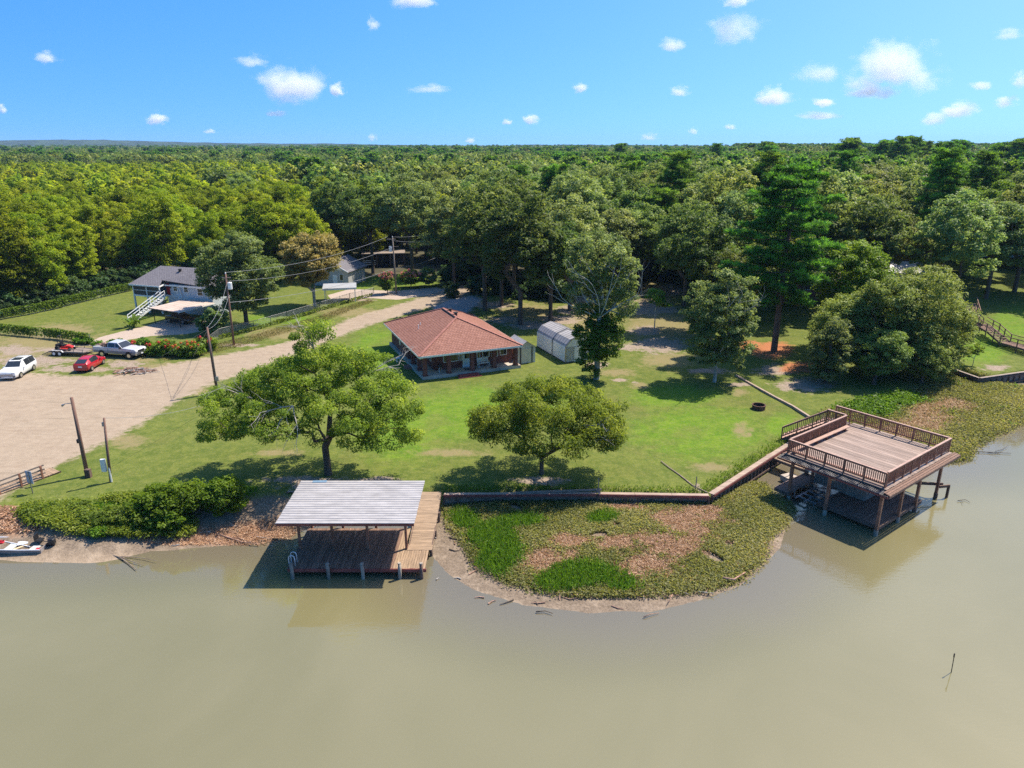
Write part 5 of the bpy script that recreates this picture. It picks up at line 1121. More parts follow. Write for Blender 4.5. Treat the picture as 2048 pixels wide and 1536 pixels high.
# ------------------------------------------------------------------ trees
def leaf_mesh(name, pos, nrm, axis, ln, wd, tint, mat, bend=.25):
    """many small folded leaf faces as one mesh: numpy arrays in, mesh out"""
    n = len(pos); axis = axis - nrm * np.sum(axis * nrm, 1, keepdims=True); axis /= np.linalg.norm(axis, axis=1, keepdims=True) + 1e-9
    b = np.cross(nrm, axis); ln = np.broadcast_to(ln, n)[:, None]; wd = np.broadcast_to(wd, n)[:, None]
    V = np.empty((n, 4, 3)); V[:, 0] = pos - axis * ln * .5; V[:, 1] = pos + b * wd * .5 + nrm * wd * bend; V[:, 2] = pos + axis * ln * .5 - nrm * ln * bend * .5; V[:, 3] = pos - b * wd * .5 + nrm * wd * bend
    me = bpy.data.meshes.new(name); me.vertices.add(4 * n); me.vertices.foreach_set('co', V.ravel().astype(np.float32))
    me.loops.add(4 * n); me.loops.foreach_set('vertex_index', np.arange(4 * n, dtype=np.int32)); me.polygons.add(n); me.polygons.foreach_set('loop_start', np.arange(0, 4 * n, 4, dtype=np.int32))
    a = me.attributes.new('tint', 'FLOAT', 'POINT'); a.data.foreach_set('value', np.repeat(np.clip(tint, 0, 1), 4).astype(np.float32))
    me.update(calc_edges=True); me.materials.append(mat); return me
def unit(v): return v / (np.linalg.norm(v, axis=1, keepdims=True) + 1e-9)

def sample_crown(g, lobes, n):
    w = np.array([l[6] if len(l) > 6 else l[3] * l[4] * l[5] for l in lobes], float); w = w ** .8; w /= w.sum()
    k = g.choice(len(lobes), n, p=w); L = np.array([l[:6] for l in lobes], float)[k]
    d = unit(g.normal(size=(n, 3))); r = g.uniform(.45, 1.0, n) ** .55
    return L[:, :3] + d * L[:, 3:6] * r[:, None]

def gen_tree(name, seed, lobes, nclump, crad, nleaf, ll, lw, mat, bark=BARK, trunk=None, tr=.3, flat=.7, droop=.2, wood=True, up=.75, lean=(0, 0), tmin=.02, gapf=0.0, tints=(.5, .5), extra_bare=0, mbare=None):
    """returns (trunk mesh, crown mesh); lobes: ellipsoids (x, y, z, rx, ry, rz[, weight])"""
    g = np.random.default_rng(seed); C = sample_crown(g, lobes, nclump)
    # thin out clumps that sit too close, so gaps and shadows stay between the sprays
    keep = []; 
    for i in range(len(C)):
        if all(np.sum(((C[i] - C[j]) / (1, 1, .8)) ** 2) > (crad * gapf) ** 2 for j in keep[-60:]): keep.append(i)
    C = C[keep]; nc = len(C)
    wm = None
    if wood:
        fork = trunk or .35 * min(c[2] for c in C) + .65 * np.median(C[:, 2]) * .5
        nodes = [np.array([0, 0, -.4]), np.array([lean[0] * .25, lean[1] * .25, fork * .4]), np.array([lean[0], lean[1], fork])]; par = [-1, 0, 1]; plen = [0, .4 * fork, fork]
        order = np.argsort(np.linalg.norm(C - nodes[2], axis=1)); tip = []
        for i in order:
            N = np.array(nodes[2:]); dd = np.linalg.norm(N - C[i], axis=1) + .35 * np.array(plen[2:]) + .5 * np.maximum(0, N[:, 2] - C[i, 2])
            j = int(np.argmin(dd)) + 2; a = nodes[j]; L_ = np.linalg.norm(C[i] - a)
            mid = a * .5 + C[i] * .5 + g.normal(0, .09 * L_, 3) + np.array([0, 0, .08 * L_])
            nodes.append(mid); par.append(j); plen.append(plen[j] + L_ * .5); nodes.append(C[i]); par.append(len(nodes) - 2); plen.append(plen[j] + L_); tip.append(len(nodes) - 1)
        cnt = np.zeros(len(nodes)); 
        for k in tip: cnt[k] = 1
        for k in range(len(nodes) - 1, 0, -1): cnt[par[k]] += cnt[k] * 1.0
        rad = tr * (cnt / max(cnt[2], 1)) ** .52; rad[:3] = (tr * 1.25, tr * 1.02, tr)
        mb = MB()
        for k in range(1, len(nodes)):
            if rad[k] < tmin: continue
            p = par[k]; ra = rad[p] if p < 3 else min(rad[p], rad[k] * 1.5)
            mb.tube([nodes[p], nodes[k]], [ra, rad[k]], 7 if rad[k] > .1 else 4, cap=False)
        wm = mb.mesh('trunk', bark, True)
    # leaves
    per = np.maximum(4, g.normal(nleaf, nleaf * .25, nc)).astype(int); idx = np.repeat(np.arange(nc), per); n = len(idx)
    cr = crad * g.uniform(.65, 1.25, nc)
    d = unit(g.normal(size=(n, 3))); d[:, 2] = np.where(d[:, 2] < -.2, d[:, 2] * .6, d[:, 2]); r = g.uniform(.25, 1, n) ** .6
    pos = C[idx] + d * (cr[idx] * r)[:, None] * np.array([1, 1, flat])
    nr = unit(d * .55 + np.array([0, 0, up]) + g.normal(0, .45, (n, 3)))
    ax = unit(g.normal(size=(n, 3)) + d * .6 - np.array([0, 0, droop * 2]))
    ti = tints[0] + (tints[1]) * (g.normal(0, .30, nc)[idx] + g.normal(0, .22, n))
    s = g.uniform(.65, 1.25, n)
    cm = leaf_mesh('crown', pos, nr, ax, ll * s, lw * s, ti, mat)
    return wm, cm

PECAN = leaf_mat('pecan_leaves', (0.090, 0.159, 0.022), (0.189, 0.280, 0.036), (0.382, 0.454, 0.077), .42)
OAK = leaf_mat('oak_leaves', (0.065, 0.118, 0.031), (0.143, 0.210, 0.056), (0.327, 0.385, 0.121), .38, rnd=.30, huer=.026)
OAK_GREY = leaf_mat('greyish_oak_leaves', (0.101, 0.152, 0.049), (0.190, 0.259, 0.090), (0.403, 0.478, 0.213), .38, rnd=.18)
WILLOW = leaf_mat('willow_leaves', (0.110, 0.172, 0.013), (0.216, 0.289, 0.018), (0.400, 0.441, 0.041), .45, rnd=.2, huer=.015)
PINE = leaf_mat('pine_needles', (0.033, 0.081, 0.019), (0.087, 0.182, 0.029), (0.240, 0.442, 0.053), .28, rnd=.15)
BROWN = leaf_mat('brown_leaves', (0.146, 0.139, 0.039), (0.308, 0.239, 0.085), (0.517, 0.371, 0.155), .22)
BRIGHT = leaf_mat('bright_leaves', (0.058, 0.123, 0.012), (0.123, 0.217, 0.020), (0.217, 0.319, 0.035), .30, rnd=.15)
LAKESIDE = leaf_mat('lakeside_leaves', (0.122, 0.174, 0.035), (0.220, 0.290, 0.064), (0.394, 0.464, 0.162), .28, rnd=.14)
DARKSHRUB = leaf_mat('dark_shrub_leaves', (0.031, 0.068, 0.020), (0.061, 0.119, 0.037), (0.128, 0.204, 0.076), .2, rnd=.25)

def plant(name, label, meshes, loc, rz=0.0, sc=1.0, group=None, cat='tree', parts=('trunk', 'crown')):
    t = thing(name, label, cat, loc, rz, group); t.scale = (sc, sc, sc) if not hasattr(sc, '__len__') else sc
    for nm, me in zip(parts, meshes):
        if me is not None: link(nm, me, t)
    return t

# --- the two spreading yard trees
wa, ca = gen_tree('pecan', 1, [(-6.2, 0, 5.6, 3.0, 3.0, 1.9), (-1.6, .6, 7.7, 3.4, 3.4, 2.0), (4.4, 0, 6.0, 2.9, 3.0, 2.1), (2.3, -1.2, 3.9, 1.8, 1.8, 1.2), (-.3, .8, 10.1, 1.7, 1.8, 1.9), (6.5, .2, 4.3, 1.2, 1.4, 1.6), (-8.2, -.4, 4.1, 1.2, 1.6, 1.0), (0, 3.6, 7.2, 3.6, 2.4, 1.9), (-2.4, -2.8, 5.6, 2.8, 2.0, 1.4), (3.5, 3.0, 7.4, 2.4, 2.2, 1.5), (-4.5, 3.0, 6.6, 2.6, 2.2, 1.5), (1.8, -2.4, 6.0, 2.2, 1.7, 1.4), (-5.0, -1.5, 4.2, 2.4, 1.6, .9), (4.8, -1.4, 4.0, 1.5, 1.5, 1.2), (-7.2, .5, 3.8, 1.5, 1.6, .9), (2.2, 1.5, 9.0, 1.6, 1.6, 1.2), (-1.0, -1.8, 4.4, 1.6, 1.4, .9)],
    350, .74, 215, .215, .088, PECAN, trunk=2.4, tr=.27, flat=.85, droop=.6, up=.6, lean=(-.1, .1), gapf=.5)
plant('spreading_tree', 'broad spreading tree with forked trunk on the lawn right behind the metal-roofed dock', (wa, ca), (-14.3, 50.3, 1.15))
wb, cb = gen_tree('pecan', 2, [(-3.4, 0, 4.7, 2.2, 2.6, 1.5), (5.0, 0, 4.4, 2.0, 2.6, 1.5), (.9, 0, 6.2, 3.3, 3.2, 1.5), (.6, -2.4, 4.0, 3.4, 1.8, 1.4), (1.0, 3.0, 5.2, 4.0, 2.4, 1.6), (3.0, -1.6, 4.9, 2.4, 2.0, 1.4), (-1.6, 1.4, 5.6, 2.4, 2.2, 1.4), (-2.6, -1.6, 3.8, 2.0, 1.6, .9), (3.6, -1.4, 3.5, 2.0, 1.6, .9), (5.4, .5, 3.8, 1.4, 1.8, 1.0), (-4.2, .5, 4.0, 1.2, 1.8, 1.0)],
    250, .76, 205, .215, .085, PECAN, trunk=1.5, tr=.17, flat=.85, droop=.75, up=.6, gapf=.42)
plant('round_tree', 'low round-crowned tree on the lawn in front of the brick house', (wb, cb), (2.3, 50.4, 1.15))
def bare_fan(name, origin, dirs, L_, seed, mat, r0=.07, spread=.5):
    g = random.Random(seed); m = MB()
    def grow(p, d, L_, r, k):
        q = [p]; 
        for i in range(3):
            d = (d + Vector((g.gauss(0, .14), g.gauss(0, .14), g.gauss(0.03, .12)))).normalized(); p = p + d * L_ / 3; q.append(p)
        m.tube(q, [r, r * .8, r * .6, r * .45], 5, cap=False)
        if k > 0:
            for i in range(3): grow(q[1 + i % 3], (d + Vector((g.gauss(0, spread), g.gauss(0, spread), g.gauss(.05, spread * .8)))).normalized(), L_ * g.uniform(.45, .7), r * .5, k - 1)
    for d in dirs: grow(Vector(origin), Vector(d).normalized(), L_, r0, 2)
    return m.mesh(name, mat, True)
ta = [o for o in COL.objects if o.name == 'spreading_tree'][0]; tb = [o for o in COL.objects if o.name == 'round_tree'][0]
link('bare_branch', bare_fan('bare_branch', (-1.5, -2.2, 6.6), [(-.5, -.8, -.4), (.3, -.8, -.6), (-.8, -.5, 0)], 2.3, 3, BARK_PALE, .05), ta)
link('bare_branch', bare_fan('bare_branch', (3.2, 1, 8.0), [(1, .1, .5), (.8, .3, .15)], 2.6, 4, BARK_PALE, .045), ta); link('bare_branch', bare_fan('bare_branch', (-.5, .8, 10), [(.1, 0, 1), (-.35, 0, 1)], 2.0, 5, BARK_PALE, .05), ta)
link('bare_branch', bare_fan('bare_branch', (-5.4, .5, 6.2), [(-.6, -.3, .6), (-.9, .2, .3)], 2.2, 6, BARK_PALE, .045), ta)
link('bare_branch', bare_fan('bare_branch', (3.0, -1.5, 4.8), [(.5, -.6, -.2), (.8, -.5, .2)], 1.7, 7, BARK_PALE, .04), tb)

# --- ivy-clad tree with bare grey limbs by the sheds
wi, ci = gen_tree('ivy_tree', 3, [(-.3, 0, 14.0, 3.2, 3.2, 1.9), (-1.6, .4, 12.0, 2.2, 2.4, 1.6), (1.6, .2, 11.6, 2.3, 2.6, 2.6), (2.6, 0, 9.0, 1.2, 1.6, 2.0), (-1.8, .8, 8.8, 1.8, 1.8, 2.0), (.4, .9, 9.4, 2.0, 1.6, 2.2)], 300, .70, 84, .26, .15, OAK_GREY, BARK_PALE, trunk=6, tr=.30, gapf=.6)
_, ci2 = gen_tree('ivy_tree', 4, [(-.5, 0, 2.6, 1.7, 1.7, 2.2), (.8, -.2, 4.2, 1.9, 1.8, 1.9), (-1.2, 0, 5.2, 1.6, 1.6, 1.4), (1.8, 0, 6.4, 1.2, 1.2, 1.2), (-.2, 0, 6.8, .8, .8, 1.4)], 190, .6, 90, .22, .16, BRIGHT, wood=False, gapf=.5)
ti_ = plant('ivy_clad_tree', 'tree with ivy-wrapped trunk and bare grey limbs beside the barn-shaped shed', (wi, ci, ci2), (9.3, 74.4, 1.2), parts=('trunk', 'crown', 'ivy'))
link('bare_branch', bare_fan('bare_branch', (0, -.4, 7.0), [(-.9, -.3, .75), (-.35, -.5, 1), (.25, -.5, 1), (.7, -.3, .7), (-1, -.2, .4)], 4.6, 8, M('dead_limb', (.42, .40, .37), .8, .2, 3), .065, .42), ti_)

# --- light green oak in front of the wooded yard
wo, co = gen_tree('yard_oak', 5, [(0, 0, 7.2, 3.6, 3.6, 3.6), (1.8, 0, 9.6, 2.2, 2.4, 1.8), (-1.6, .5, 8.4, 2.4, 2.4, 2.4), (2.2, -.4, 5.4, 1.9, 2.2, 2.2), (-2.2, -.6, 5.0, 1.7, 2.0, 2.0), (0, 0, 11.0, 1.5, 1.6, 1.1), (-1.6, -.8, 3.2, 1.8, 1.8, 1.2), (1.8, -.6, 3.0, 1.9, 1.8, 1.1), (0, .8, 3.4, 2.4, 1.8, 1.1)], 340, .66, 90, .25, .15, OAK_GREY, BARK_PALE, trunk=2.0, tr=.19, gapf=.5)
to = plant('yard_oak', 'light grey-green oak standing at the top of the lawn near the edging boards', (wo, co), (22.0, 73.3, 1.2))
link('bare_branch', bare_fan('bare_branch', (.5, -1.5, 7.4), [(.9, -.3, .4), (.5, -.5, .8), (-.6, -.4, .8)], 3.0, 12, BARK_PALE, .05), to)

# --- tall pine
def gen_pine(seed, H, z0, rmax, tr, ntuft, leaf=(.42, .075), per=46, dense=1.0):
    g = np.random.default_rng(seed); m = MB(); m.tube([(0, 0, -.4), (g.normal(0, .15), .1, H * .5), (g.normal(0, .2), 0, H * .96)], [tr * 1.15, tr * .75, .05], 9, cap=False)
    C = []; z = z0
    while z < H - .3:
        f = (z - z0) / (H - z0); rr = rmax * math.sqrt(max(.04, 1 - (max(0, f - .35) / .70) ** 2)) * (.62 + .38 * min(1, f * 2.6 + .2)) * g.uniform(.72, 1.12); k = int(g.integers(3, 6)); a0 = g.uniform(0, 6.28)
        for i in range(k):
            a = a0 + 6.28 * i / k + g.normal(0, .3); L_ = rr * g.uniform(.5, 1.15); e = np.array([math.cos(a) * L_, math.sin(a) * L_, L_ * g.uniform(-.05, .22)]); b = np.array([0, 0, z])
            m.tube([b, b + e * .55 + (0, 0, -.05 * L_), b + e], [.09 * (1 - .5 * f), .06, .025], 4, cap=False)
            for s in np.arange(.38, 1.02, .62 / max(2, L_ * 1.15 * dense)): 
                p = b + e * s; w = .28 * L_ * (1.15 - s)
                for q in (-1, 1, 0): C.append(p + np.array([-math.sin(a) * w * q, math.cos(a) * w * q, g.normal(.12, .12)]) + g.normal(0, .15, 3))
        z += g.uniform(.55, .95) * (H - z0) / 14
    for q in range(8): C.append(np.array([g.normal(0, .4), g.normal(0, .4), H - .1 - .25 * q * .5]))
    C = np.array(C); idx = np.repeat(np.arange(len(C)), per); n = len(idx); d = unit(g.normal(size=(n, 3)) * (1, 1, .7) + (0, 0, .25)); r = g.uniform(.1, 1, n) ** .7
    pos = C[idx] + d * (r * g.uniform(.42, .72, len(C))[idx])[:, None] * (1, 1, .62)
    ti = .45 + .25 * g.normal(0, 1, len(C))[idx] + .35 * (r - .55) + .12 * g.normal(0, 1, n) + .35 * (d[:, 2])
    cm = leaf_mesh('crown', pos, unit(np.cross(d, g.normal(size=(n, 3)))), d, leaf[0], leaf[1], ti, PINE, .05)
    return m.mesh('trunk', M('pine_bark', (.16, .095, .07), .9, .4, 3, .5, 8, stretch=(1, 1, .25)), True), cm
wp_, cp_ = gen_pine(21, 22.2, 6.4, 6.4, .36, 0, (.50, .10), 52)
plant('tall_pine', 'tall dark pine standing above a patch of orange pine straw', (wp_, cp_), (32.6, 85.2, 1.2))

# --- trees around the neighbours' yards
w1, c1 = gen_tree('shade_tree', 31, [(-1.2, 0, 9.0, 4.6, 4.6, 3.6), (1.8, 0, 7.2, 3.9, 4.2, 3.2), (-2.6, 0, 6.6, 3.2, 3.6, 2.6), (.3, 0, 11.4, 3.0, 3.0, 1.5), (.4, -1, 4.2, 4.0, 3.4, 1.6)], 340, .92, 110, .32, .20, OAK_GREY, trunk=2.6, tr=.30, gapf=.5)
plant('shade_tree', 'dense round green tree beside the raised house and the transformer pole', (w1, c1), (-38.1, 99.5, 1.2))
w2, c2 = gen_tree('brown_tree', 32, [(0, 0, 7.8, 4.6, 4.4, 3.6), (-1.4, 0, 5.6, 3.6, 3.4, 2.2), (1.4, 0, 10.2, 2.6, 2.6, 1.6)], 300, .9, 100, .33, .20, BROWN, BARK_PALE, trunk=2.4, tr=.24, gapf=.5)
plant('brown_tree', 'tree with browning tan leaves beside the chain-link fence', (w2, c2), (-31.6, 112, 1.2))
w3, c3 = gen_tree('broad_tree', 33, [(0, 0, 10.2, 7.2, 6, 3.6), (-3, 0, 8.2, 4.6, 5, 2.8), (3.5, 0, 8.4, 4.6, 5, 3.0), (0, 0, 12.6, 4.4, 4, 1.4)], 420, 1.0, 90, .36, .20, WILLOW, trunk=4, tr=.4, gapf=.45)
plant('broad_tree', 'broad dome-shaped yellow-green tree behind the brown-leaved tree', (w3, c3), (-42.0, 135, 1.2))

LS = []
for i, (lob, mt, nc, cr, nl, ll, lw) in enumerate((
    ([(0, 0, 6.2, 4.6, 4.4, 4.2), (2.6, -1, 4.6, 3.0, 3.0, 3.2), (-2.6, -1, 4.6, 2.8, 3.0, 3.2), (0, 0, 9.4, 3.2, 3.2, 1.8), (0, -2, 2.6, 3.6, 2.6, 2.0)], LAKESIDE, 430, .8, 100, .27, .12),
    ([(0, 0, 5.6, 3.4, 3.4, 3.6), (1.2, -1.4, 3.6, 2.6, 2.4, 2.4), (-1.4, 0, 7.6, 2.2, 2.4, 2.0)], LAKESIDE, 290, .76, 100, .27, .12),
    ([(0, 0, 3.8, 2.0, 2.0, 2.6), (.5, 0, 5.8, 1.4, 1.4, 1.4), (-.4, -.4, 2.0, 1.8, 1.8, 1.3)], OAK_GREY, 160, .6, 90, .22, .13),
    ([(0, 0, 3.6, 2.9, 2.8, 2.2), (1.0, -.6, 2.2, 2.6, 2.3, 1.5), (-.8, 0, 5.2, 1.8, 1.8, 1.1)], LAKESIDE, 230, .62, 100, .24, .10),
    ([(0, 0, 8.0, 4.0, 4.0, 3.6), (0, 0, 10.8, 3.0, 3.0, 1.6), (1.8, 0, 6.6, 2.8, 3.0, 2.4)], BRIGHT, 260, .85, 90, .30, .17))):
    LS.append(gen_tree('lakeside_tree', 40 + i, lob, nc, cr, nl, ll, lw, mt, trunk=1.6 if i != 4 else 4, tr=.22, gapf=.55))
for k, X, Y, rz, s, lb in ((0, 45.6, 77.2, .4, 1.06, 'largest pale feathery tree of the lakeside thicket, beside the neighbouring lawn'), (1, 41.0, 76.6, 1.2, 1.15, 'green feathery tree in the middle of the lakeside thicket'), (2, 34.0, 73.0, .2, 1.0, 'small upright bushy tree at the left end of the lakeside thicket'), (3, 39.0, 72.6, 2.0, 1.0, 'low olive weeping tree at the front of the lakeside thicket'),
    (1, 37.0, 77.5, 2.6, .95, 'dark green tree between the tall pine and the lakeside thicket'), (4, 42.0, 87.0, .5, 1.08, 'bright yellow-green tree rising behind the lakeside thicket'), (3, 44.2, 72.8, .9, .8, 'low shaggy bush-like tree at the right front of the lakeside thicket'), (1, 50.2, 81.0, 4.0, .8, 'light leafy tree hiding the head of the wooden stairs')):
    plant('lakeside_tree', lb, LS[k], (X, Y, gz(X, Y) - .05), rz, s, 'lakeside thicket')

# --- woodland: a few trees of each kind are grown, every tree standing in the wood is its own copy
def lobes_for(g, kind):
    if kind == 'oak':
        H = g.uniform(14.5, 18.5); r = g.uniform(4.2, 6.2); L = [(0, 0, H * .68, r, r, H * .22), (0, 0, H * .86, r * .62, r * .62, H * .11)]
        for k in range(5): a = 6.28 * k / 5 + g.normal(0, .3); L.append((math.cos(a) * r * .62, math.sin(a) * r * .62, H * g.uniform(.45, .72), r * .5, r * .5, H * g.uniform(.11, .16)))
        return L, H
    H = g.uniform(11.5, 15.0); r = g.uniform(3.2, 4.8); L = [(0, 0, H * .56, r * .9, r * .9, H * .36), (0, 0, H * .26, r * .8, r * .8, H * .18), (g.normal(0, .6), g.normal(0, .6), H * .86, r * .55, r * .55, H * .13)]
    for k in range(5): a = 6.28 * k / 5 + g.normal(0, .3); L.append((math.cos(a) * r * .6, math.sin(a) * r * .6, H * g.uniform(.38, .8), r * .48, r * .48, H * g.uniform(.10, .16)))
    return L, H
KIN = {'oak': [], 'willow': [], 'pine': []}
for i in range(6):
    g = np.random.default_rng(100 + i); L, H = lobes_for(g, 'oak')
    KIN['oak'].append(gen_tree('oak', 100 + i, L, 250, .98, 78, .38, .24, OAK if i % 3 else OAK_GREY, trunk=4.6, tr=.30, gapf=.55, tmin=.035, up=.8))
for i, mt in ((0, BRIGHT), (2, LAKESIDE), (4, OAK_GREY), (1, OAK_GREY), (3, BROWN)):
    c = KIN['oak'][i][1].copy(); c.materials[0] = mt
    if i < 3 or i == 4: KIN['oak'].append((KIN['oak'][i][0], c))
for i in range(5):
    g = np.random.default_rng(200 + i); L, H = lobes_for(g, 'willow')
    KIN['willow'].append(gen_tree('willow', 200 + i, L, 250, .88, 84, .36, .17, WILLOW, trunk=2.6, tr=.24, gapf=.45, tmin=.04, droop=.4, up=.8))
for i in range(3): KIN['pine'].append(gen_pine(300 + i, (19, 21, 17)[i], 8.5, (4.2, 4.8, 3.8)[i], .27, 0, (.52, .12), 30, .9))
SHR = [gen_tree('shrub', 400 + i, [(0, 0, 1.3, 1.6, 1.6, 1.2), (.6, .3, 2.0, 1.1, 1.1, .9), (-.7, -.2, 1.0, 1.2, 1.2, .9)], 60, .5, 46, .30, .20, DARKSHRUB, trunk=.5, tr=.08, gapf=.4) for i in range(2)]

g = np.random.default_rng(77); SPOTS = []
def blocked(x, y):
    if y < 104 and x > -66: return True
    if -62 < x < -44 and y < 121: return True                    # raised house and lawn
    if x < -44 and y < 131 and x > -70 - (131 - y) * .18: return True
    if -44 <= x < -8 and y < 152 - .0 * x: return True           # road, second yard
    if -8 <= x < 9 and y < 108: return True
    if 8 <= x < 31 and y < 128: return True                      # park-like clearing
    if 31 <= x < 46 and y < 98: return True
    if 46 <= x < 78 and y < 116 : return True                    # neighbour's lawn
    if x >= 78 and y < 108: return True
    if abs(x - 64) < 9 and 110 < y < 122: return True
    if -11 < x < -3 and y < 124: return True
    return False
for yy in np.arange(96, 640, 7.6):
    sp = 7.8 if yy < 260 else 8.0
    for xx in np.arange(-.86 * yy - 12, .86 * yy + 12, sp):
        x, y = xx + g.normal(0, 1.9), yy + g.normal(0, 1.9)
        if blocked(x, y): continue
        e = (x + 30) / max(y, 1) * 100 + 14 * math.sin(y * .03) + g.normal(0, 9)     # willow ground on the left, oak to the right
        k = 'willow' if (e < -6 and y < 470) else 'oak'
        if k == 'oak' and g.random() < (.05 if x < 20 else .22) * (1 if y > 120 else .5): k = 'pine'
        SPOTS.append((math.hypot(x, y), x, y, k))
SPOTS.sort(); TODO = {'oak': 185, 'willow': 150, 'pine': 32}; FARP = []
def where(x, y, k):
    a = x / y; band = 'front edge' if y < (150 if k == 'oak' else 125) else ('middle' if y < 200 else 'back')
    spot = ('at the far left behind the dirt lot' if a < -.62 else 'behind the raised house' if a < -.38 else 'behind the brown-leaved tree' if a < -.22 else 'beyond the concrete drive' if a < -.08 else 'behind the brick house' if a < .08 else 'behind the shaded clearing' if a < .26 else 'behind the tall pine' if a < .42 else 'behind the lakeside thicket' if a < .6 else 'at the far right above the wooden stairs')
    return band, spot
LAB = {'oak': '%s oak, %s of the wood %s', 'willow': '%s yellow-green tree, %s of the wood %s', 'pine': '%s dark pine, %s of the wood %s'}
GRP = {'oak': 'oaks of the wood', 'willow': 'trees of the left wood', 'pine': 'pines of the wood'}; NM = {'oak': 'oak_tree', 'willow': 'willow_tree', 'pine': 'pine_tree'}
for d, x, y, k in SPOTS:
    s = (g.uniform(.72, 1.2) if g.random() < .8 else g.uniform(1.1, 1.4)) * (1.0 if y < 300 else 1.05) * (1 + .10 * math.sin(x * .045 + 1.7) * math.sin(y * .05))
    if k == 'oak' and y < 165 and x < 30: s *= 1.06
    if k != 'pine': s = min(s, 1.14 if x < .2 * y else 1.2)
    else: s = min(s, 1.1)
    if TODO[k] > 0 and abs(x) < .80 * y + 8:
        TODO[k] -= 1; m = KIN[k][int(g.integers(len(KIN[k])))]
        band, spot = where(x, y, k); size = 'tall' if s > 1.06 else 'low' if s < .84 else 'medium-sized'
        plant(NM[k], LAB[k] % (size, band, spot), m, (x, y, 1.1), g.uniform(0, 6.28), (s * g.uniform(.92, 1.08), s * g.uniform(.92, 1.08), s), GRP[k] + ' ' + spot)
    else: FARP.append((x, y, k, s))

# --- chosen trees round the clearing and above the road
for k, i, X, Y, s, lb in (('oak', 1, 1.2, 99.5, 1.08, 'big dark oak leaning over the road end behind the brick house'), ('oak', 2, 5.6, 101.5, .98, 'dark oak with tall bare trunk behind the barn-shaped shed'), ('oak', 4, -4.2, 108.5, 1.1, 'dark oak overhanging the shaded road mouth'), ('oak', 0, 9.0, 109, 1.0, 'dark oak behind the ivy-clad tree'),
    ('oak', 3, 17.5, 121, .95, 'oak with slim dark trunk at the back of the clearing'), ('oak', 5, 22.4, 124, .9, 'second slim-trunked oak at the back of the clearing'), ('oak', 1, 27.5, 112, .95, 'oak at the right side of the shaded clearing'), ('oak', 4, 25.8, 96.5, .92, 'oak between the clearing and the tall pine'), ('oak', 2, 29.0, 92.0, .82, 'dense oak just left of the tall pine'), ('oak', 5, 13.2, 126.5, 1.0, 'oak behind the clearing with leafless twigs'),
    ('oak', 0, 62.5, 101.0, .98, 'stout-trunked oak on the neighbouring lawn beside the wooden stairs'), ('oak', 3, 73.0, 108, .95, 'dark oak at the far right above the neighbouring lawn'), ('oak', 2, 57.5, 109, .9, 'oak behind the head of the wooden stairs'), ('oak', 4, 51.5, 104, .95, 'oak beside the tall brick house wall'),
    ('oak', 0, -19.5, 139, 1.12, 'large dark oak behind the slim grey pole'), ('oak', 5, -28, 143, 1.1, 'large dark oak behind the small cottage'), ('oak', 3, -10.5, 128, 1.05, 'dark oak at the far end of the concrete drive'), ('oak', 1, -36, 150, 1.05, 'dark oak between the cottage and the broad yellow-green tree'), ('pine', 1, 69, 118, 1.0, 'pine standing behind the neighbouring lawn'), ('oak', 2, 38.5, 101, .95, 'oak behind the tall pine beside the brown cottage'), ('oak', 5, 80, 112, 1.0, 'oak at the edge of the neighbouring lawn, partly out of frame')):
    plant(NM[k], lb, KIN[k][i], (X, Y, gz(X, Y) - .1 if Y < 139 else 1.1), X * .7, s, GRP[k])
ORD = 'first second third fourth fifth sixth seventh eighth ninth tenth eleventh twelfth thirteenth fourteenth fifteenth sixteenth'.split()
for i, (px, Y, h) in enumerate(sorted(((1690, 330, 30), (1668, 345, 27.5), (1760, 350, 29.5), (1792, 335, 30.5), (1808, 350, 31), (1835, 360, 29), (1880, 330, 28.5), (1905, 345, 29.5), (1990, 300, 28), (2025, 290, 29.5), (1530, 420, 29), (1535, 380, 27), (1430, 430, 28), (1240, 480, 28.5), (1960, 230, 25), (1870, 215, 22)))):
    x = (px - 1024) / FOCAL * (Y * _c + 5); k = i % 3; m = KIN['pine'][k]; s = (h - 2.2) / (19, 21, 17)[k]
    plant('pine_tree', 'skyline pine standing clear of the horizon, %s from the left' % ORD[i], m, (x, Y, 1.0), i * 1.3, (s * 1.15, s * 1.15, s), 'skyline pines')
wy, cy_ = gen_tree('young_tree', 60, [(0, 0, 5.2, 1.5, 1.5, 1.0), (.8, 0, 4.2, 1.0, 1.0, .8)], 36, .5, 46, .30, .18, BRIGHT, BARK_PALE, trunk=3.4, tr=.07, gapf=.5)
p = at(1308, 668, 1.2); plant('young_tree', 'thin young tree with a light green top in the shaded clearing', (wy, cy_), p)
p = at(1282, 590, 1.2); plant('young_tree', 'slender bright green tree at the back of the clearing', (wy, cy_), p, 1.0, 1.5)
p = at(1945, 732, 1.2); plant('young_tree', 'sapling beside the timber bulkhead of the neighbouring lawn', (wy, cy_), (p.x, p.y, gz(p.x, p.y) - 1.2), 2.0, .62)

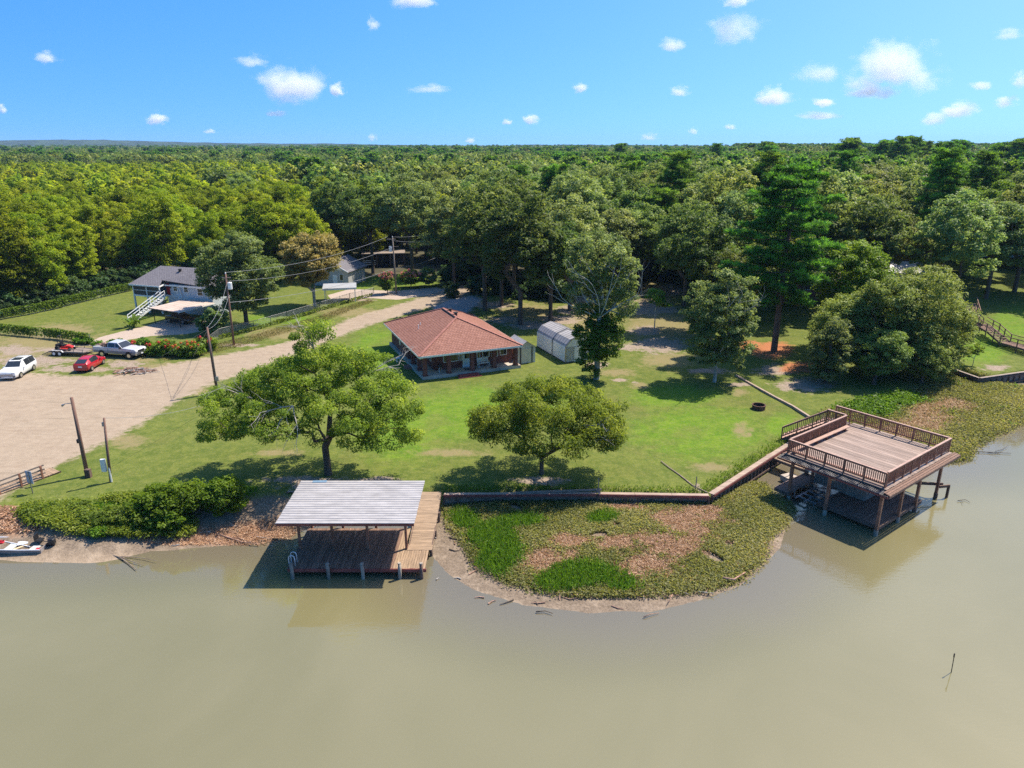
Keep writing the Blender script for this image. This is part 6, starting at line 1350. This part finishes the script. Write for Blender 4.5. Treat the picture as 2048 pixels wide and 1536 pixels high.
# --- distant forest: one mass
def far_forest():
    protos = []
    for i in range(3):
        gg = np.random.default_rng(500 + i); L, H = lobes_for(gg, 'oak'); _, c = gen_tree('far', 500 + i, L, 75, 1.9, 17, 1.25, .85, OAK, wood=False, gapf=.4); protos.append(c)
    for i in range(2):
        gg = np.random.default_rng(520 + i); L, H = lobes_for(gg, 'willow'); _, c = gen_tree('far', 520 + i, L, 75, 1.6, 17, 1.15, .75, WILLOW, wood=False, gapf=.4); protos.append(c)
    protos.append(gen_pine(540, 19, 9.5, 4.4, .27, 0, (1.2, .5), 6, .6)[1])
    gg = np.random.default_rng(9); pts = [(x, y, {'oak': int(gg.integers(3)), 'willow': 3 + int(gg.integers(2)), 'pine': 5}[k], s) for x, y, k, s in FARP]
    yy = 640.0
    while yy < 3600:
        sp = 8 + (yy - 640) / 120
        for xx in np.arange(-.82 * yy, .82 * yy, sp):
            e = xx / yy; x, y = xx + gg.normal(0, sp * .3), yy + gg.normal(0, sp * .3); k = int(gg.integers(3))
            if e < -.35 + .08 * math.sin(yy * .01) and gg.random() < .55: k = 3 + int(gg.integers(2))
            elif gg.random() < .16: k = 5
            pts.append((x, y, k, gg.uniform(.85, 1.22) * (1 + .16 * (e > .3)) * (1 + min(1.0, (yy - 640) / 2600)) ** .5))
        yy += sp * 1.15
    col_src = [bpy.data.objects.new('far_tree_source', c) for c in protos]
    me = bpy.data.meshes.new('distant_forest'); me.from_pydata([(x, y, 1.0) for x, y, k, s in pts], [], [])
    n = len(pts)
    me.attributes.new('pick', 'INT', 'POINT').data.foreach_set('value', np.array([p[2] for p in pts], np.int32))
    me.attributes.new('size', 'FLOAT', 'POINT').data.foreach_set('value', np.array([p[3] for p in pts], np.float32))
    me.attributes.new('turn', 'FLOAT', 'POINT').data.foreach_set('value', gg.uniform(0, 6.28, n).astype(np.float32))
    o = stuff(link('distant_forest', me)); o['label'] = 'far wooded plain of mixed trees reaching the horizon'
    ng = bpy.data.node_groups.new('plant_forest', 'GeometryNodeTree'); ng.interface.new_socket('Geometry', in_out='INPUT', socket_type='NodeSocketGeometry'); ng.interface.new_socket('Geometry', in_out='OUTPUT', socket_type='NodeSocketGeometry')
    N, Lk = ng.nodes, ng.links; gi, go = N.new('NodeGroupInput'), N.new('NodeGroupOutput'); jn = N.new('GeometryNodeJoinGeometry')
    for s_ in reversed(col_src):
        oi = N.new('GeometryNodeObjectInfo'); oi.inputs['Object'].default_value = s_; oi.inputs['As Instance'].default_value = True; Lk.new(oi.outputs['Geometry'], jn.inputs[0])
    mp = N.new('GeometryNodeMeshToPoints'); Lk.new(gi.outputs[0], mp.inputs[0]); ip = N.new('GeometryNodeInstanceOnPoints'); Lk.new(mp.outputs[0], ip.inputs['Points']); Lk.new(jn.outputs[0], ip.inputs['Instance']); ip.inputs['Pick Instance'].default_value = True
    def attr(nm, ty): a = N.new('GeometryNodeInputNamedAttribute'); a.data_type = ty; a.inputs[0].default_value = nm; return a.outputs[0]
    Lk.new(attr('pick', 'INT'), ip.inputs['Instance Index']); Lk.new(attr('size', 'FLOAT'), ip.inputs['Scale'])
    cx = N.new('ShaderNodeCombineXYZ'); Lk.new(attr('turn', 'FLOAT'), cx.inputs[2]); Lk.new(cx.outputs[0], ip.inputs['Rotation']); Lk.new(ip.outputs[0], go.inputs[0])
    md = o.modifiers.new('plant', 'NODES'); md.node_group = ng
    print('far trees', n)
far_forest()

# far blue ridge behind the wood on the left
m = MB(); gx_ = np.linspace(-4300, 4300, 130); rows = [(4300, 0), (4420, .55), (4600, .9), (4850, 1.0), (5300, .4)]
rg = np.random.default_rng(3); prof_ = [max(14, 30 + 30 * math.exp(-((x + 3000) / 1500) ** 2) + 3 * math.sin(x * .004) + rg.normal(0, 1.2)) for x in gx_]
for y, f in rows: m.v += [(float(x), y, 2 + h * f + (rg.normal(0, 1.5) if f > 0 else -4)) for x, h in zip(gx_, prof_)]
for r_ in range(len(rows) - 1): m.f += [(r_ * 130 + i, r_ * 130 + i + 1, (r_ + 1) * 130 + i + 1, (r_ + 1) * 130 + i) for i in range(129)]
struct(m.build('hills', M('far_woods', (.035, .055, .022), 1.0, .5, .012, spec=.05), None))

# ------------------------------------------------------------------ shore plants
def scatter(poly, n, seed, inner=0.0):
    g = np.random.default_rng(seed); lo, hi = poly.min(0), poly.max(0); out = []
    while sum(map(len, out)) < n:
        q = g.uniform(lo, hi, (n * 2, 2)); sd = sdist(q, poly) + g.normal(0, .25, len(q)); out.append(q[sd > inner])
    return np.vstack(out)[:n], g
def vnoise(P, k, seed=0):
    x, y = P[:, 0] * k + seed, P[:, 1] * k - seed
    return .5 + .25 * (np.sin(x * 1.3 + 1.7 * np.sin(y * .9 + seed)) + np.sin(y * 1.7 + 1.3 * np.sin(x * 1.1 - seed))) 
MARSH = leaf_mat('water_weed', (.125, .140, .045), (.215, .230, .078), (.36, .34, .16), .42)
RUSH = leaf_mat('rush_grass', (.07, .15, .012), (.125, .25, .02), (.20, .34, .045), .4)
STRAW = leaf_mat('dead_straw', (.32, .185, .09), (.47, .31, .175), (.58, .45, .31), .1)
def weeds(name, P, g, hmin, hmax, ln, wd, mat, upright, label, tint=None, base=0.0):
    z = ground_z(P) + base + g.uniform(hmin, hmax, len(P)); pos = np.column_stack([P, z]); n = len(P)
    if upright: ax = unit(g.normal(0, .38, (n, 3)) + (0, 0, 1)); nr = unit(g.normal(size=(n, 3)) * (1, 1, .25) + (0, -.35, .3))
    else: nr = unit(g.normal(0, .55, (n, 3)) + (0, 0, .8)); ax = unit(g.normal(size=(n, 3)) * (1, 1, .35))
    ti = (np.full(n, .5) if tint is None else tint) + g.normal(0, .22, n)
    s = g.uniform(.6, 1.3, n); o = stuff(link(name, leaf_mesh(name, pos, nr, ax, ln * s, wd * s, ti, mat))); o['label'] = label; return o
POINT = pix([(884, 1008), (1000, 1004), (1180, 1003), (1418, 1008), (1495, 958), (1530, 962), (1548, 985), (1590, 1003), (1572, 1040), (1535, 1072), (1528, 1110), (1482, 1150), (1420, 1172), (1320, 1182), (1250, 1188), (1170, 1190), (1080, 1176), (1010, 1156), (952, 1128), (928, 1085), (898, 1048)], .4)
GREEN = [(985, 1075, 52, 34), (1000, 1115, 50, 38), (1165, 1152, 90, 26), (1200, 1042, 36, 14), (1130, 1160, 60, 20), (1030, 1050, 60, 16), (930, 1040, 34, 18), (1240, 1165, 30, 16)]
ORANGE = [(1375, 1045, 80, 38), (1330, 1095, 75, 34), (1290, 1128, 60, 28), (1085, 1120, 52, 22), (1140, 1090, 50, 16), (1230, 1090, 50, 16), (1400, 1022, 60, 10), (1250, 1018, 50, 8), (1270, 1150, 36, 12), (1145, 1112, 26, 10)]
Pq, g = scatter(POINT, 150000, 61); wg = blobs(GREEN, .4, Pq) + .35 * (vnoise(Pq, .8, 3) - .5); wo_ = blobs(ORANGE, .4, Pq) + .45 * (vnoise(Pq, 1.1, 8) - .5) + .3 * (vnoise(Pq, 2.7, 1) - .5)
isg = wg + g.normal(0, .12, len(Pq)) > .45; iso = (wo_ + g.normal(0, .20, len(Pq)) > .40) & ~isg; rest = ~isg & ~iso
cover = vnoise(Pq, .55, 5) * .5 + vnoise(Pq, 1.7, 2) * .5
weeds('water_weeds', Pq[rest & (cover > .14)], g, .03, .30, .16, .085, MARSH, False, 'mat of olive-green water weeds covering the low point in front of the bulkhead', .28 + .5 * vnoise(Pq[rest & (cover > .14)], .4, 9))
weeds('rush_grass', Pq[isg][::2], g, .12, .40, .50, .055, RUSH, True, 'patches of bright green grass on the low point in front of the bulkhead')
k_ = rest & (g.random(len(Pq)) < .05); iso = iso | (k_ & (wo_ > .1))
weeds('dead_straw', Pq[iso], g, .03, .20, .27, .036, STRAW, False, 'flattened orange-brown dead reeds on the low point in front of the bulkhead')
RIGHT = pix([(1640, 842), (1700, 822), (1790, 800), (1880, 772), (1925, 752), (1965, 764), (2048, 770), (2110, 800), (2048, 842), (1985, 868), (1950, 890), (1940, 912), (1900, 920), (1860, 912), (1800, 890), (1700, 868)], .4)
Pr, g = scatter(RIGHT, 75000, 62); wo2 = blobs([(1860, 835, 60, 30), (1800, 860, 70, 18), (1900, 812, 60, 12)], .4, Pr) + .5 * (vnoise(Pr, .9, 4) - .5); wg2 = blobs([(1720, 822, 80, 14), (1790, 808, 60, 10)], .4, Pr) + .3 * (vnoise(Pr, .7, 6) - .5)
ro = wo2 + g.normal(0, .2, len(Pr)) > .48; rg_ = (wg2 + g.normal(0, .12, len(Pr)) > .38) & ~ro; rr_ = ~ro & ~rg_
weeds('water_weeds', Pr[rr_], g, .04, .34, .20, .10, MARSH, False, 'green water weeds along the right bank beyond the boathouse', .3 + .5 * vnoise(Pr[rr_], .35, 2))
weeds('water_weeds', Pr[rg_], g, .10, .55, .26, .15, BRIGHT, False, 'bright leafy plants at the foot of the lakeside thicket')
weeds('dead_straw', Pr[ro], g, .03, .20, .32, .045, STRAW, False, 'flattened orange dead reeds on the right bank beyond the boathouse')
# creeping cover on the left bank
LEFTB = pix([(30, 1018), (110, 1022), (200, 1005), (270, 1000), (330, 1005), (410, 1030), (390, 1052), (300, 1068), (220, 1070), (120, 1060), (60, 1050)], .9)
Pl, g = scatter(LEFTB, 40000, 63); Pl = Pl[vnoise(Pl, .75, 2) + .15 * g.normal(0, 1, len(Pl)) > .36]
weeds('bank_creeper', Pl, g, .03, .42, .20, .12, leaf_mat('creeper', (.11, .15, .015), (.20, .24, .03), (.31, .33, .07), .4), False, 'creeping olive-green cover on the left bank above the fishing boat', .35 + .4 * vnoise(Pl, .6, 1), .5 * vnoise(Pl, .45, 3) ** 2)
LITTER = pix([(430, 1052), (540, 1040), (600, 1035), (590, 1062), (520, 1080), (400, 1078), (300, 1082), (280, 1072), (380, 1062)], .4)
Pd, g = scatter(LITTER, 6000, 64); weeds('shore_litter', Pd, g, .02, .10, .24, .04, STRAW, False, 'washed-up dead reeds along the muddy shore left of the dock')
Pd, g = scatter(pix([(0, 1030), (70, 1030), (110, 1055), (60, 1068), (0, 1066)], .6), 3000, 65); weeds('shore_litter', Pd, g, .02, .16, .34, .06, STRAW, False, 'dry reed litter above the fishing boat')
# grass tufts on the lawn's rough places
Pt, g = scatter(pix([(40, 1015), (240, 1000), (420, 975), (520, 975), (500, 990), (300, 1015), (120, 1035)], 1.2), 9000, 66)
weeds('rough_grass', Pt, g, .02, .14, .22, .05, RUSH, True, 'rough grass at the top of the left bank')
Pt, g = scatter(np.vstack([pix([(884, 984), (1418, 986)], 1.2), pix([(1600, 868)], 1.2), pix([(1590, 858), (1400, 975), (884, 972)], 1.2)]), 4000, 67)
weeds('rough_grass', Pt, g, .0, .10, .20, .05, RUSH, True, 'uncut grass along the inner edge of the bulkheads')
Pt, g = scatter(pix([(310, 705), (420, 690), (520, 668), (640, 632), (740, 598), (748, 604), (640, 645), (520, 682), (430, 705), (330, 722)], 1.2), 12000, 68)
weeds('rough_grass', Pt, g, .0, .10, .22, .05, leaf_mat('verge_grass', (.12, .13, .035), (.22, .20, .07), (.36, .29, .14), .3), True, 'rough dry grass along the roadside fence')

# ------------------------------------------------------------------ shrubs and flowers
def bush(name, label, loc, lobes, nc, cr, nl, ll, lw, mat, seed, group=None, flowers=None, cat='shrub', tints=(.5, .5)):
    w, c = gen_tree(name, seed, lobes, nc, cr, nl, ll, lw, mat, trunk=.4, tr=.06, gapf=.45, tmin=.008, tints=tints)
    t = plant(name, label, (w, c), loc, 0, 1, group, cat, ('stem', 'foliage'))
    if flowers:
        g = np.random.default_rng(seed + 5); top, n, rad, fm = flowers; C = sample_crown(g, top, n); k = 26; idx = np.repeat(np.arange(n), k); d = unit(g.normal(size=(n * k, 3))); pos = C[idx] + d * rad * g.uniform(.3, 1, (n * k, 1))
        link('flowers', leaf_mesh('flowers', pos, d, unit(g.normal(size=(n * k, 3))), .16, .12, g.uniform(0, 1, n * k), fm), t)
    return t
VIVID = leaf_mat('vivid_shrub', (.06, .13, .010), (.125, .235, .018), (.21, .33, .04), .42)
OLIVE = leaf_mat('olive_shrub', (.09, .13, .016), (.17, .22, .03), (.27, .31, .06), .42)
def on(x, y, z): p = at(x, y, z); return Vector((p.x, p.y, gz(p.x, p.y) - .05))
bush('bank_shrub', 'large bright green shrub on the bank left of the metal-roofed dock', on(345, 1035, .7), [(0, 0, 1.3, 2.3, 1.7, 1.1), (-1.6, -.3, .9, 1.5, 1.3, .8), (1.2, .3, 1.5, 1.4, 1.4, .9), (.1, .2, 2.2, .7, .7, .6)], 210, .5, 80, .19, .13, VIVID, 700)
bush('bank_shrub', 'round bright green shrub nearest the metal-roofed dock', on(450, 1022, .9), [(0, 0, 1.4, 1.5, 1.4, 1.2), (.3, 0, 2.1, 1.0, 1.0, .7)], 140, .45, 80, .19, .13, VIVID, 701)
bush('bank_shrub', 'low sprawling olive shrub above the forked dead branch', on(235, 1052, .6), [(0, 0, .45, 2.2, 1.2, .40), (1.8, 0, .6, 1.3, 1.1, .5), (-2.0, .2, .35, 1.4, 1.0, .3)], 120, .34, 70, .18, .11, OLIVE, 702)
bush('bank_shrub', 'dense low green shrub drooping to the mud beside the large bright shrub', on(300, 1062, .4), [(0, 0, .55, 1.5, .8, .5), (1.5, 0, .8, 1.1, .9, .6), (-1.2, 0, .4, .8, .6, .35)], 90, .36, 66, .24, .16, VIVID, 703)
bush('bank_shrub', 'thin yellowish shrub spread behind the fishing boat', on(95, 1040, .7), [(0, 0, .35, 1.6, .8, .25), (2.0, .2, .4, 1.1, .8, .3)], 60, .3, 40, .22, .13, OLIVE, 704)
bush('shore_tuft', 'small round green tuft standing alone on the muddy shore', on(208, 1086, .1), [(0, 0, .35, .7, .5, .32)], 26, .28, 60, .20, .08, VIVID, 705)
REDF = leaf_mat('red_flowers', (.50, .02, .02), (.62, .06, .04), (.70, .18, .10), .2); PINKF = leaf_mat('pink_flowers', (.55, .12, .14), (.68, .24, .24), (.75, .42, .38), .2)
for i, (x, y, w, lb) in enumerate(((286, 706, 1.3, 'red-flowering shrub right beside the nose of the silver pickup'), (325, 710, 1.9, 'largest red-flowering shrub along the roadside fence'), (376, 712, 2.0, 'red-flowering shrub beside the leaning reddish pole'), (412, 700, 1.5, 'sparse red-flowering shrub under the pole wires'))):
    bush('flowering_shrub', lb, on(x, y, 1.2), [(0, 0, .8, w, w * .6, .75), (.2 * w, 0, 1.3, w * .7, w * .5, .5)], int(60 * w), .45, 40, .42, .14, BRIGHT, 710 + i, 'red-flowering shrubs by the road', ([(0, -.3, 1.55, w * .9, w * .5, .4)], int((11, 16, 12, 5)[i]), .22, REDF))
bush('crape_myrtle', 'pink-blossomed small tree right beside the slim grey pole', on(775, 588, 1.2), [(0, 0, 2.3, 1.3, 1.3, 1.5)], 70, .5, 44, .3, .18, BRIGHT, 720, 'pink-blossomed small trees', ([(0, -.3, 3.3, 1.3, 1.2, .7)], 34, .3, PINKF), 'tree')
bush('crape_myrtle', 'broad pink-blossomed small tree on the lawn behind the concrete drive', on(822, 575, 1.2), [(0, 0, 1.9, 2.1, 1.6, 1.3)], 80, .5, 44, .3, .18, BRIGHT, 721, 'pink-blossomed small trees', ([(0, -.3, 2.6, 2.1, 1.5, .7)], 44, .3, PINKF), 'tree')
bush('round_shrub', 'dark green shrub beside the mailbox under the oaks', on(858, 572, 1.2), [(0, 0, 1.9, 1.6, 1.5, 1.6)], 80, .5, 44, .3, .2, OAK_GREY, 722)
bush('round_shrub', 'dark rounded shrub in the shade under the dense round tree', on(428, 668, 1.2), [(0, 0, 1.7, 2.1, 1.8, 1.5), (.6, 0, 2.9, 1.4, 1.4, .9)], 130, .55, 48, .32, .2, OAK_GREY, 723)
for i, (x, y, lb) in enumerate(((205, 697, 'clipped vine hedge along the driveway beside the trailer'), (235, 694, 'middle clump of the vine hedge along the driveway'), (262, 697, 'vine hedge clump behind the cab of the silver pickup'), (168, 688, 'vine clump at the end of the chain-link fence'))):
    bush('hedge_clump', lb, on(x, y, 1.2), [(0, 0, .5, 1.2, .5, .45)], 40, .36, 44, .26, .18, VIVID, 730 + i, 'vine hedge clumps by the driveway')
def banana(label, loc, seed, h, n):
    g = np.random.default_rng(seed); t = thing('banana_plant', label, 'plant', loc); BAN = leaf_mat('banana_leaf' + str(seed), (.07, .14, .012), (.13, .22, .025), (.22, .30, .06), .4)
    for k in range(n):
        a = 6.28 * k / n + g.normal(0, .3); L_ = h * g.uniform(.7, 1.1); x0, y0 = g.normal(0, .35), g.normal(0, .35); m = MB(); pts = []
        for i in range(6): f = i / 5; pts.append(Vector((x0 + math.cos(a) * L_ * .75 * f, y0 + math.sin(a) * L_ * .75 * f, L_ * (1.15 * f - .75 * f * f * 1.0) + .3)))
        sd = Vector((-math.sin(a), math.cos(a), 0)); w = [.03, .16, .22, .22, .15, .02]; V = []
        for p, q in zip(pts, w): V += [p + sd * q + Vector((0, 0, .06)), p, p - sd * q + Vector((0, 0, .06))]
        m.add(V, [(3 * i + j, 3 * i + j + 1, 3 * i + j + 4, 3 * i + j + 3) for i in range(5) for j in range(2)])
        o = m.build('leaf', BAN, t); o.data.attributes.new('tint', 'FLOAT', 'POINT').data.foreach_set('value', np.full(len(V), float(g.uniform(.2, .9)), np.float32))
    MB().tube([(0, 0, -.1), (0, 0, .8)], [.14, .09], 8).build('stem', leaf_mat('banana_stem' + str(seed), (.12, .14, .04), (.12, .14, .04), (.12, .14, .04)), t)
banana('clump of broad drooping banana leaves at the edge of the neighbouring drive', on(268, 655, 1.2), 81, 2.6, 17)
banana('small banana clump in front of the screened porch posts', on(305, 622, 1.2), 82, 1.9, 11)
banana('banana clump tucked beside the porch stairs', on(318, 606, 1.2), 83, 2.1, 11)
# undergrowth along the edge of the left wood and under the oaks
g = np.random.default_rng(88); i = 0
for f in np.linspace(0, 1, 34):
    x, y = -79 + 10.5 * f + g.normal(0, .8) - 1.5, 99 + 30 * f + g.normal(0, .6); s = g.uniform(.7, 1.5)
    plant('understory_shrub', 'leafy shrub growing against the vine-covered fence at the foot of the left wood', SHR[int(g.integers(2))], (x, y, 1.15), g.uniform(0, 6), s, 'shrubs at the foot of the left wood', 'shrub', ('stem', 'foliage'))
for k in range(26):
    x, y = g.uniform(-68, -46), g.uniform(126, 133); plant('understory_shrub', 'dark shrub growing behind the raised house at the edge of the wood', SHR[int(g.integers(2))], (x, y, 1.15), g.uniform(0, 6), g.uniform(.8, 1.6), 'shrubs behind the raised house', 'shrub', ('stem', 'foliage'))
for k in range(44):
    x, y = g.uniform(-12, 46), g.uniform(116, 140)
    if 10 < x < 30 and y < 131: continue
    plant('understory_shrub', 'low leafy shrub among the trunks behind the brick house and clearing', SHR[int(g.integers(2))], (x, y, 1.1), g.uniform(0, 6), g.uniform(.8, 1.7), 'shrubs among the trunks behind the brick house', 'shrub', ('stem', 'foliage'))
VINE = leaf_mat('fence_vine', (.07, .13, .01), (.13, .21, .02), (.22, .30, .05), .35)
def vine(label, pts, n, h, seed):
    q = np.array([tuple(at(x, y, 1.2)[:2]) for x, y in pts]); g = np.random.default_rng(seed); L_ = np.linalg.norm(np.diff(q, axis=0), axis=1); k = g.choice(len(L_), n, p=L_ / L_.sum()); f = g.random(n)[:, None]; P = q[k] * (1 - f) + q[k + 1] * f
    d = .5 + .5 * np.sin(P[:, 0] * 1.1 + seed) * np.sin(P[:, 1] * .7); keep = g.random(n) < .25 + .75 * d; P = P[keep] + g.normal(0, .14, (keep.sum(), 2)); n = len(P)
    z = ground_z(P) + h * g.uniform(.05, 1.12, n) ** .6; me = leaf_mesh('vine', np.column_stack([P, z]), unit(g.normal(0, .6, (n, 3)) + (0, -.5, .6)), unit(g.normal(size=(n, 3))), .26, .2, g.uniform(0, 1, n), VINE)
    o = stuff(link('fence_vine', me)); o['label'] = label
vine('leafy vines hanging on the fence of the dirt lot', [(0, 668), (60, 673), (120, 679), (182, 688)], 3800, 1.3, 5)
vine('vines covering the fence along the left wood', [(-40, 650), (0, 640), (60, 629), (120, 616), (190, 598), (268, 580)], 9000, 1.4, 6)
vine('weeds along the roadside fence', [(440, 678), (508, 662), (575, 642), (640, 622), (745, 592)], 1800, .5, 7)

# ------------------------------------------------------------------ wooden stairs on the neighbouring lawn
def lawn_stairs():
    q = [Vector((*at(x, y, z)[:2], z)) for x, y, z in ((2075, 702, 1.9), (2010, 684, 2.0), (1985, 662, 2.9), (1960, 648, 3.1), (1945, 634, 4.0), (1938, 606, 4.4))]
    o = q[0].copy(); t = thing('lawn_stairs', 'weathered wooden stairs with handrails stepping down the neighbouring lawn', 'stairs', o); q = [p - o for p in q]
    for a, b in zip(q[:-1], q[1:]):
        d = b - a; fl = Vector((d.x, d.y, 0)); n = max(3, int(fl.length / .3)); an = math.atan2(d.y, d.x); s_ = Vector((-fl.y, fl.x, 0)).normalized()
        me = box_mesh('tread', .26, 1.5, .06, WEATHERED)
        for i in range(n): link('tread', me, t, a + d * ((i + .5) / n), (0, 0, an))
        for k in (-.78, .78):
            MB().bar(a + s_ * k - Vector((0, 0, .1)), b + s_ * k - Vector((0, 0, .1)), .06, .24).build('stringer', PILING, t); MB().bar(a + s_ * k + Vector((0, 0, .95)), b + s_ * k + Vector((0, 0, .95)), .08, .08).build('handrail', WEATHERED, t)
            MB().bar(a + s_ * k + Vector((0, 0, .5)), b + s_ * k + Vector((0, 0, .5)), .04, .08).build('mid_rail', WEATHERED, t)
            for f in (0, .5): p = a + d * f + s_ * k; MB().box(p.x, p.y, p.z + .1, .1, .1, 1.7).build('rail_post', WEATHERED, t)
lawn_stairs()

# ------------------------------------------------------------------ clouds
def cloud_mat():
    m = bpy.data.materials.new('cloud'); m.use_nodes = True; nt = m.node_tree; L = nt.links
    for n in list(nt.nodes): nt.nodes.remove(n)
    out = nt.nodes.new('ShaderNodeOutputMaterial'); v = nt.nodes.new('ShaderNodeVolumePrincipled'); tc = nt.nodes.new('ShaderNodeTexCoord'); oi = nt.nodes.new('ShaderNodeObjectInfo')
    sp = nt.nodes.new('ShaderNodeSeparateXYZ'); L.new(tc.outputs['Object'], sp.inputs[0]); cb = nt.nodes.new('ShaderNodeCombineXYZ'); L.new(sp.outputs[0], cb.inputs[0]); L.new(sp.outputs[1], cb.inputs[1])
    L.new(math_(nt, 'MULTIPLY_ADD', math_(nt, 'MINIMUM', sp.outputs[2], 0.0), .5, sp.outputs[2]), cb.inputs[2])
    ln = nt.nodes.new('ShaderNodeVectorMath'); ln.operation = 'LENGTH'; L.new(cb.outputs[0], ln.inputs[0])
    nz = node(nt, 'ShaderNodeTexNoise', noise_dimensions='4D'); nz.inputs['Scale'].default_value = 1.5; nz.inputs['Detail'].default_value = 6; nz.inputs['Roughness'].default_value = .64
    L.new(tc.outputs['Object'], nz.inputs['Vector']); L.new(math_(nt, 'MULTIPLY', oi.outputs['Random'], 60.0), nz.inputs['W'])
    b = math_(nt, 'SUBTRACT', math_(nt, 'MULTIPLY_ADD', nz.outputs[0], 2.5, -.58), ln.outputs['Value'])
    dn = node(nt, 'ShaderNodeMapRange'); dn.inputs['From Min'].default_value = 0; dn.inputs['From Max'].default_value = .45; L.new(b, dn.inputs['Value'])
    L.new(math_(nt, 'MULTIPLY', dn.outputs[0], math_(nt, 'MULTIPLY', oi.outputs['Alpha'], .0135)), v.inputs['Density'])
    v.inputs['Color'].default_value = (1, 1, 1, 1); v.inputs['Anisotropy'].default_value = .1; L.new(v.outputs[0], out.inputs['Volume']); return m
CM = cloud_mat(); import bmesh
bm = bmesh.new(); bmesh.ops.create_icosphere(bm, subdivisions=3, radius=1); cme = bpy.data.meshes.new('cloud'); bm.to_mesh(cme); bm.free(); cme.materials.append(CM)
CL = [(585, 178, 135, 86, 1, 'bright white cloud in the left half of the sky'), (675, 183, 36, 36, .9, 'small white cloud just right of the bright left cloud'), (1790, 138, 185, 125, 1, 'largest billowing white cloud at the upper right'), (1738, 182, 95, 44, .9, 'white cloud below the largest billowing cloud'),
    (1470, 62, 108, 66, .45, 'broad thin cloud high in the right half of the sky'), (95, 118, 50, 32, .5, 'small faint cloud at the far left of the sky'), (315, 239, 48, 30, .9, 'small white cloud low in the left sky'), (1550, 196, 76, 42, .8, 'white cloud left of the largest billowing cloud'),
    (1915, 226, 92, 40, .7, 'flat white cloud low at the right'), (1648, 206, 48, 24, .7, 'small cloud right of the low white cloud'), (1635, 233, 90, 22, .6, 'flat bright cloud streak low in the right sky'), (1635, 150, 90, 44, .35, 'thin cloud left of the largest billowing cloud'), (1345, 92, 50, 30, .45, 'thin small cloud left of the broad thin cloud'),
    (505, 124, 70, 32, .35, 'faint cloud above the bright left cloud'), (860, 180, 84, 24, .4, 'faint flat cloud in the middle of the sky'), (1160, 178, 34, 26, .6, 'tiny cloud right of the middle of the sky'), (1360, 184, 46, 26, .5, 'small dim cloud in the right half of the sky'), (830, 2, 84, 46, .8, 'white cloud cut off by the top edge of the picture, left of the middle'), (1480, 0, 74, 34, .8, 'white cloud cut off by the top edge of the picture, above the broad thin cloud'),
    (1060, 242, 40, 26, .8, 'small bright cloud low in the middle of the sky'), (1015, 245, 24, 14, .7, 'tiny cloud left of the small bright low cloud'), (2012, 206, 46, 28, .6, 'pale cloud at the right edge of the sky'), (748, 50, 28, 30, .45, 'tiny faint cloud below the cloud cut off at the top'), (745, 275, 22, 18, .6, 'tiny cloud touching the treeline left of the middle'), (5, 220, 26, 22, .7, 'tiny cloud at the left edge of the sky'),
    (1872, 240, 60, 34, .5, 'hazy cloud beside the flat white cloud at the right'), (2040, 160, 40, 40, .5, 'pale cloud leaning in from the right edge'), (555, 228, 50, 16, .4, 'faint flat cloud below the bright left cloud'), (1960, 175, 44, 26, .5, 'dim cloud between the largest cloud and the right edge'), (2025, 70, 70, 24, .35, 'faint streak of cloud at the upper right edge'), (940, 282, 26, 14, .6, 'tiny cloud on the treeline in the middle'), (420, 264, 26, 12, .5, 'tiny cloud low in the left sky'), (1385, 265, 24, 18, .5, 'tiny cloud low above the wood right of the middle'), (1300, 275, 44, 18, .4, 'hazy low cloud above the wood right of the middle'), (1460, 255, 24, 18, .5, 'tiny cloud low in the right half of the sky')]
for x, y, w, h, dns, lb in CL:
    Yc = 7500.0; p = far(x, y, Yc); k = Yc / FOCAL * 1.02; o = link('cloud', cme, None, p); o.scale = (w * k / 2 * 1.22, w * k / 2 * .9, h * k / 2 * 1.25); o.color = (1, 1, 1, dns * 400 / max(w * k, 1)); tag(o, lb, 'cloud', 'scattered clouds')

# ------------------------------------------------------------------ air
HAZE = True
if HAZE:
    mb = MB().box(0, 2650, 43, 13000, 5900, 92); hz = stuff(mb.build('haze', None)); hm = bpy.data.materials.new('haze'); hm.use_nodes = True; nt = hm.node_tree
    for n in list(nt.nodes): nt.nodes.remove(n)
    v = nt.nodes.new('ShaderNodeVolumePrincipled'); v.inputs['Color'].default_value = (.42, .62, 1, 1); v.inputs['Density'].default_value = .00007; nt.links.new(v.outputs[0], nt.nodes.new('ShaderNodeOutputMaterial').inputs['Volume']); hz.data.materials.append(hm); hz['label'] = 'thin summer haze over the plain'
